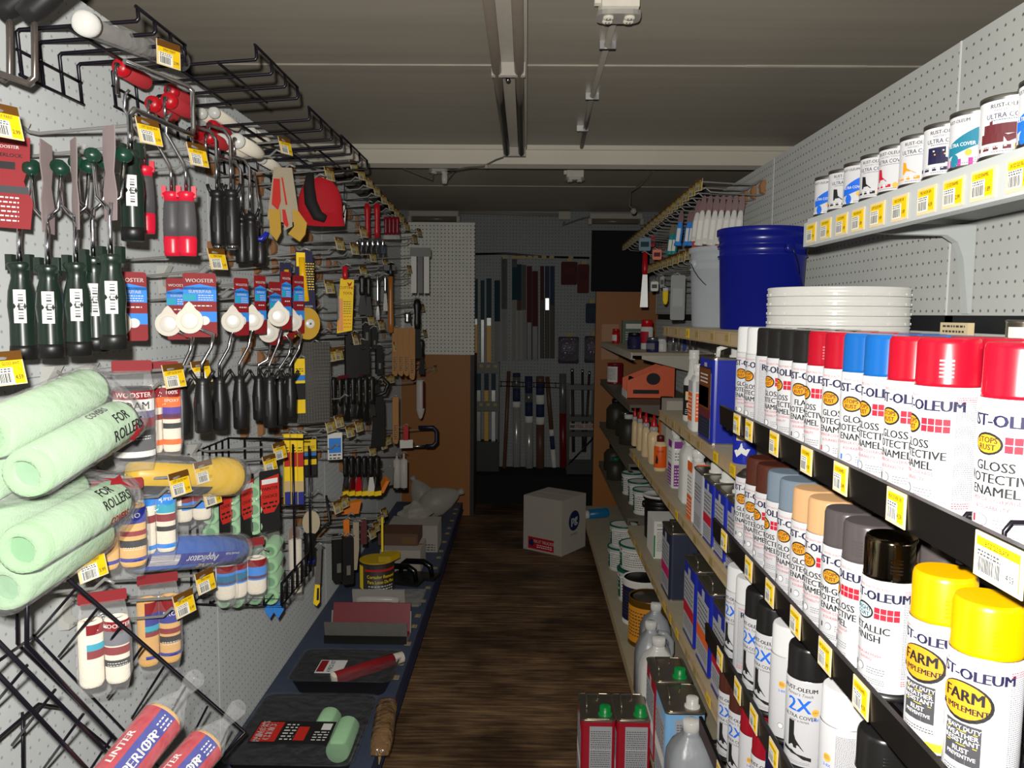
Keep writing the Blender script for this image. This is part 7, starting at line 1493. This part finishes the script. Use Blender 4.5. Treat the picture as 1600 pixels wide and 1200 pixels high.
# slotted bin of short strips
a = at(745, 568, Y=6.2); b_ = at(780, 735, Y=6.2)
t = thing('strip_bin', 'grey slotted bin rack of short strips by the orange board', 'rack', ((a.x + b_.x) / 2, 6.14, ZD)); w = (b_.x - a.x) / 2
for y0_, y1_ in ((567, 583), (627, 642)):
    z0 = at(760, y1_, Y=6.1).z - ZD; z1 = at(760, y0_, Y=6.1).z - ZD; m = MB(); m.box(-w, w, -.05, .08, z0, z0 + .006); m.box(-w, w, -.054, -.05, z0, z1); m.build('bin_front', mat('bin_grey', '#55564f', .5), t)
    for k in range(3): m = MB(); m.box(-w * .7 + k * w * .6, -w * .4 + k * w * .6, -.0555, -.0542, z1 - .035, z1 - .012); m.build('price_tag', mat('tag_dull_yellow', '#9c8640', .5), t)
m = MB(); m.box(w - .012, w, -.05, .08, 0, at(760, 567, Y=6.1).z - ZD); m.build('side_post', M_black, t)
m = MB(); m.box(-w, w * .98, -.06, .08, 0, at(760, 690, Y=6.1).z - ZD); m.build('lower_box', mat('lower_box', '#222222', .6), t)
zb = at(760, 690, Y=6.12).z
for i, px in enumerate((748, 760, 771)):
    for j, (y0_, y1_) in enumerate(((584, 627), (643, 690))):
        strip(px, y0_, y1_, 7, f'short {["grey", "yellow", "aluminium"][i]} strip standing in the {["upper", "lower"][j]} slot of the grey bin', ((0, 1 if j else .4, (M_alg, M_mag, M_al)[i]),) if j else ((0, .4, (M_alg, M_mag, M_al)[i]), (.4, 1, M_lab2)), 6.14, 0, 'short strips in the grey bin')
# poles leaning on the back wall
rows = ((795, 580, 731, 6, -7, 'thin brown pole leaning on the back wall by the grey bin', ((0, 1, M_brnw),), 'round'), (807, 583, 729, 12, 0, 'bright silver pole with navy label standing on the black deck', ((0, .64, M_al), (.64, .7, M_wlab), (.7, .84, M_lab3), (.84, .96, M_alg), (.96, 1, M_lab3)), 'round'),
        (826, 588, 731, 12, 1, 'silver pole with two navy labels, beside the walnut pole', ((0, .5, M_al), (.5, .57, M_wlab), (.57, .72, M_lab3), (.72, .82, M_alg), (.82, 1, M_lab3)), 'round'), (844, 588, 731, 13, 0, 'walnut pole with navy label standing on the black deck', ((0, .48, M_brnw), (.48, .56, M_wlab), (.56, .7, M_lab3), (.7, .8, M_wlab), (.8, .92, M_lab3), (.92, 1, M_brnw)), 'round'),
        (855, 588, 730, 7, 11, 'thin walnut pole leaning towards the red pole', ((0, .2, M_wlab), (.2, .35, M_lab3), (.35, .42, M_wlab), (.42, 1, M_brnw)), 'round'), (879, 584, 730, 11, 1, 'oxblood and clear wrapped pole next to the black rack', ((0, .58, mat('red_pole', '#6b161a', .4)), (.58, 1, M_alg)), 'round'))
for px, a, b_, w, ln, lb, pp, sh in rows: strip(px, a, b_, w, lb, pp, 6.18, ln, 'poles on the black deck', 'pole', 'pole', sh)
for i in range(6):
    pass
t = thing('wire_bar', 'thin black wire bar that holds the poles back', 'rack', at(830, 600, Y=6.14)); o = Vector(t.location)
for yy in (597, 604): m = MB(); m.tube([at(780, yy - 1, Y=6.14) - o, at(875, yy + 2, Y=6.14) - o], .003, 5); m.build('wire', M_bwire, t)
for px in (783, 792, 800, 817, 834, 851, 868): m = MB(); m.tube([at(px, 597, Y=6.14) - o, at(px, 605, Y=6.14) - o], .003, 5); m.build('cross_wire', M_bwire, t)
# black rod rack with its sign
a = at(888, 600, Y=6.1); b_ = at(926, 712, Y=6.1); t = thing('rod_rack', 'black steel rod rack with a small lettered sign', 'rack', ((a.x + b_.x) / 2, 6.1, ZD)); w = (b_.x - a.x) / 2; zt = a.z - ZD
for s in (-1, 1):
    for y in (-.08, .08): m = MB(); m.box(s * w - .008, s * w + .008, y - .008, y + .008, 0, zt); m.build('upright_post', M_black, t)
for z in (zt - .02, zt * .62, zt * .45, zt * .1):
    m = MB(); m.box(-w, w, -.09, -.075, z - .015, z + .02); m.build('rail', M_black, t); m = MB(); m.box(-w, w, .07, .085, z - .015, z + .015); m.build('rail', M_black, t)
m = MB(); m.tube([(-w, -.085, zt * .1), (w, -.085, zt * .42)], .006, 6); m.build('brace', M_black, t)
m = MB(); m.box(-w, w, -.085, .085, 0, .06); m.build('foot_tray', M_black, t)
m = MB(); z = zt * .54; m.box(-w * .9, w * .95, -.094, -.091, z - .025, z + .022, 0); W = fm(-.0945); m.ptext(W, 'STEEL STORE', .03, z, .036, 1, .03, .8); m.prect(W, -w * .86, -w * .55, z - .012, z + .01, 2); m.build('sign', [mat('sign_pale', '#9a978d', .5), P_hot, P_ink], t)
for i, px in enumerate((894, 910, 921)): strip(px, (576, 577, 580)[i], 706, (5, 4, 4)[i], f'dark steel rod, {NTH[i]} from the poles in the black rod rack', ((0, .95, M_bronze), (.95, 1, M_steel)), 6.1, (2, 1, -7)[i], 'steel rods in the black rack', 'steel_rod', 'rod', 'round')
# upper fixtures at the back
M_fx = mat('fixture_cream', '#a9a496', .5, vary=.08)
def wall_light(px0, px1, py0, py1, label):
    a = at(px0, py0, Y=6.0); b_ = at(px1, py1, Y=6.0); t = thing('wall_light', label, 'light', ((a.x + b_.x) / 2, 6.0, 0), 'unlit strip lights high on the back wall'); w = abs(b_.x - a.x) / 2; z0 = b_.z; z1 = a.z
    m = MB(); m.box(-w, w, -.02, .28, (z0 + z1) / 2, z1); m.build('housing', M_fx, t); m = MB(); m.lathe([(.018, -w * .9), (.018, w * .9)], 10, 0, True, TR(0, .03, z0 + .02, ry=PI / 2)); m.build('fluorescent_tube', M_tube, t)
    for s in (-1, 1): m = MB(); m.box(s * w - .012, s * w + .012, -.01, .05, z0 - .005, (z0 + z1) / 2); m.build('tube_socket', M_fx, t)
wall_light(640, 716, 330, 346, 'unlit strip light above the white pegboard'); wall_light(922, 1003, 334, 350, 'unlit strip light above the black board')
t = thing('conduit', 'pale conduit running along the top of the back wall', 'conduit', at(800, 334, Y=6.2)); o = Vector(t.location); m = MB(); m.tube([at(717, 332, Y=6.2) - o, at(873, 336, Y=6.2) - o], .011, 8); m.build('pipe', mat('conduit_paint', '#8b857a', .5), t); m = MB(); q = at(882, 337, Y=6.2) - o; m.box(q.x - .045, q.x + .045, -.02, .02, q.z - .03, q.z + .03); m.build('junction_box', M_fx, t); m = MB(); m.tube([at(882, 346, Y=6.18) - o, at(880, 352, Y=6.18) - o, at(885, 350, Y=6.18) - o, at(905, 343, Y=6.18) - o, at(920, 339, Y=6.1) - o], .006, 6); m.build('cable', mat('cable_grey', '#6a655b', .5), t)
p = at(898, 279, Z=.74); outlet('ceiling_outlet', 'cream outlet box on the ceiling beyond the beam', (p.x, p.y, CEIL))
p = at(686, 272, Z=.72); t = outlet('ceiling_outlet', 'cream outlet box with hanging cords beyond the beam', (p.x, p.y, CEIL)); m = MB(); m.tube([(-.03, -.01, -.07), (-.035, -.01, -.1), (-.12, -.02, -.07), (-.28, -.06, -.015)], .004, 6); m.build('cord', mat('cable_grey', '#6a655b', .5), t); m = MB(); m.tube([(.03, -.01, -.07), (.035, -.01, -.11), (.1, -.02, -.04), (.16, -.05, -.01)], .004, 6); m.build('cord', mat('cable_grey', '#6a655b', .5), t); m = MB(); m.lathe([(.012, -.12), (.016, -.1), (.014, -.06)], 10, 0, True, TR(.03, -.01, 0)); m.build('plug', M_white, t)
t = thing('loose_cable', 'thin cable looping along the beam to the strip light', 'cable', at(760, 262, Y=3.84)); o = Vector(t.location); m = MB(); m.tube([at(700, 268, Y=3.98) - o, at(730, 262, Y=3.84) - o, at(755, 260, Y=3.84) - o, at(775, 250, Y=3.84) - o, at(786, 246, Y=3.8) - o], .004, 6); m.build('cable', mat('cable_grey', '#6a655b', .5), t); m = MB(); m.box(-.006, .006, -.01, .0, -.004, .012); m.build('cable_clip', M_fx, t)
t = thing('loose_cable', 'cable hanging from the ceiling with a bulb socket at its end', 'cable', at(985, 300, Y=4.8)); o = Vector(t.location); m = MB(); m.tube([at(1020, 268, Z=.78) - o, at(1000, 290, Z=.775) - o, at(985, 300, Y=4.8) - o, at(984, 322, Y=4.75) - o, at(990, 329, Y=4.75) - o], .005, 6); m.build('cable', mat('cable_grey', '#6a655b', .5), t); m = MB(); q = at(990, 330, Y=4.75) - o; m.sph(q, .018, 8); m.build('socket', M_fx, t)
# ---- hooks and packs on the paint side pegboard, beyond the buckets
def rhook(Y, z, L, lb, grp): return hook_r(Y, z, L, lb, grp)
def hook_r(Y, z, L, lb, grp):
    T = TR(XR, Y, H + z, rz=PI) @ Matrix.Rotation(TILT * .6, 4, 'Y'); t = thing('peg_hook', lb, 'hook', T, grp); c, pr, r = hook_meshes(L, True); link('back_clip', c, t); link('prong', pr, t); link('tag_rod', r, t); link('price_tag', tagmesh(int(Y * 10) % 6, True), t, TR(L + .002, 0, -.006, rz=.3)); return t
for i in range(20): hook_r(2.93 + i * .115, .452 - .002 * i, .235, f'silver hook with aged tag, {(NTH + ["fourteenth", "fifteenth", "sixteenth", "seventeenth", "eighteenth", "nineteenth", "twentieth"])[i]} going into the aisle in the paint-side top row', 'top row of hooks on the paint side')
for i in range(9): hook_r(3.15 + i * .13, .225, .22, f'silver hook with aged tag, {NTH[i]} going into the aisle in the paint-side second row', 'second row of hooks on the paint side')
def caulk_pack(px, py0, py1, Y, label, body, head, grp):
    a = at(px, py0, Y=Y); b_ = at(px, py1, Y=Y); h = a.z - b_.z; t = thing('brush_packet', label, 'packet', TR(a.x, a.y, b_.z, rz=-.3, ry=.10), grp); r = .0155
    m = MB(); m.lathe([(0, 0), (r, .001), (r, .008), (r * .8, .012), (r * .86, h * .45), (r * .55, h * .66), (r * .3, h * .7)], 12, 0, True, Matrix.Diagonal((1, .7, 1, 1))); m.build('sleeve', body, t)
    m = MB(); m.prism([(-r * .6, h * .62), (r * .6, h * .62), (r * .75, h * .8), (r * .4, h * .98), (r * .1, h), (-r * .4, h * .98), (-r * .7, h * .8)], -.002, .002, 0, ax_xz); m.build('header_card', head, t)
    m = MB(); m.prect(fm(-r * .72), -r * .5, r * .4, h * .12, h * .5, 0); m.build('label', [M_wlab, P_tan][len(t.name) % 2], t)
for i in range(7): caulk_pack(1093 + i * 10, 305, 384 - (i % 2) * 2, 2.94 + (6 - i) * .003, f'white sleeved brush with red header, {NTH[i]} from the aisle on the nearest hook', M_white, mat('header_red', '#541310', .4), 'white sleeved brushes with red headers')
for i in range(3): caulk_pack(1086 + i * 9, 312, 378, 3.08, f'white sleeved brush, {NTH[i]} from the aisle on the second paint-side hook', M_white, mat('header_red', '#541310', .4), 'white sleeved brushes on the second hook')
for i, px in enumerate((1060, 1074, 1080)): caulk_pack(px, 330, 384, 3.3 - i * .02, f'sky blue sleeved brush, {NTH[i]} of three counting towards the wall', P_sky, mat('header_red', '#541310', .4), 'sky blue sleeved brushes')
for i, px in enumerate((1047, 1053)): caulk_pack(px, 352, 398, 3.5, f'teal sleeved brush, {NTH[i]} of two counting towards the wall', mat('teal_sleeve', '#1c8a8a', .4), mat('olive_head', '#4a4a20', .5), 'teal sleeved brushes')
def rbox(px, py0, py1, Y, w, mm_, label, lm):
    a = at(px, py0, Y=Y); prong(a.y, a.x, a.z, 'bare prong holding the ' + label, XR, -1); b_ = at(px, py1, Y=Y); h = a.z - b_.z; t = thing('hanging_packet', label, 'packet', TR(a.x, a.y, b_.z, rz=-.2)); m = MB(); m.prism(rrect(2 * w, h, .006, 2, 0, h / 2), -.012, .012, 0, ax_xz); m.build('pack', mm_, t); m = MB(); m.box(-w * .7, w * .7, -.0128, -.012, h * .3, h * .7); m.build('label', lm, t)
rbox(1103, 377, 392, 3.0, .05, P_red, 'red packet above the grey bucket', P_brn); rbox(1008, 372, 392, 4.2, .03, mat('pale_teal', '#5f8794', .5), 'pale blue packet by the black board', M_lab2); rbox(1020, 370, 386, 4.25, .012, P_red, 'narrow red packet beside the pale blue one', P_brn); rbox(1027, 390, 406, 4.0, .022, M_orange, 'small orange packet deeper on the paint side', P_brn)
rbox(1023, 440, 455, 3.9, .018, M_wlab, 'small white labelled packet in the second hook row', P_ink); rbox(1035, 432, 450, 3.8, .010, mat('bottle_green', '#23412c', .4), 'small green packet in the second hook row', P_ink); rbox(1060, 430, 500, 3.2, .028, mat('slate_pack', '#6a6e6d', .5), 'tall grey packet beside the grey bucket', mat('slate_light', '#7d807f', .5))
t, h = hang('scraper', 'long shining scraper in the second hook row by the black board', 'scraper', 1008, 395, 480, 4.1, -.2); m = MB(); m.prism([(-.02, 0), (.02, 0), (.014, h * .6), (-.01, h * .6)], -.002, .002, 0, ax_xz); m.build('blade', mat('dull_chrome', '#8a8a88', .4, .8), t); m = MB(); m.lathe([(.012, h * .6), (.014, h * .7), (.012, h), (0, h)], 10); m.build('handle', M_redp, t)
t, h = hang('screwdriver', 'yellow-handled tool with white collar in the second hook row', 'screwdriver', 1040, 450, 476, 3.7, -.2); m = MB(); m.lathe([(0, 0), (.008, .004), (.012, .02), (.013, h * .8)], 12); m.build('handle', P_byel, t); m = MB(); m.lathe([(.012, h * .8), (.013, h), (0, h)], 12); m.build('collar', M_white, t)
# clutter behind the spray cans, at the foot of the near pegboard
t = thing('wire_clip_box', 'tan label holder at the foot of the near pegboard', 'label holder', (XR - .02, 1.56, H - .055)); m = MB(); m.box(-.006, .006, -.05, .05, 0, .045); m.build('holder', M_hold, t); m = MB(); m.plines(lambda x, y: (-.0064, -x, y), -.04, .04, .04, .01, .01, .004, 0, 2); m.build('print', P_ink, t)

t = thing('metal_ledge', 'pale metal ledge behind the top row of spray cans', 'shelf', (.76, 1.04, H - .07)); m = MB(); m.box(-.06, .088, -.58, .58, -.008, 0); m.build('deck', mat('white_shelf', '#a9adab', .42), t); m = MB(); m.box(-.064, -.06, -.58, .58, -.03, .004); m.build('front_lip', mat('white_shelf', '#a9adab', .42), t)
t = round_thing('steel_tin', 'small steel tin standing on the pale ledge behind red spray cans', 'tin', .785, 1.27, H - .07, [(.029, 0), (.03, .002), (.029, .005), (.029, .062), (.03, .066), (.027, .067), (0, .064)], M_tin, None, 22)
m = MB(); m.prect(cylmap(.0294, -2.1), -.03, .03, .012, .056, 0, 10); m.build('label_print', M_wlab, t)
t = thing('steel_rod', 'thin pale rod lying on the ledge behind the spray cans', 'rod', (.76, 1.36, H - .064)); m = MB(); m.tube([(-.01, -.2, 0), (.01, .16, .001)], .0055, 8); m.build('rod', M_wlab, t); m = MB(); m.tube([(.01, .155, .001), (.0105, .17, .001)], .0062, 8); m.build('end_cap', M_white, t)
